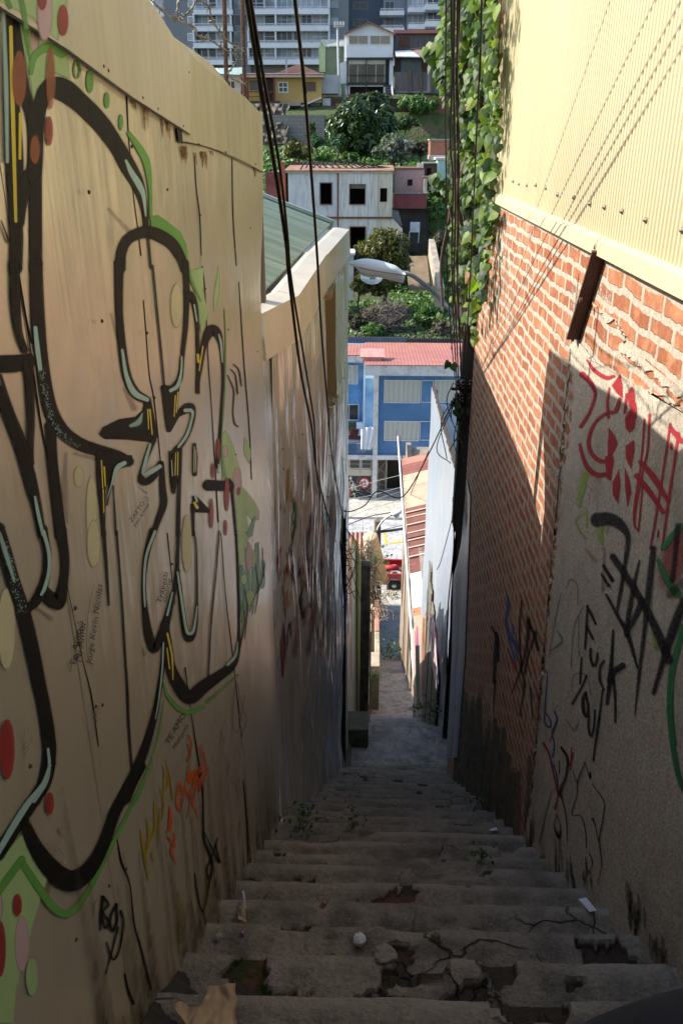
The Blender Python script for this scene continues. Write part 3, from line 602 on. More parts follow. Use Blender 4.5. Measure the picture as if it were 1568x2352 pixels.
S('E', [(1050, 720, 14), (1060, 860, 26), (1050, 1080, 8)], 5, .5); S('E', [(1110, 780, 20), (1080, 950, 8)], 5, .5); S('E', [(1215, 640, 16), (1200, 860, 10)], 5, .5); S('E', [(1325, 460, 14), (1330, 560, 8)], 5, .5); S('E', [(1410, 300, 10), (1400, 420, 6)], 5, .5)
f.build('yellow_scrawl', paintmat('ochre_paint', (.36, .26, .02), .5, .3, 40), wall)
f = Film(XL, L4)
for i in range(46):                              # thin illegible pencil and key marks low on the wall
    x = random.uniform(1200, 1420); y = random.uniform(950, 1500); f.stroke('C', [(x, y, 2.5), (x+random.uniform(-20, 25), y+random.uniform(20, 70), 3), (x+random.uniform(-25, 25), y+random.uniform(60, 150), 2)], .8, .55)
f.stroke('E', [(550, 860, 5), (556, 790, 6), (568, 765, 6)], 1); f.stroke('C', [(1380, 900, 6), (1370, 1120, 7), (1400, 1160, 6), (1440, 950, 5)], 1, .7); f.stroke('C', [(1440, 1300, 6), (1420, 1200, 6), (1450, 1100, 6), (1420, 1000, 5), (1395, 880, 6)], 1, .7)
f.build('marker_scrawl', paintmat('faded_marker', (.05, .05, .06), .5, fade=.6), wall)
f = Film(XL, L5)
for crop, x, y, w_, h_ in (('E', 340, 440, 45, 50), ('E', 380, 540, 25, 30), ('C', 570, 1080, 26, 60), ('C', 160, 1250, 28, 90), ('C', 860, 690, 16, 36), ('C', 440, 440, 10, 18), ('E', 365, 350, 20, 25)):
    for i in range(26): f.stroke(crop, [(x+random.gauss(0, .45)*w_, y+random.gauss(0, .45)*h_, random.uniform(2, 7)), (x+random.gauss(0, .5)*w_, y+random.gauss(0, .5)*h_, 2)], .8, .6)
f.build('scraped_patch', paintmat('bare_scraped_metal', (.42, .38, .30), .4), wall)

f = Film(XL, L5+.0009)                          # dark brown ragged streaks along the foot of the sheets
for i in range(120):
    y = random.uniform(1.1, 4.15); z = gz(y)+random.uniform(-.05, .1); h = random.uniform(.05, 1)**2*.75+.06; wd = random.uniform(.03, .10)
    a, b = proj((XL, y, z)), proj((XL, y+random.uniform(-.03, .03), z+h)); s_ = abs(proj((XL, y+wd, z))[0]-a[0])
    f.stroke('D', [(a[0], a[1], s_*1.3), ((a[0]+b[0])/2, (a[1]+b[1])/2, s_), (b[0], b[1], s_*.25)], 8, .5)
f.build('foot_streaks', paintmat('dark_foot_film', (.075, .062, .042), .9, .85, 26, .6), wall)
# ================================================================== GREEN-ROOFED HOUSE BEYOND (left)
PW = [(4.15, -.533), (4.40, -.530), (5.1, -.425), (6.5, -.328), (8.35, -.205)]
def xw(y): return float(np.interp(y, [a for a, b in PW], [b for a, b in PW]))
h2 = T('metal_clad_house', 'low house clad in crumpled cream sheet metal with green corrugated roof', 'house', (-.4, 6, -4))
CAPZ = -.80
WIN = (6.45, 7.25, -2.1, -1.12)
pstrokes = []            # (picture polyline, half width, colour)
def ps(pts, col): pstrokes.append((crom([(544.4+x*.1953, 1088.8+y*.1953, w*.1953/2) for x, y, w in pts], 8), col))
OC = (.42, .26, .04); GR = (.03, .14, .06); RD = (.26, .03, .03); BLu = (.14, .22, .33); WH = (.75, .74, .74); PU = (.15, .09, .13); BK = (.03, .028, .03); PK = (.48, .30, .28)
ps([(450, 250, 10), (440, 500, 40), (430, 820, 24)], OC); ps([(600, -20, 30), (590, 250, 50), (560, 420, 20)], OC); ps([(640, 150, 10), (620, 420, 40), (630, 760, 60), (640, 950, 20)], OC); ps([(300, 1850, 40), (260, 2000, 110), (235, 2360, 110)], OC)
ps([(680, 280, 26), (675, 420, 70), (650, 700, 80), (600, 960, 60)], GR); ps([(360, 850, 10), (380, 1050, 80), (350, 1350, 130), (290, 1700, 40)], GR); ps([(990, 1600, 30), (980, 1680, 20)], GR); ps([(1030, 1420, 16), (1035, 1480, 16)], GR)
ps([(510, 880, 20), (480, 1040, 70), (485, 1260, 20)], RD); ps([(620, 940, 20), (580, 1160, 60), (560, 1300, 20)], RD); ps([(440, 1340, 26), (435, 1440, 26)], RD); ps([(570, 1600, 20), (555, 1800, 50), (540, 2060, 70), (535, 2360, 30)], RD); ps([(520, 640, 8), (525, 800, 10)], RD)
ps([(880, 440, 20), (850, 650, 60), (820, 900, 60), (815, 1080, 24)], BLu); ps([(820, 770, 14), (900, 760, 14)], BLu); ps([(880, 880, 30), (870, 1000, 40)], BLu)
ps([(960, 860, 40), (970, 1100, 130), (960, 1300, 60)], WH); ps([(630, 960, 14), (625, 1120, 60), (640, 1340, 30)], WH); ps([(760, 930, 30), (740, 1120, 50), (780, 1380, 30)], WH); ps([(1090, 700, 60), (1120, 1000, 80), (1100, 1300, 40)], (.60, .62, .68)); ps([(570, 1200, 30), (560, 1300, 40)], WH)
ps([(900, 1100, 30), (910, 1220, 60), (900, 1320, 20)], PU); ps([(380, 1480, 60), (300, 1620, 50), (200, 1760, 50)], PU); ps([(760, 1380, 24), (750, 1560, 50), (800, 1760, 30)], BK); ps([(850, 1320, 30), (860, 1500, 60), (880, 1620, 20)], BK); ps([(420, 1680, 20), (440, 1760, 40), (480, 1790, 14)], BK)
ps([(340, 470, 8), (340, 620, 12), (365, 700, 7)], BK); ps([(360, 540, 7), (340, 640, 7)], BK); ps([(620, 1350, 40), (600, 1450, 80), (570, 1560, 30)], PK); ps([(220, 1990, 14), (240, 2060, 16), (300, 1880, 10), (290, 1750, 8), (240, 1900, 8)], BK); ps([(320, 2050, 16), (350, 2300, 20)], BK); ps([(180, 2080, 12), (230, 2200, 10), (245, 2330, 8)], BK)
ps([(430, 1950, 16), (450, 2200, 26)], BK); ps([(160, 480, 160), (110, 700, 160)], (.36, .5, .25)); ps([(900, 1500, 40), (880, 1760, 60), (840, 2100, 40)], (.30, .24, .22)); ps([(1060, 1650, 40), (1000, 2000, 60)], (.32, .27, .26)); ps([(700, 1700, 40), (680, 2100, 50)], (.34, .27, .24))
ps([(1000, -560, 20), (980, -330, 60), (960, -100, 20)], (.62, .42, .34)); ps([(1180, -560, 20), (1180, -380, 50), (1170, -180, 20)], (.60, .42, .38))
rs = random.Random(5)
for q in range(34):
    x = rs.uniform(420, 1150); y = rs.uniform(-100, 1250); l = rs.uniform(160, 420); w_ = rs.uniform(14, 50)
    ps([(x, y, w_*.2), (x-l*.04, y+l*.5, w_), (x-l*.06, y+l, w_*.2)], rs.choice([WH, WH, (.66, .68, .72), (.70, .66, .60), OC, GR, PK]))  # random streaks; the whites paint in silvery glints of the crumpled metal
for q in range(90):
    x = rs.uniform(300, 1180); y = rs.uniform(250, 2000)+ (300 if x < 500 else 0); l = rs.uniform(120, 420); w_ = rs.uniform(10, 34)
    ps([(x, y, w_*.3), (x-l*.04, y+l*.5, w_), (x-l*.06, y+l, w_*.3)], rs.choice([OC, RD, WH, WH, PU, BK, PK, (.34, .30, .30), (.55, .5, .45), BLu, (.62, .63, .68)]))
NY, NZ = 340, 150; ys2 = np.linspace(4.15, 8.35, NY+1)
m = MB(); pc = []; idx = {}
lead = [np.array([noise.noise(Vector((y*6., 0, 9))) for y in ys2])]
def disp(y, z, edge):
    a = noise.noise(Vector((y*8, z*.9, 2)))*.034+noise.noise(Vector((y*15, z*1.1, 7)))*.030+noise.noise(Vector((y*37, z*1.8, 3)))*.007
    lap = .006*((y*2.9) % 1.0)
    return (a*smooth(-.9, -2.0, z)+a*.25+lap)*edge
for j in range(NZ+1):
    for i in range(NY+1):
        y = ys2[i]; zb = gz(y)-.15 if y < 7.85 else -7.3; z = zb+(CAPZ-.16-zb)*j/NZ
        e = min(smooth(4.35, 4.6, y), 1)
        x = xw(y)+disp(y, z, e)+.02*smooth(.5, -.1, z-gz(y))
        m.v.append((x, y, z))
V = np.array(m.v); Xc = V[:, 0]*cy+V[:, 1]*sy; Yc = -V[:, 0]*sy+V[:, 1]*cy; dd = Yc*ct-V[:, 2]*st; uu = Yc*st+V[:, 2]*ct
QX, QY = 784+F_*Xc/dd, 1176-F_*uu/dd; pc = np.zeros((len(V), 4)); NN = np.array([noise.noise(Vector((y*30, z*3, 1)))*.5 for x, y, z in m.v])
for P, c in pstrokes:
    P = np.array(P); w_ = P[:, 2].max()*2.2+2; lo, hi = P[:, :2].min(0)-w_*2, P[:, :2].max(0)+w_*2
    I = np.where((QX > lo[0]) & (QX < hi[0]) & (QY > lo[1]) & (QY < hi[1]))[0]
    if not len(I): continue
    D = np.hypot(QX[I][:, None]-P[None, :, 0], (QY[I][:, None]-P[None, :, 1])*.5); q = D.argmin(1); t = D[np.arange(len(I)), q]/np.maximum(P[q, 2], .8)
    al = np.clip(((1.25+NN[I])-t)/.6, 0, 1); al = al*al*(3-2*al)*.96; J = al > .02; K = I[J]; pc[K, :3] = c; pc[K, 3] = np.maximum(pc[K, 3], al[J])
W = NY+1
for j in range(NZ):
    for i in range(NY):
        y = (ys2[i]+ys2[i+1])/2; z = (m.v[j*W+i][2]+m.v[(j+1)*W+i][2])/2
        if WIN[0] < y < WIN[1] and WIN[2] < z < WIN[3]: continue
        m.f.append((j*W+i, j*W+i+1, (j+1)*W+i+1, (j+1)*W+i)); m.mi.append(0)
m.build('wall_cladding', MSH2, h2, True, attr={'paint': pc})
m = MB(); m.prism([(xw(8.35)-.12, 8.34, -7.3), (xw(8.35)+.004, 8.34, -7.3), (xw(8.35)+.004, 8.34, CAPZ-.05), (xw(8.35)-.12, 8.34, CAPZ-.05)], (0, .06, 0)); m.build('corner_trim', mat('pale_grey_paint', (.55, .57, .60), .4), h2)
m = MB(); zz = -7.6
m.prism([(-.54, 4.46, 0+CAPZ-.2), (xw(6.4)-.12, 6.4, CAPZ-.2), (xw(8.3)-.1, 8.3, CAPZ-.2), (-4.2, 8.3, CAPZ-.2), (-4.2, 4.46, CAPZ-.2)], (0, 0, -6.5)); m.build('wall', mat('dark_block_wall', (.2, .17, .14), .9), h2)
# parapet flashing
MCAP = mat('cream_flashing', (.60, .55, .45), .38, 0, .12, 2.2, .08, 12)
m = MB(); cp = [(4.20, -.53), (4.72, -.385), (6.5, -.315), (8.42, -.19)]
sec = [(-.16, -.05), (-.16, .012), (-.12, .02), (.0, .0), (.012, -.24), (.004, -.245)]
for k in range(3):
    (ya, xa), (yb, xb) = cp[k], cp[k+1]
    lift = .005*(k % 2)
    vs = [(xa+a, ya-(.002 if k else 0), CAPZ+b+lift) for a, b in sec]+[(xb+a, yb, CAPZ+b+lift+.003) for a, b in sec]; n = len(sec)
    m.add(vs, [(i, i+1, i+1+n, i+n) for i in range(n-1)]+[tuple(reversed(range(n))), tuple(range(n, 2*n))])
    if k == 1:
        m.box((xa-.16, ya, CAPZ-.045), (xa-.155, yb, CAPZ+.0))
m.build('parapet_cap', MCAP, h2)
m = MB(); X0 = -.50                                    # dark open lap and diagonal braces under the cap
m.prism([(-.527, 4.42, CAPZ-.18), (-.522, 4.46, CAPZ-.18), (-.524, 4.47, -2.2), (-.528, 4.45, -2.2)], (.004, 0, 0)); m.build('lap_edge', MBLK, h2)
nl = None
for k in range(46):
    y = random.choice([4.62, 5.05, 5.42, 6.6, 7.0, 7.35, 7.8])+random.uniform(-.03, .03); z = random.uniform(-4.8, -1.1)
    p = Vector((xw(y)+disp(y, z, 1)+.004, y, z))
    if nl is None: nl = MB().lathe(p, [(.007, 0), (.006, .004), (.002, .006)], 7, 'X').build('nail', MRUST, h2); n0 = p.copy()
    else: q = nl.copy(); COL.objects.link(q); q.parent = h2; q.location = p-n0
fr = MB()
# recessed window
wn = MB(); y0, y1, z0, z1 = WIN; d = .16
xa, xb = xw(y0), xw(y1)
wn.box((xb-d-.05, y1-.0, z0), (xb-.0, y1+.035, z1+.03)); wn.box((xa-d-.05, y0-.035, z0), (xa+.006, y0, z1+.03)); wn.box((xa-d, y0, z1), (xa+.05, y1, z1+.035)); wn.prism([(xa-d, y0, z0), (xa+.02, y0, z0), (xb+.02, y1, z0), (xb-d, y1, z0)], (0, 0, -.04))
wnd = wn.build('window', mat('ochre_timber', (.34, .25, .13), .7, sc=(1, 1, .3)), h2)
MGL = mat('dark_glass', (.02, .022, .025), .08, 0, .1)
MB().prism([(xa-d+.02, y0, z0), (xb-d+.02, y1, z0), (xb-d+.02, y1, z1), (xa-d+.02, y0, z1)], (-.01, 0, 0)).build('pane', MGL, wnd)
# corrugated green roof
MGRF = mat('green_painted_iron', (.22, .28, .20), .4, 0, .3, 2.2, .1, 20, (.25, 6, 1), (.28, .33, .25), .2)
def corr(m, p, u, v, nu, nv, amp, pitch, nrm):
    """corrugated sheet: ridges run along v, repeat along u"""
    p, u, v, nrm = Vector(p), Vector(u), Vector(v), Vector(nrm); L = u.length; n = int(L/pitch*6)
    m.grid(lambda a, b: p+u*a+v*b+nrm*(amp*math.sin(a*L/pitch*2*math.pi)), n, nv)
m = MB(); corr(m, (-.60, 4.2, CAPZ+.03), (.22, 4.45, 0), (-2.2, 0, .80), 1, 4, .012, .085, (.3, 0, .95)); rf = m.build('roof', MGRF, h2, True)
m = MB(); m.bar((-.36, 8.66, CAPZ+.055), (-2.6, 8.66, CAPZ+.87), .07, .03); m.bar((-.36, 8.70, CAPZ+.01), (-2.6, 8.70, CAPZ+.83), .02, .09); m.build('ridge_flashing', mat('pale_green_flashing', (.34, .40, .35), .5), rf)
m = MB()
for k in range(60): p = Vector((random.uniform(-1.2, -.65), random.uniform(5, 8.4), 0)); p.z = CAPZ+.05+(-.60-p.x)*.364; m.lathe(p, [(.012*random.uniform(.5, 1.3), 0), (.008, .008)], 6)
m.build('roof_debris', mat('dry_leaf_litter', (.42, .38, .3), .9), rf)['kind'] = 'stuff'
m = MB()
for k in range(70):
    y = random.uniform(4.5, 7.0); x = xw(y)-.30+random.uniform(-.03, .05); m.lathe((x-.0, y, CAPZ+.015), [(.02*random.uniform(.4, 1.2), 0), (.01, .012)], 5)
m.build('gutter_litter', mat('brown_leaf_litter', (.16, .06, .03), .95), rf)['kind'] = 'stuff'

# ================================================================== YELLOW-CLAD BRICK HOUSE (right)
XR = .95; FZ = -.395; YE = 7.22
bh = T('brick_house', 'house on the right with rough orange brick below and yellow corrugated cladding above', 'house', (2.2, 3, -3))
def brickmat(name, b1, b2, mort, bw=.235, row=.076, ms=.0165, axis='YZ', bumpk=1., dark=(.10, .08, .06)):
    mt, N = newmat(name); tc = N('ShaderNodeTexCoord'); sx = N('ShaderNodeSeparateXYZ'); N.l.new(tc.outputs['Object'], sx.inputs[0])
    cb = N('ShaderNodeCombineXYZ'); N.l.new(sx.outputs[axis[0]], cb.inputs[0]); N.l.new(sx.outputs[axis[1]], cb.inputs[1])
    c = tc.outputs['Object']
    nn = N('ShaderNodeTexNoise', i={'Scale': 4.5, 'Detail': 6, 'Roughness': .62}); N.l.new(c, nn.inputs['Vector'])
    s1 = N('ShaderNodeVectorMath', operation='SCALE', i={'Scale': .068}); N.l.new(nn.outputs['Color'], s1.inputs[0])
    ad = N('ShaderNodeVectorMath', operation='ADD'); N.l.new(cb.outputs[0], ad.inputs[0]); N.l.new(s1.outputs[0], ad.inputs[1])
    br = N('ShaderNodeTexBrick', offset=.5, i={'Scale': 1., 'Mortar Size': ms, 'Mortar Smooth': .35, 'Bias': -.1, 'Brick Width': bw, 'Row Height': row})
    N.l.new(ad.outputs[0], br.inputs['Vector'])
    for q, col in (('Color1', b1), ('Color2', b2), ('Mortar', mort)): br.inputs[q].default_value = tuple(col)+(1,)
    n2 = N.noise(c, 28, 5, .65); n3 = N.noise(c, 1.4, 4); n4 = N.noise(c, 5, 5, .7)
    mo = N.rng(N.math('ADD', br.outputs['Fac'], N.math('MULTIPLY', N.math('SUBTRACT', n4, .53), .75)), .24, .66)
    k = N.mix(N.rng(n2, .3, .75, 0, .6), br.outputs['Color'], Vector(b1)*.55)
    k = N.mix(N.rng(N.noise(c, 9, 4), .52, .7, 0, .6), k, Vector(b2)*1.35)
    mk = N.mix(N.rng(n2, .35, .7), Vector(mort)*.75, Vector(mort)*1.15)
    mo = N.math('MAXIMUM', mo, N.rng(N.noise(c, 1.9, 7, .72), .585, .64))
    k = N.mix(mo, k, mk); k = N.mix(N.rng(N.noise(c, 2.1, 6, .7), .62, .72, 0, .55), k, dark)
    hh = N.math('ADD', N.math('MULTIPLY', mo, -.6), N.math('MULTIPLY', n2, .5))
    hh = N.math('ADD', hh, N.math('MULTIPLY', N.noise(c, 90, 3), .25))
    N.out(k, .85, 0, N.bump(hh, bumpk, .012), .25); return mt
MBR = brickmat('rough_orange_brick', (.36, .125, .06), (.54, .24, .125), (.50, .43, .335))
m = MB(); m.grid(lambda u, v: (XR+.0015*nz(u*30, v*40), -1.6+8.96*u, -7.6+(FZ-.0+7.6)*v), 200, 120); m.box((XR+.012, -1.6, -7.6), (XR+.24, 7.36, FZ)); m.build('brick_wall', MBR, bh)
# cladding: fine corrugated yellow sheets
MYEL = mat('yellow_ribbed_sheet', (.57, .49, .305), .45, 0, .07, 1.5, .03, 40, (1, 1, .15), dirt=.10)
m = MB(); prof = [(0, 0), (.004, .0065), (.020, .0065), (.024, 0)]; pitch = .036; pts = []
y = -1.5
while y < YE: pts += [(y+a, b) for a, b in prof]; y += pitch
vs = []; X = XR-.012
for yy_, d in pts: vs += [(X-d, yy_, FZ+.035), (X-d, yy_, 1.35)]
m.add(vs, [(2*i, 2*i+1, 2*i+3, 2*i+2) for i in range(len(pts)-1)]); m.box((XR+.0, -1.5, FZ+.02), (XR+.08, YE+.02, 1.35)); cl = m.build('cladding', MYEL, bh)
m = MB(); m.box((X-.012, YE-.0, FZ+.04), (XR+.1, YE+.05, 1.35)); m.build('corner_trim', MYEL, bh)
m = MB()                                              # drip flashing, in lengths that overlap
ysf = [-1.5, .9, 3.05, 3.5, 4.1, YE+.03]
for k in range(5):
    a, b = ysf[k], ysf[k+1]+.03; e = .002*(k % 2)
    sc_ = [(X+.0, FZ+.043+e), (X-.026-e, FZ+.026+e), (X-.030-e, FZ-.030), (X-.026-e, FZ-.030), (X-.022-e, FZ+.02), (X+.0, FZ+.036)]
    n = len(sc_); m.add([(x, a, z) for x, z in sc_]+[(x, b, z) for x, z in sc_], [(i, (i+1) % n, (i+1) % n+n, i+n) for i in range(n)]+[tuple(range(n)), tuple(reversed(range(n, 2*n)))])
m.build('flashing', mat('yellow_flashing', (.59, .51, .33), .4, 0, .06), bh)
sc0 = None; MSCR = mat('tarnished_screw', (.25, .23, .18), .35, .8)
for k, y in enumerate([2.62, 2.98, 3.27, 3.52, 3.76, 4.06, 4.42, 4.72, 5.02, 5.3, 5.58, 5.82]):
    p = Vector((X-.006, y, FZ+.15+random.uniform(-.012, .012)))
    if sc0 is None: mm = MB(); mm.lathe(p, [(.011, -.002), (.011, -.004), (.006, -.010), (.003, -.013)], 10, 'X'); sc0 = mm.build('screw', MSCR, bh); s0 = p.copy()
    else: q = sc0.copy(); COL.objects.link(q); q.parent = bh; q.location = p-s0
for k, (y, z) in enumerate([(5.2, 1.02), (5.5, .98), (5.8, .95)]): q = sc0.copy(); COL.objects.link(q); q.parent = bh; q.location = Vector((X-.006, y, z))-s0
m = MB().box((XR+.24, -1.6, -7.6), (4.5, 7.3, 1.3)); m.build('wall', mat('house_core', (.35, .3, .22), .9), bh)
m = MB().box((XR-.05, -1.8, 1.36), (4.8, 7.4, 1.46)); m.build('roof', mat('zinc_roof', (.4, .4, .4), .5), bh)
# stucco coat with ragged margin
mt, N = newmat('sandy_stucco'); c = N.coords(); g1 = N.noise(c, 95, 5, .7); g2 = N.noise(c, 2.2, 5); g3 = N.noise(c, 9, 5, .65)
k = N.mix(N.rng(g1, .36, .66), (.40, .33, .25), (.76, .67, .53)); k = N.mix(N.rng(g2, .4, .7, 0, .35), k, (.52, .445, .345)); k = N.mix(N.rng(N.noise(c, 200, 2), .6, .72, 0, .75), k, (.68, .62, .5)); k = N.mix(N.rng(N.noise(c, 130, 2), .62, .72, 0, .7), k, (.13, .10, .07))
k = N.mix(N.rng(N.noise(c, 1.1, 6, .7), .50, .70, 0, .6), k, (.19, .155, .11))
N.out(k, .92, 0, N.bump(N.math('ADD', N.math('MULTIPLY', g1, .8), g3), .8, .012, N.bump(N.noise(c, 3.5, 3), .6, .05)), .2)
XP = XR-.0065
def ragged(pts, amp, step=6, freq=.09):
    out = []
    for i in range(len(pts)):
        a, b = np.array(pts[i], float), np.array(pts[(i+1) % len(pts)], float); n = max(1, int(np.linalg.norm(b-a)/step))
        d = (b-a)/(np.linalg.norm(b-a)+1e-9); q = np.array((-d[1], d[0]))
        for k in range(n):
            p = a+(b-a)*k/n; out.append(tuple(p+q*amp*(nz(p[0]*freq, p[1]*freq, 3)+.5*nz(p[0]*freq*3, p[1]*freq*3, 8))))
    return out
def sheet(pts, X, th, name, mt, parent):
    m = MB(); m.prism([PX(x, y, X) for x, y in pts], (th, 0, 0)); return m.build(name, mt, parent)
edge = [(1308, 800), (1316, 900), (1306, 1010), (1290, 1110), (1275, 1250), (1262, 1400), (1250, 1560), (1238, 1650), (1226, 1780), (1212, 1880)]
top = [(1308, 800), (1322, 770), (1345, 705), (1362, 690), (1392, 745), (1405, 735), (1432, 770), (1420, 800), (1455, 835), (1500, 860), (1515, 880), (1545, 905), (1590, 930), (1700, 1010)]
right = [(2400, 1500), (4200, 3000)]
base = [PX(1, 1, XP)]
pl = ragged(top, 10, 5, .07)[:-1]
poly3 = [PX(x, y, XP) for x, y in ragged(edge[::-1], 7, 6)[:-6] if y < 1890]+[PX(x, y, XP) for x, y in ragged(top, 11, 5, .08) if True][:-8]
pe = poly3[-1]
poly3 += [Vector((XP, pe.y, pe.z)), Vector((XP, 1.0, pe.z+.25)), Vector((XP, -1.6, pe.z+.3)), Vector((XP, -1.6, -2.6)), Vector((XP, .7, -2.2)), Vector((XP, 3.9, -4.8))]
m = MB(); m.prism(poly3, (.008, 0, 0)); m.build('stucco_coat', mt, bh)
# smeared cement low on the brick
f = Film(XR-.003, -.001)
for i in range(46):
    x = random.uniform(1048, 1215); yb = 1600+(x-1048)*1.35; l = random.uniform(.2, 1)**1.5*170; f.stroke('D', [(x, yb+190, random.uniform(14, 30)), (x+4, yb+90, random.uniform(14, 26)), (x+8, yb+60-l*.8, random.uniform(4, 12))], 6, .9)
f.build('cement_smear', paintmat('stained_cement_smear', (.20, .17, .13), .92, .75, 22, .92), bh)
# rusty angle irons
MIR = mat('brown_rusty_iron', (.085, .038, .026), .75, 0, .4, 6, .4, 50)
a, b = PX(1372, 575, XR-.03), PX(1312, 775, XR-.03)
m = MB(); m.bar(a, b, .05, .012, up=(1, 0, 0)); m.bar(a+Vector((.0, -.028, 0)), b+Vector((.0, -.028, 0)), .012, .06, up=(1, 0, 0)); m.bar(PX(1378, 560, XR-.02), a, .03, .03); m.lathe(PX(1336, 690, XR-.055), [(.012, 0), (.012, -.012), (.004, -.014)], 8, 'X'); m.build('angle_iron', MIR, bh)
m = MB(); a, b = PX(1112, 545, XR-.03), PX(1109, 692, XR-.03); m.bar(a, b, .05, .012, up=(1, 0, 0)); m.bar(a+Vector((0, -.03, 0)), b+Vector((0, -.03, 0)), .012, .05, up=(1, 0, 0)); m.build('angle_iron', MIR, bh)
# graffiti on stucco and brick
XG = XP; K1 = .0022
PRS = paintmat('red_spray_paint', (.40, .035, .045), .7, .5, 120); PBK = paintmat('black_spray_on_stucco', (.022, .02, .022), .7, .55, 120); PGS = paintmat('green_spray_on_stucco', (.05, .22, .08), .7, .45, 120); PLM = paintmat('lime_spray', (.38, .52, .10), .7, .7, 110)
f = Film(XG, -K1); S = f.stroke
S('F', [(935, 1395, 14), (985, 1465, 26), (1060, 1510, 28), (1110, 1500, 20)], 3); S('F', [(905, 1490, 44), (955, 1540, 34), (988, 1620, 24), (950, 1740, 22), (895, 1830, 26)], 3); S('F', [(1080, 1580, 14), (1068, 1680, 20), (1075, 1770, 22)], 3)
f.area('F', [(1090, 1560), (1150, 1480), (1172, 1560), (1172, 1650), (1120, 1610)], 4); S('F', [(1150, 1650, 24), (1120, 1730, 28), (1060, 1745, 22), (985, 1810, 22), (945, 1920, 26), (965, 2010, 30), (1030, 2060, 30), (1090, 2050, 26)], 3)
f.area('F', [(1075, 1830), (1120, 1890), (1140, 1950), (1110, 2010), (1070, 2040), (1065, 1940)], 4); S('F', [(1195, 1620, 20), (1180, 1740, 16)], 3); f.spot('F', 1225, 1640, 24, 70, 4); f.spot('F', 1215, 1800, 30, 70, 4); f.spot('F', 1240, 1730, 22, 70, 4)
S('G', [(888, 195, 20), (905, 270, 26), (940, 350, 34), (1000, 395, 34), (1070, 390, 26)], 3)
f.area('G', [(1050, 270), (1100, 250), (1115, 300), (1090, 440), (1060, 420)], 4); f.area('G', [(1185, 200), (1245, 160), (1250, 230), (1225, 360), (1185, 290)], 4); f.area('G', [(1145, 350), (1158, 470), (1140, 590), (1100, 530), (1098, 440)], 4); f.area('G', [(1180, 340), (1215, 420), (1230, 510), (1200, 615), (1178, 470)], 4); f.area('G', [(1180, 20), (1255, -10), (1250, 90), (1190, 100)], 4)
for q in ([(1345, 0, 18), (1330, 240, 16), (1290, 420, 14), (1245, 690, 16), (1270, 765, 10)], [(1312, 30, 14), (1290, 300, 14), (1250, 560, 14), (1240, 690, 14)], [(1300, 440, 12), (1285, 620, 14), (1272, 760, 12)], [(1260, 400, 34), (1340, 500, 40), (1435, 640, 26)], [(1285, 310, 30), (1370, 410, 44), (1465, 565, 28)], [(1480, 60, 16), (1445, 300, 16), (1395, 620, 16), (1350, 880, 14)], [(1535, 120, 20), (1500, 360, 18), (1470, 560, 20), (1425, 890, 14)], [(1485, 90, 34), (1550, 170, 36)], [(1405, 760, 12), (1400, 800, 16)]): S('G', q, 3)
f.spot('G', 1487, 205, 10, 26); f.spot('G', 1520, 930, 90, 210, 20, .55, -.3); S('G', [(1180, 860, 6), (1180, 960, 6)], 2, .4); S('G', [(960, 470, 5), (950, 560, 6)], 3, .4); S('G', [(1050, 880, 20), (1040, 1150, 30)], 8, .35); S('G', [(920, 880, 20), (990, 960, 30)], 8, .3)
S('H', [(648, 212, 18), (688, 290, 12), (712, 400, 12), (735, 500, 14), (742, 560, 9), (725, 640, 16)], 2); S('H', [(765, 238, 12), (800, 290, 14), (822, 360, 14), (845, 275, 9)], 2); S('H', [(832, 238, 6), (828, 380, 10)], 2); S('H', [(715, 120, 8), (740, 60, 8), (690, 200, 8)], 2)
f.build('red_graffiti', PRS, bh)
f = Film(XG, -K1-.0006)
S = f.stroke
S('G', [(1560, 730, 36), (1500, 790, 44), (1440, 870, 40)], 4); S('G', [(1405, 960, 30), (1450, 1070, 46), (1530, 1180, 54)], 4); S('G', [(1568, 1400, 46), (1530, 1530, 46), (1490, 1700, 44), (1480, 1900, 42), (1490, 2060, 40), (1505, 2160, 38)], 3); S('H', [(1475, -20, 38), (1490, 160, 38), (1515, 330, 38), (1550, 470, 38), (1600, 560, 36)], 3)
f.build('green_graffiti', PGS, bh)
f = Film(XG, -K1-.0003); S = f.stroke
S('G', [(925, 390, 50), (895, 500, 50), (885, 600, 24)], 4, .8); S('G', [(930, 640, 14), (865, 690, 16), (885, 760, 16), (925, 810, 20)], 3, .8); S('G', [(930, 620, 14), (932, 740, 14)], 3, .8); S('G', [(1020, 740, 30), (1020, 790, 36), (1035, 850, 16)], 4, .8); S('G', [(1065, 740, 16), (1060, 780, 12)], 3, .8); S('G', [(1300, 1280, 36), (1320, 1330, 30)], 4, .8); S('G', [(1352, 1200, 14), (1365, 1420, 16), (1385, 1540, 26), (1410, 1500, 16)], 3, .8); S('G', [(1180, 900, 12), (1190, 1130, 8)], 3, .6)
f.build('lime_graffiti', PLM, bh)
f = Film(XG, -K1-.0009); S = f.stroke
S('G', [(1005, 690, 100), (1080, 685, 92), (1150, 720, 74), (1200, 790, 42), (1200, 880, 32), (1180, 1000, 28), (1160, 1130, 28), (1130, 1290, 18)], 5, .9); S('G', [(1105, 935, 46), (1180, 1045, 50), (1280, 1205, 52), (1370, 1370, 56), (1470, 1610, 64)], 5, .92)
S('G', [(1062, 1185, 20), (1140, 1330, 26), (1200, 1440, 34), (1265, 1665, 14)], 4, .92); S('G', [(1278, 960, 12), (1240, 1130, 30), (1200, 1360, 34), (1192, 1450, 30)], 4, .92); S('G', [(1295, 1225, 44), (1250, 1330, 40), (1195, 1430, 36)], 4, .9)
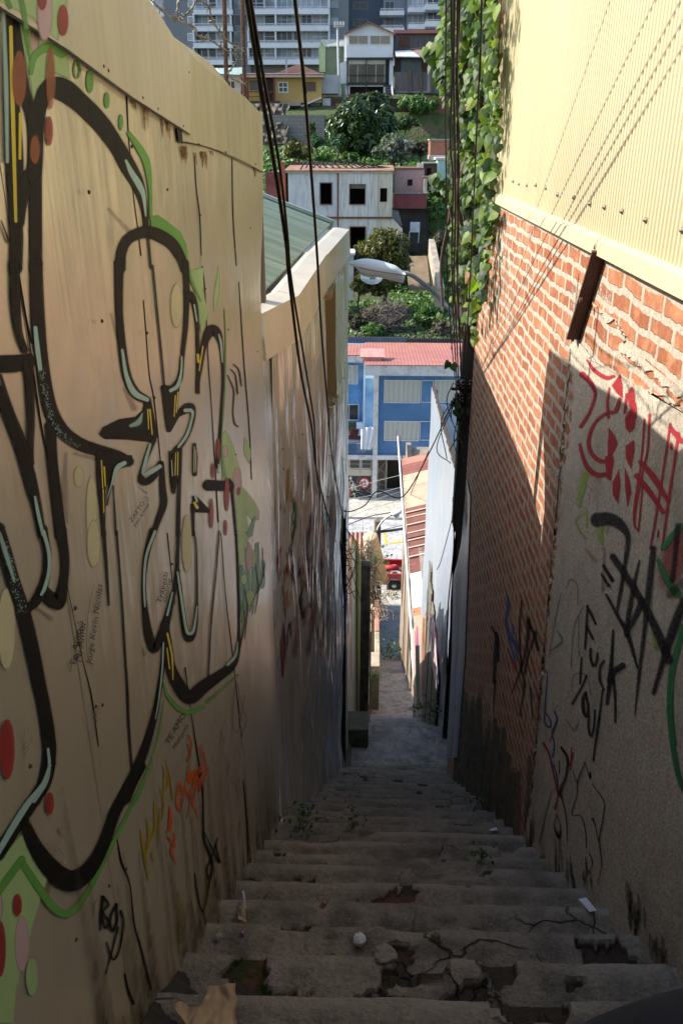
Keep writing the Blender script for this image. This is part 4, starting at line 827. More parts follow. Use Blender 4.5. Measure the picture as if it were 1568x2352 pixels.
S('G', [(1370, 880, 40), (1340, 1150, 48), (1310, 1430, 30), (1275, 1720, 24), (1248, 1975, 8)], 5, .9); S('G', [(1568, 1225, 54), (1490, 1440, 66), (1430, 1630, 40), (1370, 1830, 26)], 5, .92); S('G', [(1530, 730, 40), (1515, 900, 34), (1495, 1090, 34)], 5, .85); S('G', [(1045, 995, 22), (1098, 1085, 30)], 3); S('G', [(1030, 1050, 16), (1078, 1125, 24)], 3); S('G', [(1568, 1100, 50), (1480, 1180, 60)], 8, .6)
for q in ([(938, 1258, 14), (930, 1400, 20), (920, 1540, 14)], [(935, 1262, 18), (960, 1310, 22), (990, 1375, 16)], [(935, 1395, 18), (972, 1475, 18)],                                  # F
          [(958, 1540, 18), (958, 1600, 20), (978, 1652, 20), (998, 1615, 18), (1002, 1570, 14)],                                                                    # U
          [(1045, 1622, 20), (1020, 1660, 16), (1018, 1740, 18), (1045, 1810, 14)],                                                                                  # C
          [(1105, 1420, 16), (1098, 1560, 22), (1085, 1740, 36), (1065, 1900, 20)], [(1168, 1650, 40), (1110, 1690, 44), (1085, 1745, 40)], [(1105, 1720, 20), (1118, 1860, 18), (1120, 2020, 14)],   # K
          [(898, 1605, 12), (892, 1700, 14), (888, 1770, 12)], [(932, 1715, 14), (900, 1790, 14), (865, 1850, 14), (838, 1900, 18)],                                # Y
          [(925, 1830, 24), (908, 1870, 26), (912, 1950, 26), (935, 1985, 22), (942, 1920, 18), (925, 1835, 20)],                                                  # O
          [(948, 1985, 14), (943, 2050, 16), (958, 2112, 18), (978, 2060, 14), (985, 1945, 14)],                                                                   # U
          [(1035, 1815, 12), (1018, 1960, 14), (1000, 2090, 14)]): S('G', q, 3)
S('H', [(1015, 40, 14), (995, 170, 16), (975, 325, 12)], 2); f.spot('H', 955, 424, 8, 28, 2)
f.build('black_graffiti', PBK, bh)
f = Film(XG, -K1-.0012); S = f.stroke
for q in ([(920, 335, 8), (872, 465, 10), (868, 550, 8), (835, 680, 8), (895, 690, 8), (925, 790, 8), (930, 900, 7)], [(920, 335, 7), (950, 430, 7)], [(970, 480, 6), (1045, 595, 9), (1040, 700, 9), (1015, 850, 10), (1030, 1000, 8), (1005, 1140, 6)], [(972, 710, 16), (990, 760, 8), (1012, 860, 8)], [(620, 870, 8), (660, 700, 7), (700, 520, 5)],
          [(765, 240, 10), (805, 310, 18), (795, 430, 18), (755, 530, 24), (775, 590, 12), (800, 720, 8), (805, 860, 6)], [(740, 680, 6), (718, 750, 8), (750, 830, 26), (760, 760, 8), (735, 680, 6)], [(750, 330, 8), (752, 410, 8)], [(840, 390, 6), (868, 470, 8)], [(950, 930, 6), (970, 1000, 8), (940, 1060, 6), (925, 960, 6)]): S('H', q, 2, .85)
f.build('black_graffiti', PBK, bh)
f = Film(XG, -K1-.0002); S = f.stroke
for q in ([(680, 1600, 8), (740, 1280, 9), (765, 1170, 6)], [(700, 1550, 16), (770, 1490, 18), (740, 1420, 8)], [(800, 1140, 9), (825, 1085, 14), (870, 1120, 9), (872, 1250, 7)], [(830, 1660, 8), (850, 1400, 9), (910, 1260, 8)], [(880, 1330, 7), (880, 1560, 8), (905, 1600, 8)], [(830, 1820, 8), (850, 1710, 8), (930, 1720, 8), (960, 1840, 8)], [(845, 2070, 8), (870, 2040, 6)]): S('G', q, 2, .6)
S('H', [(800, 60, 6), (855, 130, 8), (880, 60, 6)], 2, .5); f.build('teal_graffiti', paintmat('teal_spray', (.10, .22, .22), .7, .6, 110), bh)
f = Film(XG, -K1-.0008); S = f.stroke
S('H', [(675, -260, 6), (655, 30, 10), (665, 90, 12), (695, 105, 12), (690, 50, 8), (660, 10, 8)], 2); S('H', [(720, 0, 10), (738, 60, 12), (705, 140, 10), (720, 220, 8), (708, 300, 12)], 2); S('H', [(700, 330, 9), (730, 400, 10), (745, 500, 6)], 2); S('H', [(765, 242, 14), (790, 280, 10)], 2)
f.build('blue_graffiti', paintmat('blue_spray', (.04, .12, .26), .7, .5, 110), bh)
XB2 = XR-.004
f = Film(XB2, -.0006); S = f.stroke
for q in ([(505, 1225, 12), (490, 1400, 12), (500, 1650, 14), (520, 1780, 12), (490, 1980, 8)], [(548, 1345, 30), (545, 1450, 26), (515, 1620, 16), (440, 1830, 8)], [(552, 1360, 20), (590, 1460, 20), (612, 1540, 24)], [(598, 1430, 24), (555, 1560, 16), (520, 1700, 14)], [(340, 1440, 22), (330, 1600, 30), (322, 1760, 20)], [(310, 1400, 20), (345, 1480, 20), (350, 1620, 14)], [(330, 1750, 14), (320, 1950, 8), (345, 2100, 5)], [(560, 1800, 10), (575, 2000, 6)]): S('G', q, 3, .85)
f.build('black_graffiti', PBK, bh)
f = Film(XB2, -.0010); S = f.stroke
for q in ([(405, 1180, 8), (418, 1260, 22), (400, 1360, 16), (430, 1460, 26), (470, 1520, 26), (475, 1620, 8)], [(400, 1350, 8), (415, 1460, 10), (460, 1600, 14)], [(445, 1390, 16), (450, 1440, 16)]): S('G', q, 3, .85)
f.build('blue_graffiti', paintmat('bright_blue_spray', (.05, .16, .42), .7, .5, 110), bh)
f = Film(XB2, -.0014); f.stroke('G', [(415, 1540, 8), (445, 1620, 14), (478, 1700, 10)], 3, .8); f.build('red_graffiti', PRS, bh)
f = Film(XG, -K1+.001)                              # damp, mossy streaks running down the stucco
for x, y, w_, l in ((745, 820, 40, 320), (820, 960, 50, 240), (930, 1010, 50, 150), (560, 700, 50, 300), (1240, 1150, 80, 280), (1280, 1300, 60, 250), (640, 950, 40, 120), (1400, 1500, 90, 260)):
    for i in range(7): xx = x+random.uniform(-.6, .6)*w_; yy_ = y+random.uniform(-.1, .6)*l; f.stroke('H', [(xx, yy_, w_*.2), (xx+5, yy_+l*.3, w_*.4), (xx+8, yy_+l*.6, w_*.15)], 7, .55)
f.build('damp_stain', paintmat('damp_moss', (.045, .038, .022), .9, .7, 60, .8), bh)
# ================================================================== POLES, IVY, CABLES
MPOLE = mat('tarred_pole_wood', (.055, .048, .040), .85, 0, .35, 5, .5, 45, (1, 1, .12))
MCAB = mat('black_cable_rubber', (.008, .008, .008), .5, spec=.25)
MSTEEL = mat('grey_galvanised', (.36, .36, .35), .45, .4, .1)
# right hand pole
PXR, PYR = .925, 7.52
pole = T('utility_pole', 'dark square wooden utility pole beside the ivy at the end of the brick wall', 'pole', (PXR, PYR, -7.1))
zl_ = PY(1060, 1262, PYR).z; m = MB(); m.prism([(PXR-.06, PYR-.055, zl_+.28), (PXR+.06, PYR-.055, zl_), (PXR+.06, PYR-.055, 1.2), (PXR-.06, PYR-.055, 1.2)], (0, .11, 0)); m.build('post', MPOLE, pole, bevel=.008)
for z in (zl_+.5, zl_+1.7, -.6): m = MB(); m.box((PXR-.066, PYR-.061, z), (PXR+.066, PYR+.061, z+.05)); m.build('wall_bracket', MIR, pole)
zi = PY(1047, 882, PYR-.07).z
m = MB()
for k, dx in enumerate((-.10, -.05, .02, .07)):
    for h in (0, -.16): m.lathe((PXR+dx, PYR-.09, zi+h*.8), [(.016, -.04), (.028, -.03), (.018, -.01), (.03, .005), (.018, .02), (.026, .035), (.008, .05)], 10)
m.build('insulator', mat('brown_glazed_insulator', (.05, .03, .025), .25), pole)
m = MB(); m.box((PXR-.15, PYR-.075, zi-.19), (PXR+.1, PYR-.056, zi-.165)); m.box((PXR-.15, PYR-.075, zi-.06), (PXR+.1, PYR-.056, zi-.035)); m.build('bracket', MIR, pole)
m = MB()
for k in range(14):
    a = Vector((PXR-.1+random.uniform(-.05, .12), PYR-.08, zi+random.uniform(-.2, .05))); b = Vector((PXR+random.uniform(-.18, .06), PYR-.08-random.uniform(0, .1), zi-random.uniform(.2, .75)))
    mid = (a+b)/2+Vector((random.uniform(-.2, .1), random.uniform(-.06, .02), random.uniform(-.2, .1))); m.tube([Vector(p) for p in crom([tuple(a), tuple(mid), tuple(b)], 8)], .0045, 5)
q = [(PXR-.03, PYR-.06, zi-.2), (PXR-.06, PYR-.075, zi-1.2), (PXR-.04, PYR-.08, zi-1.7), (PXR-.06, PYR-.07, zi-2.4), (PXR-.03, PYR-.07, zi-3.2)]; m.tube([Vector(p) for p in crom(q, 10)], .007, 6)
q = [(PXR-.06, PYR-.06, zi-1.3), (PXR-.16, PYR-.1, zi-1.8), (PXR-.2, PYR-.12, zi-1.9)]; m.tube([Vector(p) for p in crom(q, 8)], .004, 5)
m.build('service_wire', MCAB, pole)
# lamp on its bracket arm
lamp = T('street_lamp', 'white cobra-head street lamp on a curved grey arm reaching over the alley from the ivy', 'street lamp', (.3, 8.2, -1.2))
LYs = 8.15
c0 = PY(801, 605, LYs); c1 = PY(930, 628, LYs)
ax = (c1-c0).normalized(); up = Vector((0, -.05, 1)); up = (up-ax*up.dot(ax)).normalized(); sd = ax.cross(up)
MLW = mat('white_lamp_enamel', (.86, .87, .84), .35, 0, .06, 6, .02)
Lh = (c1-c0).length; m = MB(); NS_ = 16; secs = []
for i in range(NS_+1):
    t = i/NS_; wv = .13*math.sin(min(1, t*2.2+.10)*math.pi/2)*(1-.35*smooth(.6, 1, t)); top_ = .006+.066*math.sin(min(1, t*2.6+.05)*math.pi/2)*(1-.25*smooth(.5, .8, t))*(1-smooth(.78, 1.0, t)); bot = .008+.062*smooth(.05, .3, t)+.018*smooth(.5, 1, t)
    ring = []
    for k in range(18):
        a = 2*math.pi*k/18; cx, cz = math.cos(a), math.sin(a)
        ring.append(c0+ax*(Lh*t)+sd*(wv*math.copysign(abs(cx)**.75, cx))+up*((top_ if cz > 0 else bot)*math.copysign(abs(cz)**.8, cz)))
    secs.append(ring)
vs = [p for r_ in secs for p in r_]; fs = [(i*18+k, i*18+(k+1) % 18, (i+1)*18+(k+1) % 18, (i+1)*18+k) for i in range(NS_) for k in range(18)]+[tuple(range(18)), tuple(reversed(range(NS_*18, NS_*18+18)))]
m.add(vs, fs); m.build('housing', MLW, lamp, True)
mid = c0+ax*(Lh*.42)-up*.055
m = MB()
for (t0, t1, w_) in ((.09, 1, .006),):
    pts = []
    for i in range(3, 17):
        t = i/16; pts.append(secs[i][0]+up*.0); 
    m.tube(pts, .006, 6); m.tube([secs[i][9] for i in range(3, 17)], .006, 6)
m.build('rim', mat('grey_lamp_seal', (.35, .36, .36), .5), lamp)
mt, N = newmat('lamp_bowl_glass'); p = N.out((.85, .88, .9), .12, 0); p.inputs['Transmission Weight'].default_value = .6
vs = []; m = MB(); prof_ = [(.105, 0), (.108, -.012), (.10, -.045), (.075, -.075), (.04, -.093), (.004, -.098)]
rings = [[mid+(ax*math.cos(2*math.pi*k/20)*1.12+sd*math.sin(2*math.pi*k/20))*r_+up*h for k in range(20)] for r_, h in prof_]
m.add([p for r_ in rings for p in r_], [(i*20+k, i*20+(k+1) % 20, (i+1)*20+(k+1) % 20, (i+1)*20+k) for i in range(5) for k in range(20)]); m.build('bowl', mt, lamp, True)
m = MB(); q = [tuple(c1-ax*.10-up*.005), tuple(c1+ax*.04), tuple(PY(965, 646, LYs)), tuple(PY(1000, 675, LYs)), tuple(PY(1035, 715, LYs-.06)), tuple(PY(1066, 760, LYs-.12))]
m.tube([Vector(p) for p in crom(q, 8)], .021, 10); m.build('arm', mat('grey_painted_tube', (.27, .29, .28), .5), lamp, True)
# left hand post
pl_ = PX(787, 1300, -.155)
PYL = 7.75
post = T('utility_post', 'blackened wooden post with tangled wires at the far end of the crumpled sheet metal wall', 'post', (-.165, PYL, -7.1))
xa, xb = PY(781, 1400, PYL).x, PY(794, 1400, PYL).x; zt_ = PY(787, 1168, PYL).z
m = MB(); m.prism([(xa, PYL, -7.1), (xb, PYL, -7.1), (xb, PYL, zt_), (xa+.02, PYL, zt_-.32)], (0, .07, 0)); m.build('post_shaft', mat('charred_wood', (.014, .013, .012), .9, bump=.5, sc=(1, 1, .2)), post)
m = MB()
for k in range(16):
    a = Vector(((xa+xb)/2+random.uniform(-.03, .03), PYL-.02, zt_-.25-random.uniform(0, .5))); pts = [tuple(a)]
    for j in range(4): a = a+Vector((random.uniform(-.07, .08), random.uniform(-.03, .0), random.uniform(-.14, .05))); pts.append(tuple(a))
    m.tube([Vector(p) for p in crom(pts, 6)], .004, 5)
for k in range(3):
    a = (xb+.0, PYL-.01, zt_-.22); m.tube([Vector(p) for p in crom([a, (xb+.09+.02*k, PYL-.02, zt_-.42), (xb+.10, PYL-.02, zt_-.6-.05*k), (xb+.03, PYL, zt_-.85), (xb-.02, PYL, zt_-.95)], 8)], .0035, 5)
m.tube([Vector(p) for p in crom([(xa-.02, PYL-.02, zt_-1.0), (xa-.05, PYL-.03, zt_-1.15), (xa-.035, PYL-.03, zt_-1.3), (xa+.0, PYL-.03, zt_-1.25), (xa+.01, PYL-.03, zt_-1.1), (xa-.02, PYL-.02, zt_-1.0)], 8)], .005, 5)
m.build('wire_tangle', MCAB, post)
# overhead cables
def cable(name, label, pts, r, group=None, twist=0, n=12):
    m = MB(); P = [Vector(p) for p in crom(pts, n)]
    if twist:
        for ph in range(2):
            q = [p+Vector((math.cos(i*twist+ph*math.pi), 0, math.sin(i*twist+ph*math.pi)))*r*1.0 for i, p in enumerate(P)]; m.tube(q, r, 6)
    else: m.tube(P, r, 8)
    o = m.build(name, MCAB, None, True); return tag(o, label, 'cable', group)
def taut(pxs, z1, yend, zend, y0=-.8):
    """points of a straight-hung cable from height z1 overhead to its pole, seen at pxs"""
    s = (zend-z1)/(yend-y0); out = []
    for x, y in pxs:
        r = ray(x, y); q = r[2]/r[1]; Y = (z1-s*y0)/(q-s); out.append(tuple(PY(x, y, min(Y, yend-.02))))
    a, b = Vector(out[0]), Vector(out[1]); t = (y0-a.y)/(b.y-a.y); return [tuple(a+(b-a)*t)]+out
def along(pxs, x_at):
    """points of a cable seen at pxs, whose distance along the alley is given for each"""
    return [tuple(PY(x, y, Y)) for (x, y), Y in zip(pxs, x_at)]
GL_ = 'cables sweeping down the left side'
bx = (xa+xb)/2
cable('overhead_cable', 'thickest black cable swooping down left side of the alley, crossing its neighbour', taut([(566, -10), (595, 180), (630, 380), (657, 560), (664, 640), (690, 850), (716, 985), (727, 1080), (752, 1180), (772, 1232)], 2.5, PYL, zt_-.42)+[(bx, PYL-.03, zt_-.42)], .0062, GL_)
cable('overhead_cable', 'black cable in left pair which loops out to the right of the thickest one', taut([(574, -10), (606, 180), (642, 380), (660, 540), (670, 650), (704, 860), (722, 980), (728, 1100), (746, 1180), (765, 1222)], 2.55, PYL, zt_-.5)+[(bx-.02, PYL-.02, zt_-.6)], .0045, GL_)
cable('overhead_cable', 'black cable nearest the apartment block window, ending at the blackened left post', taut([(676, -10), (694, 150), (715, 400), (729, 600), (738, 760), (752, 930), (764, 1060), (784, 1172)], 2.5, PYL, zt_-.1)+[(bx, PYL, zt_-.1)], .005, GL_)
GR_ = 'cables dropping to the ivy pole'
zi_ = zi
rc = [([(1030, -10), (1020, 150), (1018, 300), (1025, 480), (1025, 620), (1034, 760), (1044, 868)], .0042, 'thin black cable furthest left of the bundle in front of the ivy'),
      ([(1036, -10), (1038, 150), (1034, 330), (1040, 420), (1037, 600), (1042, 760), (1048, 868)], .0055, 'wavy black cable second in the bundle in front of the ivy'),
      ([(1043, -10), (1041, 160), (1044, 330), (1045, 520), (1042, 640), (1048, 770), (1052, 868)], .0055, 'straight black cable third in the bundle in front of the ivy'),
      ([(1053, -10), (1049, 160), (1052, 330), (1052, 500), (1050, 640), (1056, 790), (1058, 868)], .0042, 'twisted dark cable nearest the leaves in the bundle before the ivy'),
      ([(1106, -10), (1103, 110), (1094, 300), (1088, 440), (1080, 620), (1070, 800), (1066, 870)], .0045, 'lone black cable crossing the middle of the ivy leaves')]
rc = [([(1024, -10), (1023, 150), (1023, 300), (1025, 480), (1027, 640), (1036, 780), (1044, 868)], rc[0][1], rc[0][2])]+rc[1:]
for i, (pp, r_, lab) in enumerate(rc):
    Ys = [3.7+.15*i, 4.0+.15*i, 4.5+.12*i, 5.15+.1*i, 5.8+.1*i, 6.9, 7.88]; Ys = Ys[:len(pp)]
    cable('overhead_cable', lab, taut(pp, [5.0, 3.5, 3.3, 3.1, 3.7][i], PYR-.1, zi), r_, GR_, twist=.55 if i == 3 else 0)
XB_ = PXR
cable('overhead_cable', 'upper of two cables slanting from the right pole down past the brown iron roof', along([(1050, 900), (985, 1040), (925, 1140), (878, 1208), (840, 1225), (815, 1170), (790, 1172)], [7.9, 8.6, 8.9, 8.7, 8.4, 8.0, 7.76])[:3]+along([(868, 1128), (838, 1160), (808, 1174), (790, 1174)], [8.7, 8.4, 8.0, 7.76]), .007, 'cables crossing the alley')
cable('overhead_cable', 'lower of two cables slanting from the right pole past the brown iron roof', along([(1052, 905), (1030, 945), (1000, 1000), (965, 1080), (930, 1160)], [7.9, 10, 13, 18, 25])+[(2.0, 34.2, -13.5)], .010, 'cables crossing the alley')
# hanging loose lead from the mossy boards
cable('hanging_lead', 'thin dark lead trailing down the front of the mossy orange boards', along([(790, 1250), (800, 1290), (815, 1340), (828, 1380), (834, 1420)], [7.8, 8.4, 8.8, 9, 9.1]), .0045)
# ------------------------------------------------------------------ barbed wire and rods over the left wall
for i, (xt, yt, xb_, yb_, Yr) in enumerate(((519, -20, 521, 200, 3.62), (561, -20, 563, 240, 4.02))):
    m = MB(); a = PY(xb_, yb_+25, Yr); b = PY(xt, yt, Yr); b.x = a.x+.01; m.tube([a, b], .008, 8)
    for k in range(60):
        t = k/60; m.tube([a+(b-a)*t, a+(b-a)*(t+.008)], .0098, 6)
    o = m.build('steel_rod', mat('rusty_rebar', (.09, .045, .028), .8, 0, .4, 12, .5, 120)); tag(o, ['rusty ribbed steel rod standing behind the sheet wall, crossed twice by barbed wire', 'rusty ribbed steel rod standing at the lower end of the sheet wall'][i], 'steel rod', 'steel rods along the sheet wall')
MW = mat('weathered_barbed_wire', (.22, .20, .17), .6, .5)
def barbed(label, pp):
    m = MB(); P = [PY(x, y, Y) for x, y, Y in pp]; Q = [Vector(q) for q in crom([tuple(p) for p in P], 14)]
    for ph in range(2): m.tube([q+Vector((math.cos(i*1.1+ph*math.pi), 0, math.sin(i*1.1+ph*math.pi)))*.0022 for i, q in enumerate(Q)], .0017, 5)
    acc = 0
    for i in range(1, len(Q)):
        acc += (Q[i]-Q[i-1]).length
        if acc > .115:
            acc = 0; d = (Q[i]-Q[i-1]).normalized(); x = d.orthogonal().normalized(); y = d.cross(x)
            for s in range(4):
                a = random.uniform(0, 6.28); v = x*math.cos(a)+y*math.sin(a); m.tube([Q[i]-v*.004+d*.008*(s-1.5), Q[i]+v*.018+d*random.uniform(-.008, .008)], .0014, 4)
            m.tube([Q[i]-d*.009, Q[i]+d*.009], .0045, 5)
    return tag(m.build('barbed_wire', MW), label, 'barbed wire', 'barbed wire strands on the wall')
barbed('lower strand of barbed wire running along the sheet wall top', [(330, -20, 2.6), (366, 18, 2.7), (395, 40, 2.8), (447, 62, 3.0), (453, 80, 3.05), (484, 92, 3.1), (510, 110, 3.2), (545, 133, 3.35), (520, 168, 3.6), (560, 190, 3.9)][:8]+[(522, 172, 3.62)])
barbed('upper strand of barbed wire sagging between the two rods', [(440, -8, 2.9), (478, 12, 3.0), (486, 40, 3.1), (500, 65, 3.2), (522, 92, 3.5), (545, 108, 3.8), (561, 118, 4.02)])
barbed('knotted loose loop of barbed wire at the top of the wall', [(398, 48, 2.75), (408, 20, 2.75), (412, 0, 2.7), (450, -8, 2.7), (445, 14, 2.72), (425, 36, 2.75), (405, 44, 2.75), (397, 38, 2.75), (400, 52, 2.76)])
barbed('short rusty end of barbed wire hanging between rods', [(521, 165, 3.62), (530, 178, 3.7), (545, 186, 3.85), (563, 192, 4.0)])
# ------------------------------------------------------------------ ivy
MIVY = leafmat('ivy_leaf', [(.012, .032, .012), (.02, .05, .015), (.05, .11, .02), (.015, .04, .013), (.12, .21, .03), (.03, .07, .018), (.24, .33, .04), (.04, .09, .02), (.17, .27, .03)], .48, .5)
MIVD = leafmat('dry_ivy_leaf', [(.22, .09, .03), (.30, .15, .06), (.16, .06, .025)], .25, .6)
LEAF = [(0, 0), (.32, -.10), (.50, .16), (.42, .48), (.22, .74), (0, 1.0), (-.22, .74), (-.42, .48), (-.50, .16), (-.32, -.10)]
def leaf(m, p, size, nrm, tip):
    nrm = Vector(nrm).normalized(); tip = Vector(tip); tip = (tip-nrm*tip.dot(nrm)).normalized(); s = tip.cross(nrm); k = random.uniform(.8, 1.1); cup = random.uniform(.08, .3)
    vs = [Vector(p)+(s*x*k+tip*y+nrm*(-cup*abs(x)-.12*y*y))*size for x, y in LEAF]+[Vector(p)+tip*.42*size]
    n = len(LEAF); m.add(vs, [(i, (i+1) % n, n) for i in range(n)])
ivy = T('ivy_plant', 'glossy green ivy hanging thickly over the pole and the end of the yellow wall', 'climbing plant', (.8, 7, -1.5))
def ivy_w(y):   # picture-height -> extent, surveyed
    return float(np.interp(y, [-120, 0, 90, 160, 260, 330, 420, 470, 560, 680, 770, 800], [1012, 1022, 1008, 998, 1030, 1042, 1006, 1026, 1034, 1040, 1064, 1072])), float(np.interp(y, [-120, 0, 200, 330, 420, 470, 520, 640, 700, 770, 800], [1140, 1138, 1140, 1146, 1160, 1165, 1135, 1108, 1100, 1092, 1088]))
m = MB(); md = MB(); n = 0
while n < 2700:
    y = random.uniform(-110, 780); a, b = ivy_w(y)
    if random.random() > min(1, (b-a)/110): continue
    x = random.uniform(a, b); u = (x-a)/(b-a); Y = 7.72-1.35*u+random.uniform(-.32, .10)
    if nz(x*.022, y*.022, 4) < -.04 and random.random() < .9: continue
    p = PY(x, y, Y)
    if p.x > .89: p.x = .89-random.uniform(0, .04)
    leaf(md if (random.random() < .012 or (560 > y > 500 and u > .85 and random.random() < .5)) else m, p, random.choice([.03, .038, .045, .055, .065, .08, .10])*random.uniform(.85, 1.1), (random.gauss(-.55, .5), random.gauss(-.65, .45), random.gauss(.5, .4)), (random.gauss(-.25, .4), random.gauss(-.1, .3), -1)); n += 1
for (x, y) in ((988, 130), (992, 98), (985, 112), (975, 108), (1002, 118), (995, 145), (1004, 160), (1000, 180), (1008, 140), (1012, 100), (990, 402), (1003, 398), (1000, 420), (996, 410), (1012, 415), (1040, 1050-0), (1046, 940), (1030, 830), (1038, 835), (1055, 938), (1085, 1060), (1048, 925), (1010, 720), (1100, 640)):
    if y > 900 and y != 940 and y != 938 and y != 925: continue
    leaf(m, PY(x, y, 7.4), random.uniform(.07, .11), (random.gauss(-.5, .4), -.7, .4), (random.gauss(0, .4), 0, -1))
for k in range(10): p = PX(1140+random.uniform(-6, 12), -20+k*24, .885); leaf(md, p, .07, (-1, -.3, .2), (0, -.3, -1))
m.build('foliage', MIVY, ivy)['kind'] = 'stuff'; md.build('dry_leaves', MIVD, ivy)['kind'] = 'stuff'
m = MB()
for k in range(14):
    x = random.uniform(.74, .90); y = random.uniform(7.0, 7.85); pts = [(x+random.gauss(0, .05), y+random.gauss(0, .05), z) for z in np.linspace(1.6, -random.uniform(.6, 1.7), 9)]; m.tube([Vector(p) for p in crom(pts, 4)], random.uniform(.006, .018), 6)
for k in range(50):
    p = PY(random.uniform(1045, 1110), random.uniform(450, 720), 7.3); m.tube([p, p+Vector((random.gauss(0, .05), random.gauss(0, .05), -random.uniform(.1, .35)))], .004, 5)
q = [tuple(PX(x, y, .885)) for x, y in ((1150, -40), (1148, 60), (1140, 200), (1138, 330), (1136, 420))]; m.tube([Vector(p) for p in crom(q, 6)], .006, 5)
m.build('stem', mat('ivy_bark', (.10, .065, .04), .85, 0, .3, 9), ivy)
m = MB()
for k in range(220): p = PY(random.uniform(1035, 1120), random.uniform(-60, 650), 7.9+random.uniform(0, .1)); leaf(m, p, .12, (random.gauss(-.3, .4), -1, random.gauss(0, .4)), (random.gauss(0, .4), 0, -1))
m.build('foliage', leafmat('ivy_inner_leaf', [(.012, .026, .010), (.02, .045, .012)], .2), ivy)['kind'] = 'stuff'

# ================================================================== RIGHT: SHEET FENCES BESIDE THE LANDING
MWSH = sheetmat('white_painted_sheet', (.30, .35, .43), (.34, .37, .41), .3, .35, .7)
fence = T('sheet_fence', 'tall bluish white sheet metal fence on the right below the ivy pole', 'fence', (1.0, 9, -7))
def wavy(name, X, y0, y1, ztop, zbot, mt, parent, amp=.012, lean=0.):
    m = MB()
    def fn(u, v):
        y = y0+(y1-y0)*u; zt = ztop(y) if callable(ztop) else ztop; zb = zbot(y) if callable(zbot) else zbot; z = zb+(zt-zb)*v
        return (X+amp*nz(y*7, z*1.0, X*9)+amp*.5*nz(y*19, z*2, 4)+lean*(1-v), y, z)
    m.grid(fn, 60, 40); m.grid(lambda u, v: tuple(Vector(fn(u, v))+Vector((.004, .0, 0))), 60, 40); return m.build(name, mt, parent, True)
lf = [PY(x, y, 7.42) for x, y in ((1062, 1225), (1056, 1268), (1040, 1325), (1038, 1420), (1037, 1500), (1031, 1620), (1024, 1740))]; rt = [PX(x, y, .938) for x, y in ((1071, 1098), (1079, 1141), (1074, 1300), (1070, 1400), (1067, 1505), (1058, 1620), (1049, 1740))]; m = MB()
m.grid(lambda u, v: tuple((lambda i, f: (lf[i]*(1-f)+lf[i+1]*f)*(1-u)+(rt[i]*(1-f)+rt[i+1]*f)*u+Vector((-.012*math.sin(u*7+v*2)*(1-u)*u*4, 0, 0)))(min(5, int(v*6)), v*6-min(5, int(v*6)))), 12, 24); m.build('sheet', MWSH, fence, True)
wavy('sheet', 1.03, 8.62, 12.95, lambda y: -3.52-.02*(y-8.6), lambda y: gz(y)-.3 if y < 9 else -7.2-.77*(y-8.84), MWSH, fence, .02)
m = MB(); m.bar((1.06, 8.6, -3.5), (1.06, 12.9, -3.6), .04, .05); 
for y in (8.66, 10.2, 11.6, 12.7): m.box((1.06, y-.04, -10.2), (1.11, y+.04, -3.6))
m.build('fence_frame', mat('dark_timber', (.06, .045, .035), .9), fence)
m = MB(); q = [tuple(PX(x, y, .97)) for x, y in ((1040, 1060), (1052, 1120), (1066, 1200), (1064, 1270), (1062, 1330))]; m.box((1.09, 7.5, -7.2), (1.14, 8.62, -4.4)); m.build('gap_shade_sheet', MBLK, fence)  # black sheet added to paint the dark gap between the fence sheets
f = Film(.93, 0); 
wc = T('weatherboard_shed', 'plain grey weathered sheet shed wall behind the white sheet fence', 'shed', (2.3, 11, -6))
m = MB(); m.prism([(1.12, 8.7, -7.3), (1.12, 12.9, -10.5), (1.12, 12.9, -3.95), (1.12, 8.7, -3.75)], (2.0, 0, 0)); m.build('wall', mat('grey_weathered_sheet', (.30, .31, .33), .6, sc=(1, 1, .2)), wc)
m = MB(); m.prism([(1.08, 8.7, -3.72), (1.08, 12.95, -3.92), (3.3, 12.95, -4.4), (3.3, 8.7, -4.2)], (0, 0, .05)); m.build('roof', mat('grey_weathered_roof', (.34, .35, .37), .5), wc)
# pink-sprayed plank hoarding further down
hb = T('painted_hoarding', 'short cream plastered wall with pink and purple sprayed streaks beside the lower path', 'wall', (1.2, 14, -11))
def polyX(name, pts, X, th, mt, parent): m = MB(); m.prism([PX(x, y, X) for x, y in pts], (th, 0, 0)); return m.build(name, mt, parent)
polyX('wall', [(986, 1393), (945, 1448), (952, 1640), (990, 1660)], 1.02, .10, mat('cream_rendered_wall', (.46, .36, .27), .85, 0, .25, 3, .4, 30, (1, 1, .3), (.5, .26, .17)), hb)
f = Film(1.02, -.006); f.stroke('D', [(957, 1440, 3), (958, 1520, 5), (960, 1620, 3)], 2, .85); f.stroke('D', [(953, 1450, 2), (955, 1560, 3)], 2, .7); f.build('sprayed_streak', paintmat('magenta_spray', (.42, .07, .28), .6, .5, 20), hb)
f = Film(1.02, -.008); f.stroke('D', [(972, 1420, 4), (971, 1500, 7), (968, 1600, 3)], 3, .6); f.build('sprayed_streak', paintmat('brick_red_spray', (.45, .13, .07), .6, .5, 20), hb)
pw = T('plank_fence', 'grey unpainted plank fence in shade at foot of white sheet fence', 'fence', (.95, 11, -8.5))
MGP = mat('grey_old_planks', (.20, .175, .14), .85, 0, .3, 5, .5, 40, (1, 1, .12))
for k in range(6):
    ya = 9.2+k*.37; zt = -6.5+.12*k-.1*random.random(); MB().box((.98+.01*(k % 2), ya, -7.3-.77*(ya-8.8)), (1.0+.01*(k % 2), ya+.36, zt)).build('plank', MGP, pw)
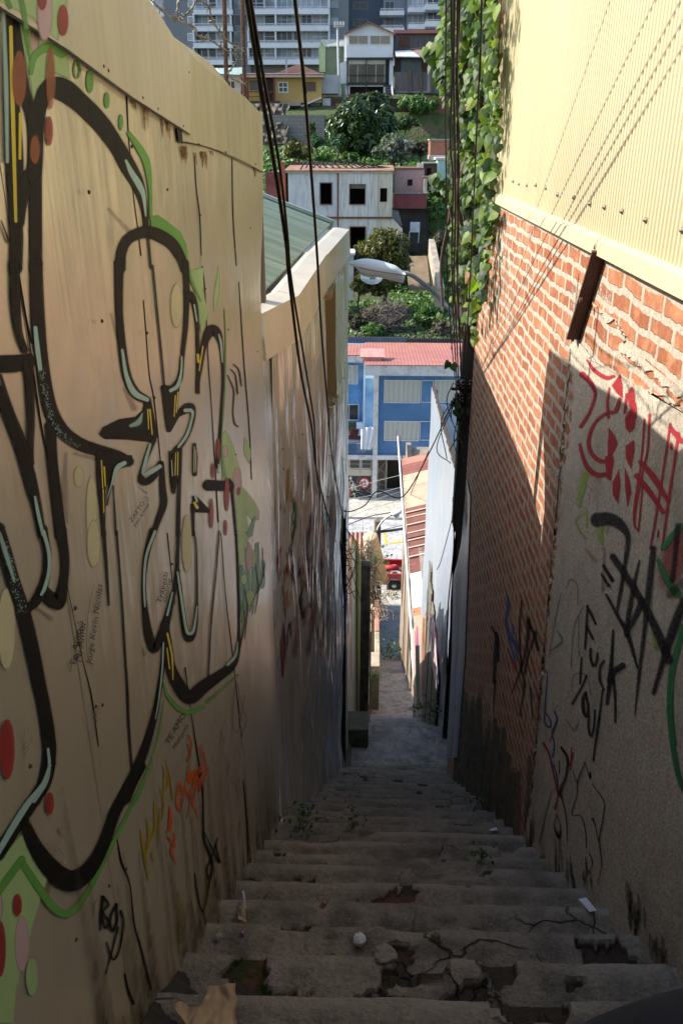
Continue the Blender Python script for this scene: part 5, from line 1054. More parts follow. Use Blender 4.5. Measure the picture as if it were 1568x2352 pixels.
m = MB(); p0 = PY(1000, 1530, 9.0); m.prism([PX(x, y, .88) for x, y in ((988, 1405), (996, 1430), (1000, 1500), (1006, 1570), (1002, 1590), (992, 1530), (984, 1450))], (.006, 0, 0)); sb = m.build('graffiti_sheet', mat('graffiti_white', (.62, .62, .66), .6)); tag(sb, 'pale graffiti patch with red scrawl, built as a thin sheet by the plank fence', 'poster')  # sheet added in place of graffiti on the metal fence
f = Film(.88, -.004); f.stroke('D', [(992, 1412, 2), (988, 1440, 1.5), (996, 1500, 1.2), (1004, 1580, 1.2)], 1.5); f.stroke('D', [(1000, 1450, 1.4), (1004, 1560, 1.2)], 1); o = f.build('red_scrawl', PRS, sb)
nb = MB(); nb.bar(PY(960, 1622, 9.3), PY(958, 1482, 9.5), .05, .02); o = nb.build('leaning_board', mat('pale_green_board', (.62, .68, .55), .5, var=.3, sc=(1, 1, .2))); tag(o, 'thin pale green board leaning at the foot of the plank fence', 'board')
# ================================================================== LEFT: BELOW THE LANDING
MMOSS = mat('moss', (.055, .075, .012), .95, 0, .4, 9, .8, 60)
kb = T('mossy_block', 'low mossy concrete block at the left corner of the landing', 'block', (-.1, 8.5, -7))
a, b = PY(795, 1660, 8.55), PY(846, 1636, 8.75)
MB().box((-.36, 8.40, -7.1), (b.x-.0, 8.78, b.z)).build('block', mat('mossy_concrete', (.13, .125, .10), .95, 0, .3, 4, .6, 40, col2=(.06, .075, .02)), kb, bevel=.02)
# kerb of the landing
MB().box((-.30, 7.7, -7.1), (-.14, 8.42, -6.98)).build('kerb', mat('mossy_kerb', (.13, .12, .10), .95, 0, .3, 6, .6, col2=(.05, .07, .015)), kb, bevel=.02)
bf = T('board_fence', 'tall weathered board fence, one board orange and edge green with moss', 'fence', (-.1, 9.1, -7.2))
def board(name, pxs, Y, mt, th=.03):
    m = MB(); q = [PY(x, y, Y+(x-797)/33*1.3) for x, y in pxs]; n = len(q); bk = [p+Vector((-th, th, 0)) for p in q]; m.add(q+bk, [tuple(range(n)), tuple(reversed(range(n, 2*n)))]+[(i, (i+1) % n, (i+1) % n+n, i+n) for i in range(n)]); return m.build(name, mt, bf)
MB1 = mat('flaking_cream_board', (.66, .58, .44), .85, 0, .3, 5, .6, 45, (1, 1, .1), (.40, .22, .13)); MB2 = mat('orange_painted_board', (.55, .22, .09), .8, 0, .25, 4, .4, 40, (1, 1, .12), (.46, .36, .26)); MB3 = mat('mossy_board', (.17, .19, .04), .95, 0, .35, 6, .8, 50, (1, 1, .15), (.20, .2, .05))
board('orange_board', [(793, 1650), (801, 1650), (806, 1260), (800, 1236), (794, 1222)], 9.0, MB2); board('cream_board', [(801, 1650), (823, 1650), (822, 1300), (818, 1262), (806, 1240)], 9.05, MB1); board('cream_board', [(797, 1650), (808, 1650), (808, 1420), (798, 1400)], 8.97, MB1); board('mossy_board', [(821, 1640), (828, 1640), (829, 1300), (824, 1262), (816, 1240)], 9.0, MB3)
dp = MB(); a, b = PY(828, 1400, 9.8), PY(849, 1400, 9.8); dp.box((a.x, 9.8, -8.6), (b.x, 9.95, PY(840, 1300, 9.8).z)); o = dp.build('gate_post', mat('dark_mossy_concrete', (.055, .05, .038), .95, 0, .4, 6, .8, 30, col2=(.10, .09, .07)), bevel=.012); tag(o, 'dark square concrete gate post tangled in dry twigs beside the board fence', 'post')
o = MB().box((PY(849, 1500, 10.3).x, 10.3, -8.8), (PY(852, 1500, 10.3).x, 10.33, PY(850, 1452, 10.3).z)).build('thin_batten', mat('pale_batten', (.46, .38, .26), .8)); tag(o, 'thin pale wooden batten upright just right of the gate post', 'batten')
lw = T('path_shade_wall', 'dark timber wall added along the left of the lower path to shade it', 'house', (-1.5, 18, -15))
m = MB(); m.prism([(-.30, 8.46, -7.4), (-.28, 13, -10.6), (-.05, 27, -18.4), (-.05, 27, -16.5), (-.2, 16.2, -11.3), (-.28, 13, -7.9), (-.30, 10.2, -5.7), (-.30, 8.46, -4.9)], (-4.0, 0, 0)); m.prism([(.50, 26.4, -18.4), (.58, 34.4, -21), (.58, 34.4, -18.2), (.50, 26.4, -15.4)], (-3.0, 0, 0)); m.build('wall', mat('dark_stained_timber', (.07, .055, .042), .85, sc=(1, 1, .15)), lw)  # added wall, its height shaped to keep direct sun off the path
pr = T('stepped_parapet', 'stepped cream parapet with pink brick cap on the left of the ramp', 'parapet', (.1, 19, -14))
MPR = mat('cream_render', (.52, .44, .32), .85, 0, .25, 3, .4, 30, col2=(.3, .3, .2)); MPK = mat('pink_brick_cap', (.46, .23, .17), .8)
def bar_px(x0, x1, y0, y1, Y, th, mt, nm, parent):
    a, b = PY(x0, y1, Y), PY(x1, y0, Y); MB().box((a.x, Y, a.z), (b.x, Y+th, b.z)).build(nm, mt, parent, bevel=.015)
bar_px(849, 871, 1546, 1636, 16.6, .5, mat('mossy_render', (.24, .22, .15), .9, 0, .3, 2, .4, col2=(.12, .17, .09)), 'wall', pr); bar_px(849, 872, 1530, 1548, 16.5, .6, MPR, 'coping', pr); bar_px(860, 872, 1500, 1532, 17.6, 1.0, MPR, 'coping', pr); bar_px(860, 871, 1448, 1502, 18.6, 1.6, MPK, 'coping', pr); bar_px(850, 861, 1400, 1500, 20.2, .3, MPR, 'wall', pr)
bar_px(846, 858, 1360, 1500, 22.5, .3, mat('brown_brick_pier', (.25, .15, .09), .9), 'pier', pr)
cs = MB(); cs.box((PY(850, 1630, 13).x-.05, 14.9, -12.6), (.12, 16.3, PY(850, 1622, 16).z-.3)); o = cs.build('rough_stone_block', mat('dark_stone_block', (.12, .11, .1), .95), bevel=.03); tag(o, 'grey stone block at the left foot of the ramp beside fallen leaves', 'block')
ch = MB(); a, b = PY(868, 1330, 25), PY(850, 1232, 24.6); ch.tube([a, b, b+(b-a)*.02], [.36, .25, .22], 14); o = ch.build('leaning_pillar', mat('cream_rounded_pillar', (.60, .51, .36), .85, 0, .15, 2, .4), None, True); tag(o, 'round cream plastered pillar leaning above the dry bush', 'pillar')
rr = T('rusty_shed_roof', 'small rusty corrugated shed roof behind the dry bush', 'shed', (-.6, 26, -14))
m = MB(); c_ = PY(838, 1265, 26); corr(m, (c_.x-1.0, 26, c_.z-.25), (1.35, 0, 0), (0, 1.3, .35), 1, 2, .03, .16, (0, -.3, .95)); m.build('roof', mat('rusty_pink_iron', (.42, .22, .16), .7, var=.3), rr, True); MB().box((c_.x-1.5, 26.1, -19), (c_.x+.3, 27.2, c_.z-.28)).build('wall', mat('cream_shed_wall', (.45, .38, .3), .9), rr)
# dry bush
def twig_bush(name, label, c, rad, n, mt, drop=.0, r0=.008, cat='bush'):
    b = T(name, label, cat, c); m = MB(); c = Vector(c)
    for k in range(n):
        d = Vector((random.gauss(0, 1), random.gauss(0, 1), random.gauss(.2, .9))).normalized(); p = c+Vector((random.gauss(0, .2)*rad[0], random.gauss(0, .2)*rad[1], random.gauss(0, .3)*rad[2])); pts = [tuple(p)]; L = random.uniform(.3, .9)
        for j in range(4):
            d = (d+Vector((random.gauss(0, .35), random.gauss(0, .35), random.gauss(-drop, .35)))).normalized(); p = p+Vector((d.x*rad[0], d.y*rad[1], d.z*rad[2]))*L/4; pts.append(tuple(p))
        P = [Vector(q) for q in crom(pts, 3)]; m.tube(P, [r0*(1-.75*i/len(P)) for i in range(len(P))], 4, False)
    m.build('twigs', mt, b)['kind'] = 'stuff'; return b
MTW = mat('dry_grey_twigs', (.15, .11, .075), .9, 0, .4, 20); MTW2 = mat('pale_dry_twigs', (.30, .23, .155), .9, 0, .4, 20)
b1 = twig_bush('dry_bush', 'tangle of dry leafless grey twigs hanging over the lower left of the path', tuple(PY(838, 1325, 11.5)), (.34, .9, .85), 330, MTW, .12, .0075)
tw = MB()
for k in range(34):
    p = PY(random.uniform(852, 874), random.uniform(1340, 1420), 12.2); pts = [tuple(p)]
    for j in range(4): p = p+Vector((random.uniform(.0, .11), random.gauss(0, .08), random.gauss(-.01, .06))); pts.append(tuple(p))
    tw.tube([Vector(q) for q in crom(pts, 3)], .005, 4, False)
tw.build('twigs', MTW2, b1)['kind'] = 'stuff'
# ================================================================== BROWN IRON ROOF HOUSE (right, lower)
ir = T('iron_roof_house', 'low house on the right with striped brown, beige and white iron roof and white gutter', 'house', (3, 19, -12))
XE = 1.12
ZE0 = PX(955, 1440, XE); ZE1 = PX(925, 1060, XE)
def eave(y): t = (y-ZE0.y)/(ZE1.y-ZE0.y); return ZE0.z+(ZE1.z-ZE0.z)*t
bands = [(1500, 1412, (.34, .17, .13)), (1412, 1381, (.42, .35, .26)), (1381, 1361, (.50, .21, .10)), (1361, 1281, (.80, .79, .78)), (1281, 1200, (.20, .07, .05)), (1200, 1130, (.21, .078, .055)), (1130, 1053, (.53, .40, .27)), (1053, 1030, (.26, .09, .07)), (1030, 1015, (.45, .2, .14))]
for k, (ya_, yb2, col) in enumerate(bands):
    Ya, Yb = PX(930+(ya_-1060)*.079, ya_, XE).y, PX(930+(yb2-1060)*.079, yb2, XE).y
    m = MB(); nrm = Vector((-.26, 0, 1)).normalized(); L = Yb-Ya; nn_ = max(6, int(L/.1*4)); off = .012*(k % 2)
    m.grid(lambda u, v: (XE-.05+4.2*v, Ya-.02+(L+.04)*u, eave(Ya+L*u)+.06+off+4.2*v*.27+.016*math.sin((Ya+L*u)/.17*6.283)), nn_, 2)
    m.build('roof_sheet', mat('roof_iron_%d' % k, col, .55, 0, .22, 2.5, .12, 20, (1, 1, 1), None, .25 if k != 3 else .05), ir, True)
m = MB()
for yy_ in (1142, 1154, 1171, 1190, 1207, 1224, 1245): Y_ = PX(930+(yy_-1060)*.079, yy_, XE).y; m.bar((XE-.05, Y_, eave(Y_)+.095), (XE+4.1, Y_, eave(Y_)+.095+4.15*.27), .045, .02)
m.build('roof_batten', mat('pale_batten_paint', (.66, .52, .40), .7), ir)
m = MB(); YA, YB = PX(960, 1480, XE).y, PX(920, 1018, XE).y; pts = [(XE-.10, y, eave(y)+.0) for y in np.linspace(YA, YB, 12)]; m.tube([Vector(p) for p in pts], .032, 10); m.tube([Vector(pts[0]), Vector(pts[0])+Vector((.02, -.2, -.2)), Vector(pts[0])+Vector((.08, -.25, -.8)), Vector(pts[0])+Vector((.08, -.25, -1.6))], .05, 8); m.build('gutter', mat('white_plastic_gutter', (.70, .70, .70), .3), ir, True)
m = MB(); m.bar((XE-.02, YA, eave(YA)-.02), (XE-.02, YB, eave(YB)-.02), .02, .16); m.build('fascia', mat('black_fascia', (.03, .028, .028), .6), ir)
m = MB(); m.prism([(1.30, YA, -13.0), (1.30, YB+.2, -17.2), (1.30, YB+.2, -9.05), (1.30, YA, -9.5)], (.15, 0, 0)); m.build('wall', mat('orange_brown_boards', (.29, .22, .165), .85, 0, .35, 3, .4, 30, (1, 2, .1), (.4, .32, .24)), ir)
m = MB(); m.box((1.32, YA, -19), (5, YB+.2, -9.2)); m.build('wall', mat('house_core2', (.3, .25, .2), .9), ir)
m = MB()
for y in (15.4, 16.6, 18.6, 20.5, 23): m.box((1.26, y, gz(y)-.2), (1.30, y+.14, eave(y)-.1))
m.build('door_post', mat('pale_door_posts', (.55, .46, .36), .8), ir)
m = MB(); m.box((1.6, YB+.6, -20.4), (1.9, YB+.9, -8.0)); 
# ================================================================== STREET LEVEL
up2 = T('wooden_street_pole', 'short brown wooden street pole carrying a white lamp above the road', 'pole', tuple(PY(868, 1395, 31.0)))
a, b = PY(868, 1400, 31), PY(866.5, 1196, 31); m = MB(); m.tube([a-Vector((0, 0, 1)), b], [.17, .135], 10); m.build('post', mat('brown_pole_wood', (.17, .12, .085), .85, sc=(1, 1, .1)), up2)
lm = T('street_lamp', 'white street lamp on the brown wooden pole down by the road', 'street lamp', tuple(PY(890, 1185, 31)))
m = MB(); q = [tuple(PY(x, y, 30.85)) for x, y in ((866, 1218), (870, 1208), (880, 1195), (890, 1187), (898, 1183))]; m.tube([Vector(p) for p in crom(q, 6)], .045, 8); m.build('arm', mat('pale_tube', (.6, .62, .62), .4), lm, True)
m = MB(); c_ = PY(909, 1178, 30.85); vs = []
for i in range(11):
    t = i/10; r_ = .17*math.sin(math.pi*min(1, .12+t*.85))**.6
    for k in range(12): a = 2*math.pi*k/12; vs.append(c_+Vector((-.22+.46*t, math.cos(a)*r_, .10*t-.04+math.sin(a)*r_*.7)))
m.add(vs, [(i*12+k, i*12+(k+1) % 12, (i+1)*12+(k+1) % 12, (i+1)*12+k) for i in range(10) for k in range(12)]+[tuple(range(12)), tuple(range(120, 132))]); m.build('housing', MLW, lm, True)
m = MB(); m.lathe(c_+Vector((.02, 0, -.10)), [(.13, 0), (.11, -.06), (.03, -.09)], 12); m.build('bowl', mt, lm, True) if False else m.build('bowl', mat('milky_bowl', (.7, .72, .72), .2), lm, True)
# wires over the street
sw = [([(780, 1195), (850, 1168), (925, 1147)], 33, .016), ([(780, 1212), (850, 1186), (925, 1172)], 33, .022), ([(780, 1230), (862, 1222), (926, 1213)], 32, .02), ([(780, 1238), (850, 1224), (926, 1206)], 32.2, .014), ([(868, 1222), (900, 1218), (926, 1214)], 31.0, .06), ([(780, 1128), (860, 1106), (924, 1090)], 38, .012), ([(780, 1150), (850, 1138), (924, 1118)], 38, .012), ([(780, 1160), (850, 1150), (924, 1128)], 38, .012)]
labs = ['white wire highest of those crossing above the far pavement', 'thick dark cable pair crossing above the far pavement edge', 'grey wire passing behind the brown pole head', 'thin wire just under the lamp bowl by the road', 'stout short grey cable running right from the brown pole', 'pale green wire crossing in front of the stone pillar', 'pale wire crossing below the round emblem', 'lowest pale wire crossing in front of the mural']
for (pp, Y, r_), lb in zip(sw, labs):
    m = MB(); P = [PY(x, y, Y) for x, y in pp]; d0, d1 = P[1]-P[0], P[-1]-P[-2]; m.tube([Vector(p) for p in crom([tuple(P[0]-d0*6)]+[tuple(p) for p in P]+[tuple(P[-1]+d1*6)], 6)], r_, 5)
    o = m.build('street_wire', mat('pale_wire' if 'pale' in lb or 'white' in lb else 'dark_wire', (.5, .55, .5) if 'pale' in lb or 'white' in lb else (.06, .06, .06), .6)); tag(o, lb, 'wire', 'wires over the street')
# road paint
MYP = mat('yellow_road_paint', (.68, .50, .06), .7, 0, .2, 3); MWP = mat('white_road_paint', (.75, .75, .74), .7, 0, .1, 3)
def roadpoly(pts, mt, name, label, cat='road marking'):
    m = MB(); m.prism([PZ(x, y, -20.492) for x, y in pts], (0, 0, .004)); return tag(m.build(name, mt), label, cat)
roadpoly([(880, 1225), (885, 1223), (890, 1250), (884, 1251)], MYP, 'road_marking', 'upright yellow stroke of the corner marking on the road'); roadpoly([(893, 1247), (925, 1240), (960, 1233), (960, 1238), (925, 1245), (894, 1250)], MYP, 'road_marking', 'long yellow line painted along the road')
m = MB(); cc = PZ(902, 1238, -20.49)
for (cx, hw, hh) in ((0, .34, .36), (.95, .34, .36)):
    n = 20
    vs = [cc+Vector((cx+hw*math.cos(2*math.pi*k/n)*s, hh*math.sin(2*math.pi*k/n)*s, .003)) for s in (1, .74) for k in range(n)]
    m.add(vs, [(k, (k+1) % n, n+(k+1) % n, n+k) for k in range(n if cx == 0 else n-4)])
tag(m.build('road_lettering', MWP), 'white O and C lettering painted on the road inside the yellow corner', 'road marking')
# red pickup
tr = T('pickup_truck', 'red pickup truck parked by the kerb with a spare tyre lying in its bed', 'pickup truck', tuple(PZ(905, 1362, -20.5)))
MRED = mat('red_car_paint', (.42, .018, .018), .3, 0, .1, 2, .01, coat=.5); MTY = mat('black_tyre', (.02, .02, .02), .8); MHUB = mat('steel_hub', (.45, .44, .42), .4, .6)
x0 = PY(864, 1340, 36.2).x; yc = 36.0; zg = -20.5; W_ = 1.62
def tb(lo, hi, mt, nm, bev=.03): return MB().box((x0+lo[0], yc+lo[1], zg+lo[2]), (x0+hi[0], yc+hi[1], zg+hi[2])).build(nm, mt, tr, bevel=bev)
m = MB()     # bed side with wheel arch, extruded plate
def side(y):
    pts = [(0, .48), (.42, .42)]+[(.88+.40*math.cos(a), .34+.40*math.sin(a)) for a in np.linspace(math.pi*.95, .05*math.pi, 10)]+[(2.05, .36), (2.05, .98), (0, 1.0)]
    MB().prism([(x0+a, yc+y, zg+b) for a, b in pts], (0, .09, 0)).build('bed_side', MRED, tr, bevel=.012)
side(0); side(W_-.09)
tb((.0, .09, .50), (.06, W_-.09, .98), MRED, 'tailgate', .015); tb((.06, .09, .56), (2.05, W_-.09, .62), mat('worn_bed_floor', (.16, .15, .15), .7, .3), 'bed_floor', 0); tb((1.98, .09, .6), (2.05, W_-.09, 1.05), MRED, 'bed_front', .015)
m = MB(); pr_ = [(2.05, .36), (4.55, .36), (4.6, .75), (4.5, .95), (3.55, 1.02), (3.05, 1.50), (2.2, 1.52), (2.08, 1.05)]; m.prism([(x0+a, yc, zg+b) for a, b in pr_], (0, W_, 0)); m.build('cab', MRED, tr, bevel=.05)
m = MB(); m.prism([(x0+a, yc-.005, zg+b) for a, b in ((2.2, 1.05), (3.4, 1.05), (3.02, 1.42), (2.28, 1.44))], (0, .01, 0)); m.build('window', MGL, tr)
for (wx, wy) in ((.88, .02), (.88, W_-.18), (3.75, .02), (3.75, W_-.18)):
    m = MB().lathe((x0+wx, yc+wy, zg+.31), [(.17, -.0), (.27, -.01), (.31, .03), (.31, .13), (.27, .17), (.17, .16)], 22, 'Y'); wh = m.build('wheel', MTY, tr, True)
    MB().lathe((x0+wx, yc+wy, zg+.31), [(.17, .03), (.17, .0), (.12, .012), (.11, -.012), (.05, -.015), (.01, -.02)][::1], 20, 'Y').build('rim', MHUB, wh, True)
tb((-.05, .2, .42), (.0, W_-.2, .54), MHUB, 'bumper', .02); tb((-.01, .03, .62), (.012, .09, .82), mat('red_tail_light', (.5, .02, .01), .2), 'tail_light', .004)
st_ = MB(); c_ = (x0+.98, yc+.50, zg+.63); vs = []
for i in range(24):
    a = 2*math.pi*i/24
    for k in range(10): b = 2*math.pi*k/10; r_ = .23+.085*math.cos(b); vs.append((c_[0]+r_*math.cos(a), c_[1]+r_*math.sin(a), c_[2]+.09+.09*math.sin(b)))
st_.add(vs, [(i*10+k, ((i+1) % 24)*10+k, ((i+1) % 24)*10+(k+1) % 10, i*10+(k+1) % 10) for i in range(24) for k in range(10)]); tag(st_.build('spare_tyre', mat('dusty_tyre', (.30, .29, .27), .9, var=.3), None, True), 'dusty grey tyre lying flat in red truck bed', 'tyre')
rl = MB(); rl.tube([(x0+.35, yc+1.1, zg+.78), (x0+1.15, yc+1.05, zg+.78)], .15, 14); tag(rl.build('bedroll', mat('red_canvas', (.50, .03, .04), .6, var=.2), None, True), 'rolled bright red canvas bundle in the truck bed', 'bundle')

# ================================================================== LITTER AND WEEDS ON THE STAIRS
def stair_pt(x, y):
    """meet of a sight line with the stair line, on the tread"""
    best = None
    for k in range(-1, NS):
        yk, zk = nosing(k); p = PZ(x, y, zk)
        if yk-GS-.02 <= p.y <= yk+.01: best = p; break
    if best is None: best = PZ(x, y, LZ)
    return best
MPAPER = mat('white_paper_litter', (.78, .77, .82), .6, 0, .05, 20)
def scrap(pts, name, label, mt, cat, th=.002, crumple=.006, lift=.012):
    cx, cy_ = sum(p[0] for p in pts)/len(pts), sum(p[1] for p in pts)/len(pts); z0 = stair_pt(cx, cy_).z; P = [PZ(x, y, z0) for x, y in pts]; c = sum(P, Vector())/len(P); m = MB(); z = c.z+lift
    n = len(P); ring = [Vector((p.x, p.y, z+random.uniform(-1, 1)*crumple)) for p in P]; mid = [Vector(((p.x+c.x)/2, (p.y+c.y)/2, z+random.uniform(0, 1)*crumple*1.5)) for p in P]; cen = Vector((c.x, c.y, z+crumple))
    vs = ring+mid+[cen]; fs = [(i, (i+1) % n, n+(i+1) % n, n+i) for i in range(n)]+[(n+i, n+(i+1) % n, 2*n) for i in range(n)]
    m.add(vs, fs); m.add([v-Vector((0, 0, th)) for v in vs], [tuple(reversed(f)) for f in fs]); return tag(m.build(name, mt), label, cat)
def blob(p, r, name, label, mt, cat, sq=.7):
    m = MB(); n = 12; vs = []
    for i in range(7):
        a = math.pi*i/6-math.pi/2
        for k in range(n):
            b = 2*math.pi*k/n; v = Vector((math.cos(a)*math.cos(b), math.cos(a)*math.sin(b), math.sin(a)*sq)); v *= r*(1+.45*noise.noise(v*2.3+Vector((p.x*9, p.y*7, 1)))); vs.append(Vector(p)+v+Vector((0, 0, r*sq*.75)))
    m.add(vs, [(i*n+k, i*n+(k+1) % n, (i+1)*n+(k+1) % n, (i+1)*n+k) for i in range(6) for k in range(n)]); return tag(m.build(name, mt), label, cat)
scrap([(1327, 2072), (1344, 2068), (1368, 2098), (1352, 2101)], 'paper_strip', 'clean white paper strip lying on a step by the right wall', MPAPER, 'paper', lift=.016, crumple=.001)
scrap([(1137, 1870), (1150, 1867), (1157, 1876), (1146, 1880)], 'paper_scrap', 'folded white paper scrap on a middle step near the right wall', MPAPER, 'paper')
scrap([(1122, 1908), (1138, 1904), (1142, 1911), (1128, 1913)], 'paper_scrap', 'torn white paper scrap two steps below the folded one', MPAPER, 'paper')
scrap([(1027, 1755), (1036, 1754), (1037, 1759), (1029, 1760)], 'paper_scrap', 'small white paper scrap on the landing edge at the right', MPAPER, 'paper'); scrap([(1030, 1766), (1037, 1765), (1038, 1771), (1031, 1772)], 'paper_scrap', 'greyish crumpled scrap just below landing edge', mat('grey_paper', (.45, .45, .5), .7), 'paper')
blob(stair_pt(826, 2164), .024, 'crumpled_cup', 'small crumpled white plastic cup in a broken step corner', mat('white_crumpled_plastic', (.72, .70, .68), .4, bump=.5), 'litter')
blob(stair_pt(884, 2196), .034, 'loose_stone', 'flat pale chip of concrete broken off the step edge', mat('pale_concrete_chip', (.26, .225, .175), .9, bump=.5), 'stone', .35)
sp = [(x, y) for x, y in ((1000, 2150), (1030, 2230), (1046, 2240), (1060, 2262), (1085, 2180), (1130, 2130), (1150, 2150), (1200, 2120), (1215, 2142), (1232, 2122), (1245, 2135), (1170, 2160), (940, 2262), (900, 2270), (860, 2285), (770, 2300), (740, 2320), (1010, 2205), (975, 2250), (1190, 2210), (1255, 2180), (680, 2150), (700, 2120), (650, 2160), (1080, 2300), (1120, 2310), (1160, 2330))]
for i, (x, y) in enumerate(sp[::14]):
    p = stair_pt(x, y); blob(p-Vector((0, 0, .012)), random.uniform(.008, .017), 'loose_stone', 'small loose grey-brown stones scattered among the broken near steps', MCON if False else mat('rubble_stone', (.15, .13, .105), .95, 0, .3, 8, .6, 60), 'stone', .7)['group'] = 'loose stones on the steps'
# torn brown paper bag at the lower left
bg_ = T('paper_bag', 'torn brown paper bag crumpled on the steps at the foot of the mural wall', 'paper bag', tuple(stair_pt(490, 2310)))
def bagsheet(pts, z0, amp):
    zz = stair_pt(490, 2320).z+z0; m = MB(); P = [PZ(x, y, zz) for x, y in pts]
    n = 24
    def fn(u, v):
        q = P[0]*(1-u)*(1-v)+P[1]*u*(1-v)+P[2]*u*v+P[3]*(1-u)*v; h = amp*(abs(nz(q.x*16, q.y*9, 2))+.5*abs(nz(q.x*40, q.y*30, 5)))
        return (q.x+.02*nz(q.y*20, 3), q.y+.02*nz(q.x*20, 5), q.z+h)
    m.grid(fn, n, n); return m.build('bag_panel', mat('brown_kraft_paper', (.46, .31, .18), .75, 0, .15, 6, .2, 20), bg_, True)
bagsheet([(425, 2375), (545, 2380), (540, 2262), (478, 2278)], .02, .028); bagsheet([(400, 2330), (470, 2372), (500, 2310), (412, 2308)], .015, .022)
scrap([(545, 2092), (562, 2090), (566, 2130), (548, 2132)], 'card_scrap', 'printed cardboard scrap standing against the left wall edge of a step', mat('printed_card', (.42, .34, .22), .6, var=.4, scale=20), 'card', lift=.03, crumple=.02)
scrap([(556, 2060), (562, 2060), (568, 2098), (560, 2098)], 'card_scrap', 'narrow pale blue and tan wrapper beside the printed card', mat('pale_wrapper', (.45, .44, .46), .5, var=.3, scale=25), 'card', lift=.03)
scrap([(548, 2150), (561, 2144), (561, 2155)], 'foil_scrap', 'tiny bluish foil triangle on a left step', mat('blue_foil', (.35, .38, .5), .3, .5), 'foil'); scrap([(491, 2158), (505, 2146), (512, 2156), (500, 2166)], 'card_scrap', 'small tan card scrap lying in grit on a left step', mat('tan_card', (.40, .30, .2), .8), 'card')
# soil heap at lower left
m = MB(); pc_ = [stair_pt(x, y) for x, y in ((350, 2350), (420, 2190), (450, 2170))]
m = MB(); 
def soil(u, v):
    y = 1.0+.75*u; x = -.58+.17*v*(.5+.5*math.sin(u*3.14)); zb = -1.56-.66*(y-1.0)/.28*.21*1.5
    zl = -GS*(7.29+.754*(y/GS-5.2))-.03
    return (x, y, zl+.02*(1-v)-.10*v*v+.02*nz(x*25, y*25)+.012*nz(x*60, y*60))
m.grid(soil, 30, 16); o = m.build('soil_heap', mat('dark_soil', (.045, .038, .03), .98, 0, .5, 14, .9, 60), None, True); tag(o, 'dark heap of crumbly soil against the foot of the mural wall', 'soil', None, 'stuff')
# weeds
MWEED = leafmat('weed_leaf', [(.025, .06, .012), (.05, .11, .02), (.08, .15, .03)], .3, .5)
def weed(px, Y, n, rad, size, label, name='weed', kindx=None, zoff=0):
    p0 = px if isinstance(px, Vector) else PY(*px, Y); w_ = T(name, label, 'plant', tuple(p0)); m = MB(); ms = MB()
    for k in range(n):
        d = Vector((random.gauss(0, 1), random.gauss(0, 1), abs(random.gauss(0, .9)))); p = p0+Vector((d.x*rad, d.y*rad, d.z*rad*.9+.01)); leaf(m, p, size*random.uniform(.6, 1.3), (random.gauss(0, .5), random.gauss(-.4, .5), 1), (d.x, d.y, random.gauss(.2, .4)))
    for k in range(7): ms.tube([p0, p0+Vector((random.gauss(0, rad*.6), random.gauss(0, rad*.6), rad))], .003, 4)
    m.build('leaves', MWEED, w_)['kind'] = 'stuff'; ms.build('stems', mat('green_stem', (.06, .09, .02), .8), w_)
weed(stair_pt(700, 1872)+Vector((0, 0, .0)), 0, 22, .03, .022, 'leafy green weed on a left step against the wall', 'weed'); weed(stair_pt(690, 1905), 0, 50, .06, .022, 'flat patch of tiny weeds one step below the leafy weed'); weed(stair_pt(1108, 1850), 0, 30, .06, .025, 'thin weed clinging to foot of brick wall'); weed(stair_pt(812, 1897), 0, 16, .04, .02, 'moss tuft in a crack midway across the stairs'); weed(stair_pt(1105, 1990-20), 0, 26, .035, .016, 'moss tuft in broken hole near the right of the steps')
weed(PY(1002, 1640, 8.9), 0, 70, .10, .03, 'low green weeds at foot of the plank fence on the right'); weed(PY(962, 1628, 9.2), 0, 40, .05, .025, 'bright green weeds around the pale leaning board'); weed(PY(856, 1560, 15.5), 0, 40, .12, .05, 'small weed at the foot of the stepped parapet'); weed(PY(884, 1500, 24), 0, 60, .2, .08, 'weed growing at the dark passage edge on the lower path'); weed(PY(925, 1490, 25.5), 0, 70, .25, .09, 'green weeds at the right corner of lower path')
weed(PZ(900, 1372, -20.36), 0, 50, .20, .07, 'grass tufts along the kerb under the truck'); weed(PY(862, 1290, 12), 0, 40, .1, .05, 'fresh green sprig in the dry bush')
m = MB()
for k in range(60): p = PY(random.uniform(849, 905), 1625-random.random()**1.5*90, 16.35); q = Vector((p.x, 16.3+(1640-0)*0, 0)); yv = 16.25+random.random()**1.6*3.2; xv = .03+random.random()**2*.3; leaf(m, (xv, yv, ramp_z(yv)+.02), random.uniform(.03, .07), (random.gauss(0, .3), random.gauss(0, .3), 1), (random.gauss(0, 1), random.gauss(0, 1), 0))
tag(m.build('fallen_leaves', leafmat('brown_fallen_leaf', [(.16, .06, .03), (.24, .11, .05), (.1, .045, .025)], .1, .7)), 'brown fallen leaves along left side of the ramp', 'leaves', None, 'stuff')
dl = MB()
for k in range(26): p = PZ(random.uniform(1025, 1046), random.uniform(1655, 1680), -6.95); leaf(dl, p, random.uniform(.03, .07), (random.gauss(0, .6), -.5, 1), (random.gauss(0, 1), random.gauss(0, 1), 0))
tag(dl.build('dry_leaf_pile', MIVD), 'small pile of dry brown leaves at the right corner of the landing', 'leaves', None, 'stuff')
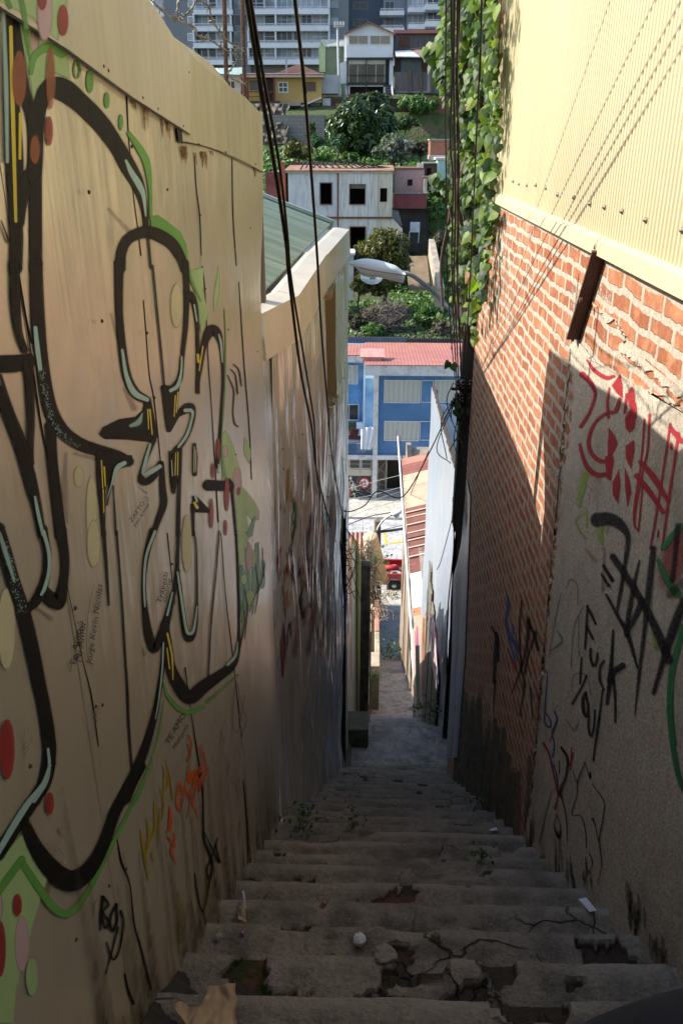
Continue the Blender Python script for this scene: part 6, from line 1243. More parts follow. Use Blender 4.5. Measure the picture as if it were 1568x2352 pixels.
# dark bag by the top of the stairs
bg = T('backpack', 'dark navy cloth bag standing at the right, cut by the bottom corner of the picture', 'bag', (.54, .57, nosing(-2)[1]))
m = MB(); c_ = Vector((.54, .57, nosing(-2)[1])); Hh = .708
def bagf(u, v):
    a = 2*math.pi*u; t = v; rx = .36*math.sqrt(max(0, 1-t**8)); ry = rx*.62; e = .012*nz(math.cos(a)*2, math.sin(a)*2, t*4)
    return (c_.x+(rx+e)*math.copysign(abs(math.cos(a))**.8, math.cos(a)), c_.y+(ry+e)*math.copysign(abs(math.sin(a))**.8, math.sin(a)), c_.z+Hh*t-.06*(math.cos(a) < 0)*0)
m.grid(bagf, 40, 24); m.build('bag_body', mat('navy_cloth', (.008, .009, .016), .9, 0, .2, 20, .1, 120), bg, True)
m = MB(); m.tube([Vector(p) for p in crom([(.50, .52, c_.z+Hh-.06), (.52, .46, c_.z+Hh+.02), (.60, .46, c_.z+Hh+.02), (.62, .52, c_.z+Hh-.06)], 8)], .012, 6); m.build('handle', mat('navy_cloth', (0, 0, 0)), bg, True)
# ================================================================== BLUE BUILDING ACROSS THE ROAD
def zc(x, y): return 748.6+x*.2387, 748.6+y*.2387+0*x          # measured on an enlargement
def bz(y): return 1100*.6805+y*.2387
def quad(x0, y0, x1, y1, Y): a, b = PY(x0, y1, Y), PY(x1, y0, Y); return a.x, a.z, b.x, b.z
def slabpx(px, Y, th, mt, nm, parent, proud=0., bevel=0):
    x0, z0, x1, z1 = quad(*px, Y); return MB().box((x0, Y-proud, z0), (x1, Y+th, z1)).build(nm, mt, parent, bevel=bevel)
def curtainmat(name, col):
    mt, N = newmat(name); c = N.coords(); wv = N('ShaderNodeTexWave', i={'Scale': 1.1, 'Distortion': 2.5, 'Detail': 2}); N.l.new(c, wv.inputs[0]); k = N.mix(wv.outputs[1], Vector(col)*.82, Vector(col)); N.out(k, .5, spec=.6, coat=.4); return mt
MCUR = curtainmat('curtained_glass', (.48, .50, .47)); MDK = mat('dark_interior_glass', (.03, .035, .04), .12, 0, .2, 2, 0); MWHF = mat('white_frame', (.66, .67, .67), .5, 0, .08)
def window(px, Y, parent, mull=1, pane=MCUR, frame=MWHF, fw=1.6, depth=.05, rails=0, nm='window'):
    """frame proud of the wall, pane set back inside it"""
    x0, z0, x1, z1 = quad(*px, Y); s = (x1-x0)/(px[2]-px[0]); w_ = fw*s; m = MB(); ya, yb = Y-depth, Y+.02
    m.box((x0, ya, z0), (x0+w_, yb, z1)); m.box((x1-w_, ya, z0), (x1, yb, z1)); m.box((x0+w_, ya+.003, z1-w_), (x1-w_, yb, z1)); m.box((x0+w_, ya+.003, z0), (x1-w_, yb, z0+w_))
    for k in range(mull): xm = x0+(x1-x0)*(k+1)/(mull+1); m.box((xm-w_*.4, ya+.012, z0+w_), (xm+w_*.4, yb, z1-w_))
    for k in range(rails): zm = z0+(z1-z0)*(k+1)/(rails+1); m.box((x0+w_, ya+.016, zm-w_*.35), (x1-w_, yb, zm+w_*.35))
    o = m.build(nm, frame, parent); MB().box((x0+w_*.5, Y-.012, z0+w_*.5), (x1-w_*.5, Y+.01, z1-w_*.5)).build('pane', pane, o); return o
YF = 47.5; YW = 50.2
bb = T('blue_apartment_house', 'three storey blue painted house with white trim, red iron roof and muralled garage', 'apartment house', (3, 50, -20.4))
MBLU = mat('blue_painted_wall', (.07, .185, .38), .75, 0, .14, .5, .08, 12, col2=(.10, .225, .42)); MBL2 = mat('bright_blue_wall', (.09, .25, .52), .7, 0, .2, .5, .08, 12, col2=(.22, .40, .60)); MBFD = mat('faded_blue_parapet', (.06, .13, .24), .8, 0, .3, .9, .1, 12, col2=(.25, .36, .45)); MWHT = mat('white_painted_trim', (.64, .65, .66), .65, 0, .12, 1.2, .06, 20, dirt=.4)
xr = 9.5
def XF(x, Y=YF): return PY(x, 950, Y).x
def ZF(y, Y=YF): return PY(850, y, Y).z
MB().box((XF(867.5), YF, ZF(1044)), (xr, YF+6.5, ZF(858))).build('wall', MBLU, bb)
MB().box((XF(857), YF-.12, ZF(1160)), (XF(868), YF+.3, ZF(852))).build('pillar', MWHT, bb)
MB().box((XF(760), YF-.14, ZF(1054)), (xr, YF+.3, ZF(1044.4))).build('floor_beam', MWHT, bb)
# roof and eaves
m = MB(); ze = ZF(839, YF-.7); zr = PY(850, 789, YF+6.5).z
m.prism([(XF(837), YF-.75, ZF(862, YF-.7)), (xr, YF-.75, ZF(862, YF-.7)), (xr, YF-.75, ze), (XF(837), YF-.75, ze)], (0, .1, 0)); m.box((XF(838), YF-.64, ZF(861, YF-.7)), (xr, YF, ZF(861, YF-.7)+.06)); m.build('fascia', MWHT, bb)
MRR = mat('faded_red_iron', (.45, .18, .15), .6, 0, .15, .5, .1, 14, dirt=.25, col2=(.46, .19, .13))
m = MB(); L = xr-XF(836); n = int(L/.2*4); m.grid(lambda u, v: (XF(836)+L*u, YF-.85+7.4*v, ze+.06+(zr-ze)*v+.009*math.sin(u*L/.2*6.283)), n, 2); rf = m.build('roof', MRR, bb, True)
m = MB(); m.grid(lambda u, v: (XF(836)-9+9*u, YW-.6+4.0*v, PY(800, 818, YW-.6).z+.05+(zr-PY(800, 818, YW-.6).z)*v+.009*math.sin(u*9/.2*6.283)), 180, 2); m.build('roof', MRR, bb, True)
m = MB(); a = PY(846, 828, YF+.6); m.box((a.x-.35, YF+.3, a.z-.1), (a.x+.75, YF+1.2, a.z+.25)); m.prism([(a.x-.5, YF+.2, a.z+.25), (a.x+.9, YF+.2, a.z+.25), (a.x+.9, YF+1.3, a.z+.5), (a.x-.5, YF+1.3, a.z+.5)], (0, 0, .06)); m.build('roof_hatch', mat('pink_painted_hatch', (.55, .30, .26), .7), rf)
MB().box((XF(834), YF-.7, ZF(1045)), (XF(837.5), YF+2.8, ZF(832))).build('pilaster', MWHT, bb) if False else MB().box((PY(833.5, 950, YW-.5).x, YW-.75, PY(830, 1000, YW).z), (PY(839, 950, YW-.5).x, YW-.5, PY(830, 826, YW).z)).build('pilaster', mat('white_sun_toned_pilaster', (.70, .72, .74), .6, 0, .05), bb)  # trim white made lighter here, sunlight put into the colour
# left wing
xl_ = -4.2
MB().box((xl_, YW, ZF(1160)), (XF(868)+.3, YW+5, PY(800, 830, YW).z)).build('wall', MBL2, bb)
MB().box((PY(838, 950, YW).x, YF+.3, PY(845, 1040, YW).z), (XF(866), YW, PY(845, 845, YW).z)).build('wall', MBL2, bb)
MB().box((xl_, YW-.65, PY(800, 832, YW-.6).z), (PY(836, 900, YW-.6).x, YW-.5, PY(800, 818.5, YW-.6).z)).build('fascia', MWHT, bb)
window((780, 838.5, 822, 882), YW, bb, 2); window((779, 928, 824, 965), YW, bb, 1, MDK)
slabpx((778, 971, 858, 1019), YW, .02, mat('terracotta_red_wall', (.12, .035, .03), .8), 'lower_wall', bb, .03)
MB().box((xl_, YF-.06, ZF(1044)), (XF(857), YF+.12, ZF(1019))).build('balcony_parapet', MBFD, bb); MB().box((xl_, YF+.1, ZF(1045)), (XF(857), YW, ZF(1044)+.02)).build('balcony_floor', MWHT, bb)
m = MB(); a, b = ZF(1018.5), ZF(986)
for z in (a+.05, b): m.bar((xl_, YF, z), (XF(857), YF, z), .03)
for k in range(9): x = xl_+k*.75; m.bar((x, YF, a), (x, YF, b), .025)
m.build('balcony_railing', mat('thin_dark_rail', (.05, .06, .09), .5), bb)
cl_ = MB(); c_ = PY(844, 1004, YF-.04)
cl_.grid(lambda u, v: (c_.x-.5+1.0*u*(1-.35*(1-v))+.1, YF-.08-.06*math.sin(u*19)-.05, c_.z-.75+1.45*v-.3*abs(u-.5)*v), 24, 10); tag(cl_.build('towel', mat('white_blue_towel', (.70, .74, .82), .8, var=.12), None, True), 'white and blue towel hung over the balcony edge of the blue house', 'towel')
m = MB(); q = [PY(x, y, YW-.4) for x, y in ((818, 970), (832, 969), (836, 990), (830, 994), (832, 1000), (822, 1001), (824, 986), (818, 984))]; m.prism(q, (0, .04, 0)); tag(m.build('hung_laundry', mat('white_laundry', (.68, .72, .82), .8)), 'white laundry hanging at the back of the blue house balcony', 'laundry')
pt = T('potted_plant', 'small potted plant on the balcony of the blue house', 'potted plant', tuple(PY(800, 992, YW-.5)))
c_ = PY(800, 990, YW-.5); MB().lathe(c_, [(.15, -.25), (.2, .05), (.17, .05)], 12).build('pot', mat('terracotta_pot', (.3, .1, .05), .8), pt)
m = MB(); [leaf(m, c_+Vector((random.gauss(0, .16), random.gauss(0, .1), .15+random.random()*.3)), .13, (random.gauss(0, .6), -1, .4), (random.gauss(0, .6), 0, .5)) for _ in range(60)]; m.build('leaves', MWEED, pt)['kind'] = 'stuff'
window((881, 873, 965, 925), YF, bb, 1); window((965, 873, 996, 924), YF, bb, 0, MBLU); window((996, 873, 1080, 924), YF, bb, 1); window((1080, 873, 1110, 924), YF, bb, 0, MBLU)
window((881, 967, 962.5, 1012), YF, bb, 1); window((962.5, 967, 994, 1011), YF, bb, 0, MBLU); window((994, 967, 1080, 1011), YF, bb, 1)
# ground floor
MCRM = mat('cream_garage_paint', (.50, .46, .38), .7, 0, .15, 1); MSTN = None
MB().box((xl_, YF+.05, ZF(1160)), (XF(853), YF+.35, ZF(1054))).build('garage_wall', MCRM, bb)
for a, b in ((780, 797.5), (802.5, 826), (830, 852.5)):
    window((a, 1055.5, b, 1075), YF+.05, bb, 0, MDK, MCRM, 1., .05, 1, 'garage_light')
    slabpx((a, 1078, b, 1092), YF+.05, .02, MCRM, 'garage_panel', bb, .04, .01)
mur = slabpx((770, 1094, 853, 1158), YF+.05, .02, mat('black_mural_ground', (.028, .032, .032), .7, 0, .4, .8, .05, 20, col2=(.03, .06, .03)), 'mural_panel', bb, .05)
YM = YF-.004
def md(z): return 782.6+z[0]*.1519, 1020.8+z[1]*.1519
def mcol(name, col): return mat('mural_'+name, col, .6, 0, .12, 4, .02)
class Mur:
    def __init__(s): s.m = MB(); s.k = 0
    def pt(s, x, y): return PY(*md((x, y)), YM-.0015*s.k-.002)
    def line(s, pts, n=6):
        s.k += 1; P = crom(pts, n); L = len(P); vs = []
        for i, p in enumerate(P):
            d = P[min(i+1, L-1)][:2]-P[max(i-1, 0)][:2]; d /= np.linalg.norm(d)+1e-9; q = np.array((-d[1], d[0]))
            for t in (-1, 1): vs.append(s.pt(*(p[:2]+q*t*p[2]/2)))
        s.m.add(vs, [(2*i, 2*i+1, 2*i+3, 2*i+2) for i in range(L-1)]); return s
    def poly(s, pts): s.k += 1; q = [s.pt(*p) for p in pts]; s.m.add(q, [tuple(t) for t in tessellate_polygon([q])]); return s
    def disc(s, x, y, r, r0=0, n=32):
        s.k += 1; o = [s.pt(x+r*math.cos(6.2832*i/n), y+r*math.sin(6.2832*i/n)) for i in range(n)]
        if r0: i_ = [s.pt(x+r0*math.cos(6.2832*i/n), y+r0*math.sin(6.2832*i/n)) for i in range(n)]; s.m.add(o+i_, [(k, (k+1) % n, n+(k+1) % n, n+k) for k in range(n)])
        else: s.m.add(o, [tuple(range(n))])
        return s
    def build(s, nm, mt): return s.m.build(nm, mt, mur)
q = Mur(); q.k = 2; q.poly([(78, 510), (95, 505), (108, 540), (106, 600), (135, 620), (152, 680), (150, 800), (135, 900), (85, 900), (60, 800), (60, 600)]).build('pink_figure', mcol('pink', (.46, .08, .12)))
q = Mur(); q.k = 3
for p in ([(140, 620, 10), (130, 580, 14), (160, 550, 14), (190, 580, 12), (180, 640, 16), (205, 610, 14)], [(180, 590, 22), (160, 640, 26), (175, 700, 20), (185, 650, 12)], [(200, 640, 14), (220, 600, 18), (205, 690, 14), (240, 640, 18), (230, 690, 12), (280, 690, 8)], [(160, 770, 8), (200, 740, 20), (210, 800, 16), (190, 790, 10)]): q.line(p)
q.build('script_lettering', mcol('cream', (.62, .60, .50)))
q = Mur(); q.k = 8
for p in ([(300, 490, 7), (260, 520, 8), (248, 590, 8), (290, 680, 7), (330, 720, 6)], [(215, 760, 8), (250, 720, 8), (330, 760, 9), (420, 800, 8), (465, 790, 7), (450, 730, 7), (380, 700, 7)], [(240, 770, 6), (290, 800, 7), (300, 850, 6), (285, 880, 5)], [(455, 570, 7), (440, 650, 8), (400, 700, 7)], [(420, 880, 5), (450, 860, 5)]): q.line(p)
q.build('blue_grey_loop', mcol('bluegrey', (.22, .25, .33)))
q = Mur(); q.k = 3; q.poly([(135, 820), (200, 800), (240, 840), (230, 890), (135, 905)]).poly([(330, 860), (380, 840), (400, 890), (340, 895)]).build('green_patch', mcol('green', (.03, .12, .08)))
q = Mur(); q.k = 14; q.disc(352, 584, 86, 62).build('emblem_ring', mcol('red', (.42, .03, .04)))
q = Mur(); q.k = 13; q.disc(352, 584, 66).build('emblem_disc', mcol('white', (.74, .73, .70)))
q = Mur(); q.k = 15; q.poly([(300, 560), (352, 560), (346, 578), (318, 578), (314, 606), (296, 606)]).poly([(316, 590), (338, 590), (322, 640), (306, 630)]).poly([(330, 606), (392, 606), (386, 622), (326, 622)]).build('emblem_letter', mcol('darkred', (.20, .02, .05)))
q = Mur(); q.k = 18; q.poly([(384, 500), (340, 570), (362, 572), (330, 640), (388, 560), (362, 560)]).build('emblem_bolt', mcol('red', (.42, .03, .04)))
slabpx((802, 1095, 807.5, 1101.5), YM-.03, .01, MWHT, 'notice', bb)
mt, N = newmat('rubble_stone_facing'); c = N.coords(); vo = N('ShaderNodeTexVoronoi', feature='DISTANCE_TO_EDGE', i={'Scale': 2.2}); N.l.new(c, vo.inputs['Vector']); vc = N('ShaderNodeTexVoronoi', i={'Scale': 2.2}); N.l.new(c, vc.inputs['Vector'])
k = N.mix(N.rng(vo.outputs[0], .03, .07), (.42, .40, .36), N.mix(N.rng(N.noise(vc.outputs['Position'], 3, 1), .3, .7), (.13, .10, .07), (.27, .22, .16))); N.out(k, .9, 0, N.bump(vo.outputs[0], .6, .05))
MB().box((XF(854), YF-.05, ZF(1160)), (XF(871), YF+.4, ZF(1054.5))).build('stone_pier', mt, bb)
MB().box((XF(871), YF+1.3, ZF(1160)), (XF(889), YF+1.6, ZF(1054))).build('stone_wall', mt, bb); MB().box((XF(889), YF+1.2, ZF(1160)), (XF(893), YF+1.7, ZF(1054))).build('door_frame', MCRM, bb); MB().box((XF(893), YF+1.6, ZF(1160)), (xr, YF+1.8, ZF(1054))).build('doorway', mat('dark_doorway', (.02, .014, .01), .8), bb)
MB().box((XF(869), YF+.2, ZF(1161)), (xr, YF+.5, ZF(1144))).build('plinth', mat('red_plinth', (.26, .05, .05), .8), bb)
MB().box((XF(871), YF+6, ZF(1160)), (xr, YF+6.4, ZF(1044))).build('wall', MBLU, bb)
# iron fence behind the roof
fe = T('iron_sheet_fence', 'grey corrugated iron fence behind the red roof of the blue house', 'fence', (0, 58, -13.5)); a, b = PY(785, 789, 57.5), PY(935, 774, 57.5)
m = MB(); L = PY(931, 780, 57.5).x-a.x+3; n = int(L/.16*4); m.grid(lambda u, v: (a.x-3+L*u, 57.5+.03*math.sin(u*L/.16*6.283), a.z-.5+(b.z-a.z+.5)*v), n, 1); m.build('iron_sheet', mat('blue_grey_iron', (.20, .21, .24), .6, 0, .25, 1), fe, True); m = MB(); L2 = PY(1060, 780, 57.5).x-PY(931, 780, 57.5).x; a2 = PY(931, 789, 57.5); m.grid(lambda u, v: (a2.x+L2*u, 57.5+.03*math.sin(u*L2/.16*6.283), a2.z-.5+(b.z-a.z+.4)*v), 200, 1); m.build('iron_sheet', mat('brown_old_iron', (.13, .10, .09), .8, 0, .35, 1), fe, True)
# ================================================================== HILLSIDE
def wall_open(name, x0, x1, z0, z1, Y, th, holes, mt, parent, jamb=.22):
    """wall with real openings"""
    m = MB(); xs = sorted({x0, x1, *[h[0] for h in holes], *[h[2] for h in holes]}); zs = sorted({z0, z1, *[h[1] for h in holes], *[h[3] for h in holes]})
    for i in range(len(xs)-1):
        for j in range(len(zs)-1):
            cx, cz = (xs[i]+xs[i+1])/2, (zs[j]+zs[j+1])/2
            if any(h[0] < cx < h[2] and h[1] < cz < h[3] for h in holes): continue
            m.add([(xs[i], Y, zs[j]), (xs[i+1], Y, zs[j]), (xs[i+1], Y, zs[j+1]), (xs[i], Y, zs[j+1])], [(0, 1, 2, 3)])
    for h in holes:
        a, b, c, d = h; m.add([(a, Y, b), (c, Y, b), (c, Y, d), (a, Y, d), (a, Y+jamb, b), (c, Y+jamb, b), (c, Y+jamb, d), (a, Y+jamb, d)], [(0, 1, 5, 4), (1, 2, 6, 5), (2, 3, 7, 6), (3, 0, 4, 7)])
    return m.build(name, mt, parent)
def hole(x0, y0, x1, y1, Y): a = quad(x0, y0, x1, y1, Y); return a
def weather(name, a, b, st=.14, vs=7):
    mt, N = newmat(name); c = N.coords((vs, vs, .6)); c2 = N.coords(); k = N.mix(N.rng(N.noise(c, 1., 5, .65), .45, .68), a, b); k = N.mix(N.rng(N.noise(c2, .9, 6, .7), .5, .66, 0, .7), k, Vector(b)*1.6); wv = N('ShaderNodeTexWave', i={'Scale': 2.2}); N.l.new(c2, wv.inputs[0])
    N.out(k, .85, 0, N.bump(wv.outputs[1], st, .03)); return mt
Y1 = 75.
dh = T('derelict_house', 'derelict white clapboard house with empty black windows and burnt bare rafters', 'house', tuple(PY(790, 690, Y1)))
MDW = weather('flaking_white_boards', (.66, .65, .63), (.38, .36, .34)); MDC = weather('flaking_cream_boards', (.66, .62, .52), (.40, .36, .30)); MDG = weather('grey_patched_wall', (.60, .61, .64), (.40, .41, .43), .05, 3)
def X1(x): return PY(x, 520, Y1).x
def Z1(y): return PY(784, y, Y1).z
h1 = [hole(736, 421, 761, 469, Y1)]; h2_ = [hole(803, 424, 838, 469, Y1)]; h3 = [hole(872, 432, 889, 464, Y1)]
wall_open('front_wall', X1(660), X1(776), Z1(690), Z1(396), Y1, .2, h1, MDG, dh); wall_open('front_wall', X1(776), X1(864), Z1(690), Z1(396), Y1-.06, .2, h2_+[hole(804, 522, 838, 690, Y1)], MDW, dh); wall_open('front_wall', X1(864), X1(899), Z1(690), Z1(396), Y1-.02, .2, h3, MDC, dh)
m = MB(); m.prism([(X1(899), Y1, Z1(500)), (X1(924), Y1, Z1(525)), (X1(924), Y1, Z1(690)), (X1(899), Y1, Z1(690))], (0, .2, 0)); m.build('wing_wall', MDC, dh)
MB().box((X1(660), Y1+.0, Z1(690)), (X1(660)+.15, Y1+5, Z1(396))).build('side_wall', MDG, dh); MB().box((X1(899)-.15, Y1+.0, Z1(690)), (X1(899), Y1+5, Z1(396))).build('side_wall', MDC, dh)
MB().box((X1(660), Y1+4.9, Z1(690)), (X1(899), Y1+5.1, Z1(402))).build('back_wall', mat('black_inside_wall', (.02, .017, .016), .9), dh); m = MB(); m.box((X1(661), Y1+.3, Z1(500)), (X1(898), Y1+4.9, Z1(500)+.15)); m.build('floor', mat('black_inside_floor', (.03, .025, .02), .9), dh)  # inside wall and floor coloured near black
MBRF = mat('brown_trim_board', (.16, .07, .045), .85)
def px_frame(px, Y, nm, mt, parent, fw=2.):
    x0, z0, x1, z1 = quad(*px, Y); s = (x1-x0)/(px[2]-px[0])*fw; m = MB(); m.box((x0-s, Y-.05, z0-s), (x0, Y+.1, z1+s)); m.box((x1, Y-.05, z0-s), (x1+s, Y+.1, z1+s)); m.box((x0, Y-.045, z1), (x1, Y+.1, z1+s)); m.box((x0, Y-.08, z0-s), (x1, Y+.1, z0)); return m.build(nm, mt, parent)
px_frame((736, 421, 761, 469), Y1, 'window_frame', mat('grey_brown_frame', (.2, .15, .13), .9), dh); px_frame((803, 424, 838, 469), Y1-.06, 'window_frame', mat('grey_brown_frame', (0, 0, 0)), dh, 1.6); px_frame((872, 432, 889, 464), Y1-.02, 'window_frame', MDC, dh, 1.2); px_frame((804, 522, 838, 690), Y1-.06, 'door_frame', MBRF, dh, 2.2)
slabpx((803, 424, 838, 433), Y1+.05, .03, mat('roller_blind', (.14, .13, .12), .8), 'roller_blind', dh)
for y0, y1 in ((393, 397), (498, 501.5)): slabpx((656, y0, 901, y1), Y1-.06, .1, MBRF if y0 > 450 else mat('grey_cornice', (.38, .36, .33), .8), 'string_course', dh, .12)
for x in (776, 864): slabpx((x-1.2, 397, x+1.2, 690), Y1-.06, .05, MBRF if x < 800 else MDC, 'corner_board', dh, .06)
slabpx((752, 401, 776, 403), Y1, .05, MDG, 'string_course', dh, .06)
m = MB(); m.prism([(X1(657), Y1-.2, Z1(394)), (X1(902), Y1-.2, Z1(394)), (X1(902), Y1+4.8, Z1(386)), (X1(657), Y1+4.8, Z1(386))], (0, 0, .1)); m.build('roof', mat('rusty_orange_roof', (.36, .17, .09), .8, 0, .35, 1.2, .3, 8, col2=(.30, .26, .22)), dh)
m = MB(); zb = Z1(391)
for k in range(12):
    x = X1(700+k*15); zt = Z1(373+ (max(0, k-5)*2.2)); m.bar((x, Y1+1.6, zb), (x+random.uniform(-.1, .5), Y1+2.2, zt), .09)
    m.bar((x, Y1+2.2, zt), (x+.9, Y1+2.0, Z1(390)), .08)
m.bar((X1(735), Y1+2.2, Z1(373)), (X1(800), Y1+2.2, Z1(373)), .12); m.bar((X1(800), Y1+2.2, Z1(373)), (X1(905), Y1+2.2, Z1(390)), .12); m.bar((X1(690), Y1+.4, Z1(392)), (X1(702), Y1+.6, Z1(371)), .1); m.bar((X1(740), Y1+1.5, Z1(390)), (X1(880), Y1+1.5, Z1(386)), .08)
m.build('rafters', mat('charred_rafters', (.05, .042, .036), .9), dh)
# pink house and neighbours to its right
Y2 = 78.
ph = T('pink_house', 'small pink rendered house with one dark square window and a maroon wall below', 'house', tuple(PY(940, 480, Y2)))
MPKW = mat('pink_render', (.46, .30, .29), .85, 0, .2, .8, .1, 8, dirt=.3)
def X2(x, Y=Y2): return PY(x, 450, Y).x
def Z2(y, Y=Y2): return PY(784, y, Y).z
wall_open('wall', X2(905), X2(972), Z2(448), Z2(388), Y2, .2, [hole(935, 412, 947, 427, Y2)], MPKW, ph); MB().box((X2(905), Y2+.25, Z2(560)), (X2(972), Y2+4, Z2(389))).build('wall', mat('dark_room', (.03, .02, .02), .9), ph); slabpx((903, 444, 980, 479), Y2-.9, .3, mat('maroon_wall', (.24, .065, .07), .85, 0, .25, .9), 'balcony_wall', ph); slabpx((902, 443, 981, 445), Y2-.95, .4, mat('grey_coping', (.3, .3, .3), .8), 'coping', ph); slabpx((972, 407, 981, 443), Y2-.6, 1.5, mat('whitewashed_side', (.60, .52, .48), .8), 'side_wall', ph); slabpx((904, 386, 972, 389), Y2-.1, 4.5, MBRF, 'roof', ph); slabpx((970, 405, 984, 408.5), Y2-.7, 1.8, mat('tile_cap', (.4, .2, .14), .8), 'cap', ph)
slabpx((899, 400, 906, 445), Y2-.5, .1, mat('grey_pipe_wall', (.16, .13, .12), .8), 'drain_wall', ph)
us = T('lean_to', 'dark ruined lean-to with a pale blue sheet leaning in front, under the pink house', 'shed', tuple(PY(940, 570, 77)))
slabpx((898, 479, 985, 580), 78.2, .3, mat('dark_ruin_wall', (.07, .058, .05), .9, 0, .5, .8, .4, 6), 'wall', us)
m = MB(); m.prism([PY(x, y, 76.4) for x, y in ((898, 482), (915, 486), (924, 520), (912, 512), (898, 500))], (0, 1.5, 0)); m.build('broken_roof', mat('grey_broken_sheet', (.22, .22, .23), .7), us); slabpx((941, 510, 964, 533), 76.2, .06, mat('pale_blue_sheet', (.56, .60, .68), .6), 'leaning_sheet', us); m = MB(); [m.bar(PY(x, 532, 76.25), PY(x-2, 558, 76.1), .08) for x in (940, 962)]; m.bar(PY(962, 533, 76.28), PY(938, 533, 76.28), .06); m.build('trestle_leg', mat('pale_blue_timber', (.4, .44, .5), .7), us)
Y3 = 84.
bx_ = T('brick_box_house', 'small bare brick upper storey over a flat grey slab, right of the silver leaved tree', 'house', tuple(PY(1025, 340, Y3)))
MBK2 = brickmat('red_block_brick', (.30, .12, .075), (.36, .15, .09), (.28, .2, .16), .4, .2, .02, 'XZ', .4); slabpx((987, 322, 1062, 357), Y3, 3, MBK2, 'wall', bx_); slabpx((986, 319, 1063, 322.5), Y3-.1, 3.2, mat('grey_slab_roof', (.3, .28, .26), .8), 'roof', bx_); slabpx((984, 357, 1062, 366), Y3-.6, 2, mat('pale_grey_slab', (.42, .36, .36), .8), 'floor_slab', bx_)
th_ = T('turquoise_house', 'pale turquoise painted house half hidden behind the cables and ivy', 'house', tuple(PY(1025, 420, 82)))
slabpx((1002, 366, 1062, 440), 81, 3, mat('pale_turquoise', (.42, .62, .60), .7, 0, .15, 1), 'wall', th_); slabpx((1000, 362, 1062, 367), 80.8, 3.5, mat('whitish_roof', (.62, .58, .58), .6), 'roof', th_)
sh = T('brown_shed', 'narrow brown timber shed with a dark doorway between pink and turquoise houses', 'shed', tuple(PY(985, 420, 82)))
wall_open('wall', PY(972, 400, 81.5).x, PY(1002, 400, 81.5).x, PY(980, 430, 81.5).z, PY(980, 376, 81.5).z, 81.5, .2, [hole(978, 386, 990, 420, 81.5)], mat('brown_shed_boards', (.13, .08, .06), .9), sh); MB().box((PY(972, 400, 82).x, 82, PY(980, 430, 82).z), (PY(1002, 400, 82).x, 83, PY(980, 377, 82).z)).build('inner_wall', mat('dark_room', (0, 0, 0)), sh); slabpx((970, 373.5, 1004, 376.5), 81.2, 2, mat('grey_slab_roof', (0, 0, 0)), 'roof', sh); slabpx((958, 375, 972, 391), 80, .3, mat('white_block_panel', (.7, .66, .66), .7), 'white_panel', sh)  # front panel in one plain white
rf_ = T('rusty_wall', 'maroon rusted sheet wall at the left edge of the derelict house', 'wall', tuple(PY(640, 430, 79))); slabpx((612, 395, 664, 470), 79, .3, mat('maroon_rust_sheet', (.17, .05, .05), .85, 0, .4, .7), 'wall', rf_); slabpx((645, 372, 653, 470), 78.5, .4, mat('red_brick_pier', (.30, .09, .06), .9), 'pier', rf_); slabpx((668, 372, 742, 392), 81, .2, mat('maroon_and_grey_sheet', (.18, .08, .09), .8, 0, .3, 1, col2=(.17, .17, .18)), 'sheet_panel', rf_)
# small white outbuilding below and stone wall beside the dirt path
ob = T('white_outbuilding', 'narrow white outbuilding left of the olive green tree, with dark doorway', 'outbuilding', tuple(PY(800, 650, 66))); slabpx((770, 585, 812, 690), 66, 2, mat('dirty_white_render', (.50, .50, .48), .85, 0, .25, .9, dirt=.4), 'wall', ob); slabpx((787, 600, 794, 640), 65.95, .05, mat('dark_doorway', (0, 0, 0)), 'doorway', ob); slabpx((766, 581, 815, 586), 65.7, 2.6, MDG, 'roof', ob)
m = MB(); m.grid(lambda u, v: tuple(PY(930+50*u+8*v, 590+80*v, 74-6*v)+Vector((0, 0, .08+.05*nz(u*4, v*9)))), 8, 20); o = m.build('dirt_path', mat('dirt_path', (.22, .16, .10), .95, 0, .25, .7, .4, 6), None, True); o['kind'] = 'structure'
sw_ = T('stone_wall', 'rough pale stone wall running down beside the dirt path', 'wall', tuple(PY(995, 650, 70))); m = MB(); a0, b0 = PY(983, 580, 74), PY(1004, 700, 66.5); m.prism([a0-Vector((0, 0, 1)), b0-Vector((0, 0, 1)), b0+Vector((0, 0, 1.3)), a0+Vector((0, 0, 1.1))], (.5, 0, 0)); m.build('wall', mat('pale_rubble', (.42, .37, .30), .95, 0, .4, 1.5, .8, 7), sw_)
slabpx((1040, 690, 1062, 760), 62, .5, mat('pale_rubble', (0, 0, 0)), 'wall_end', sw_)
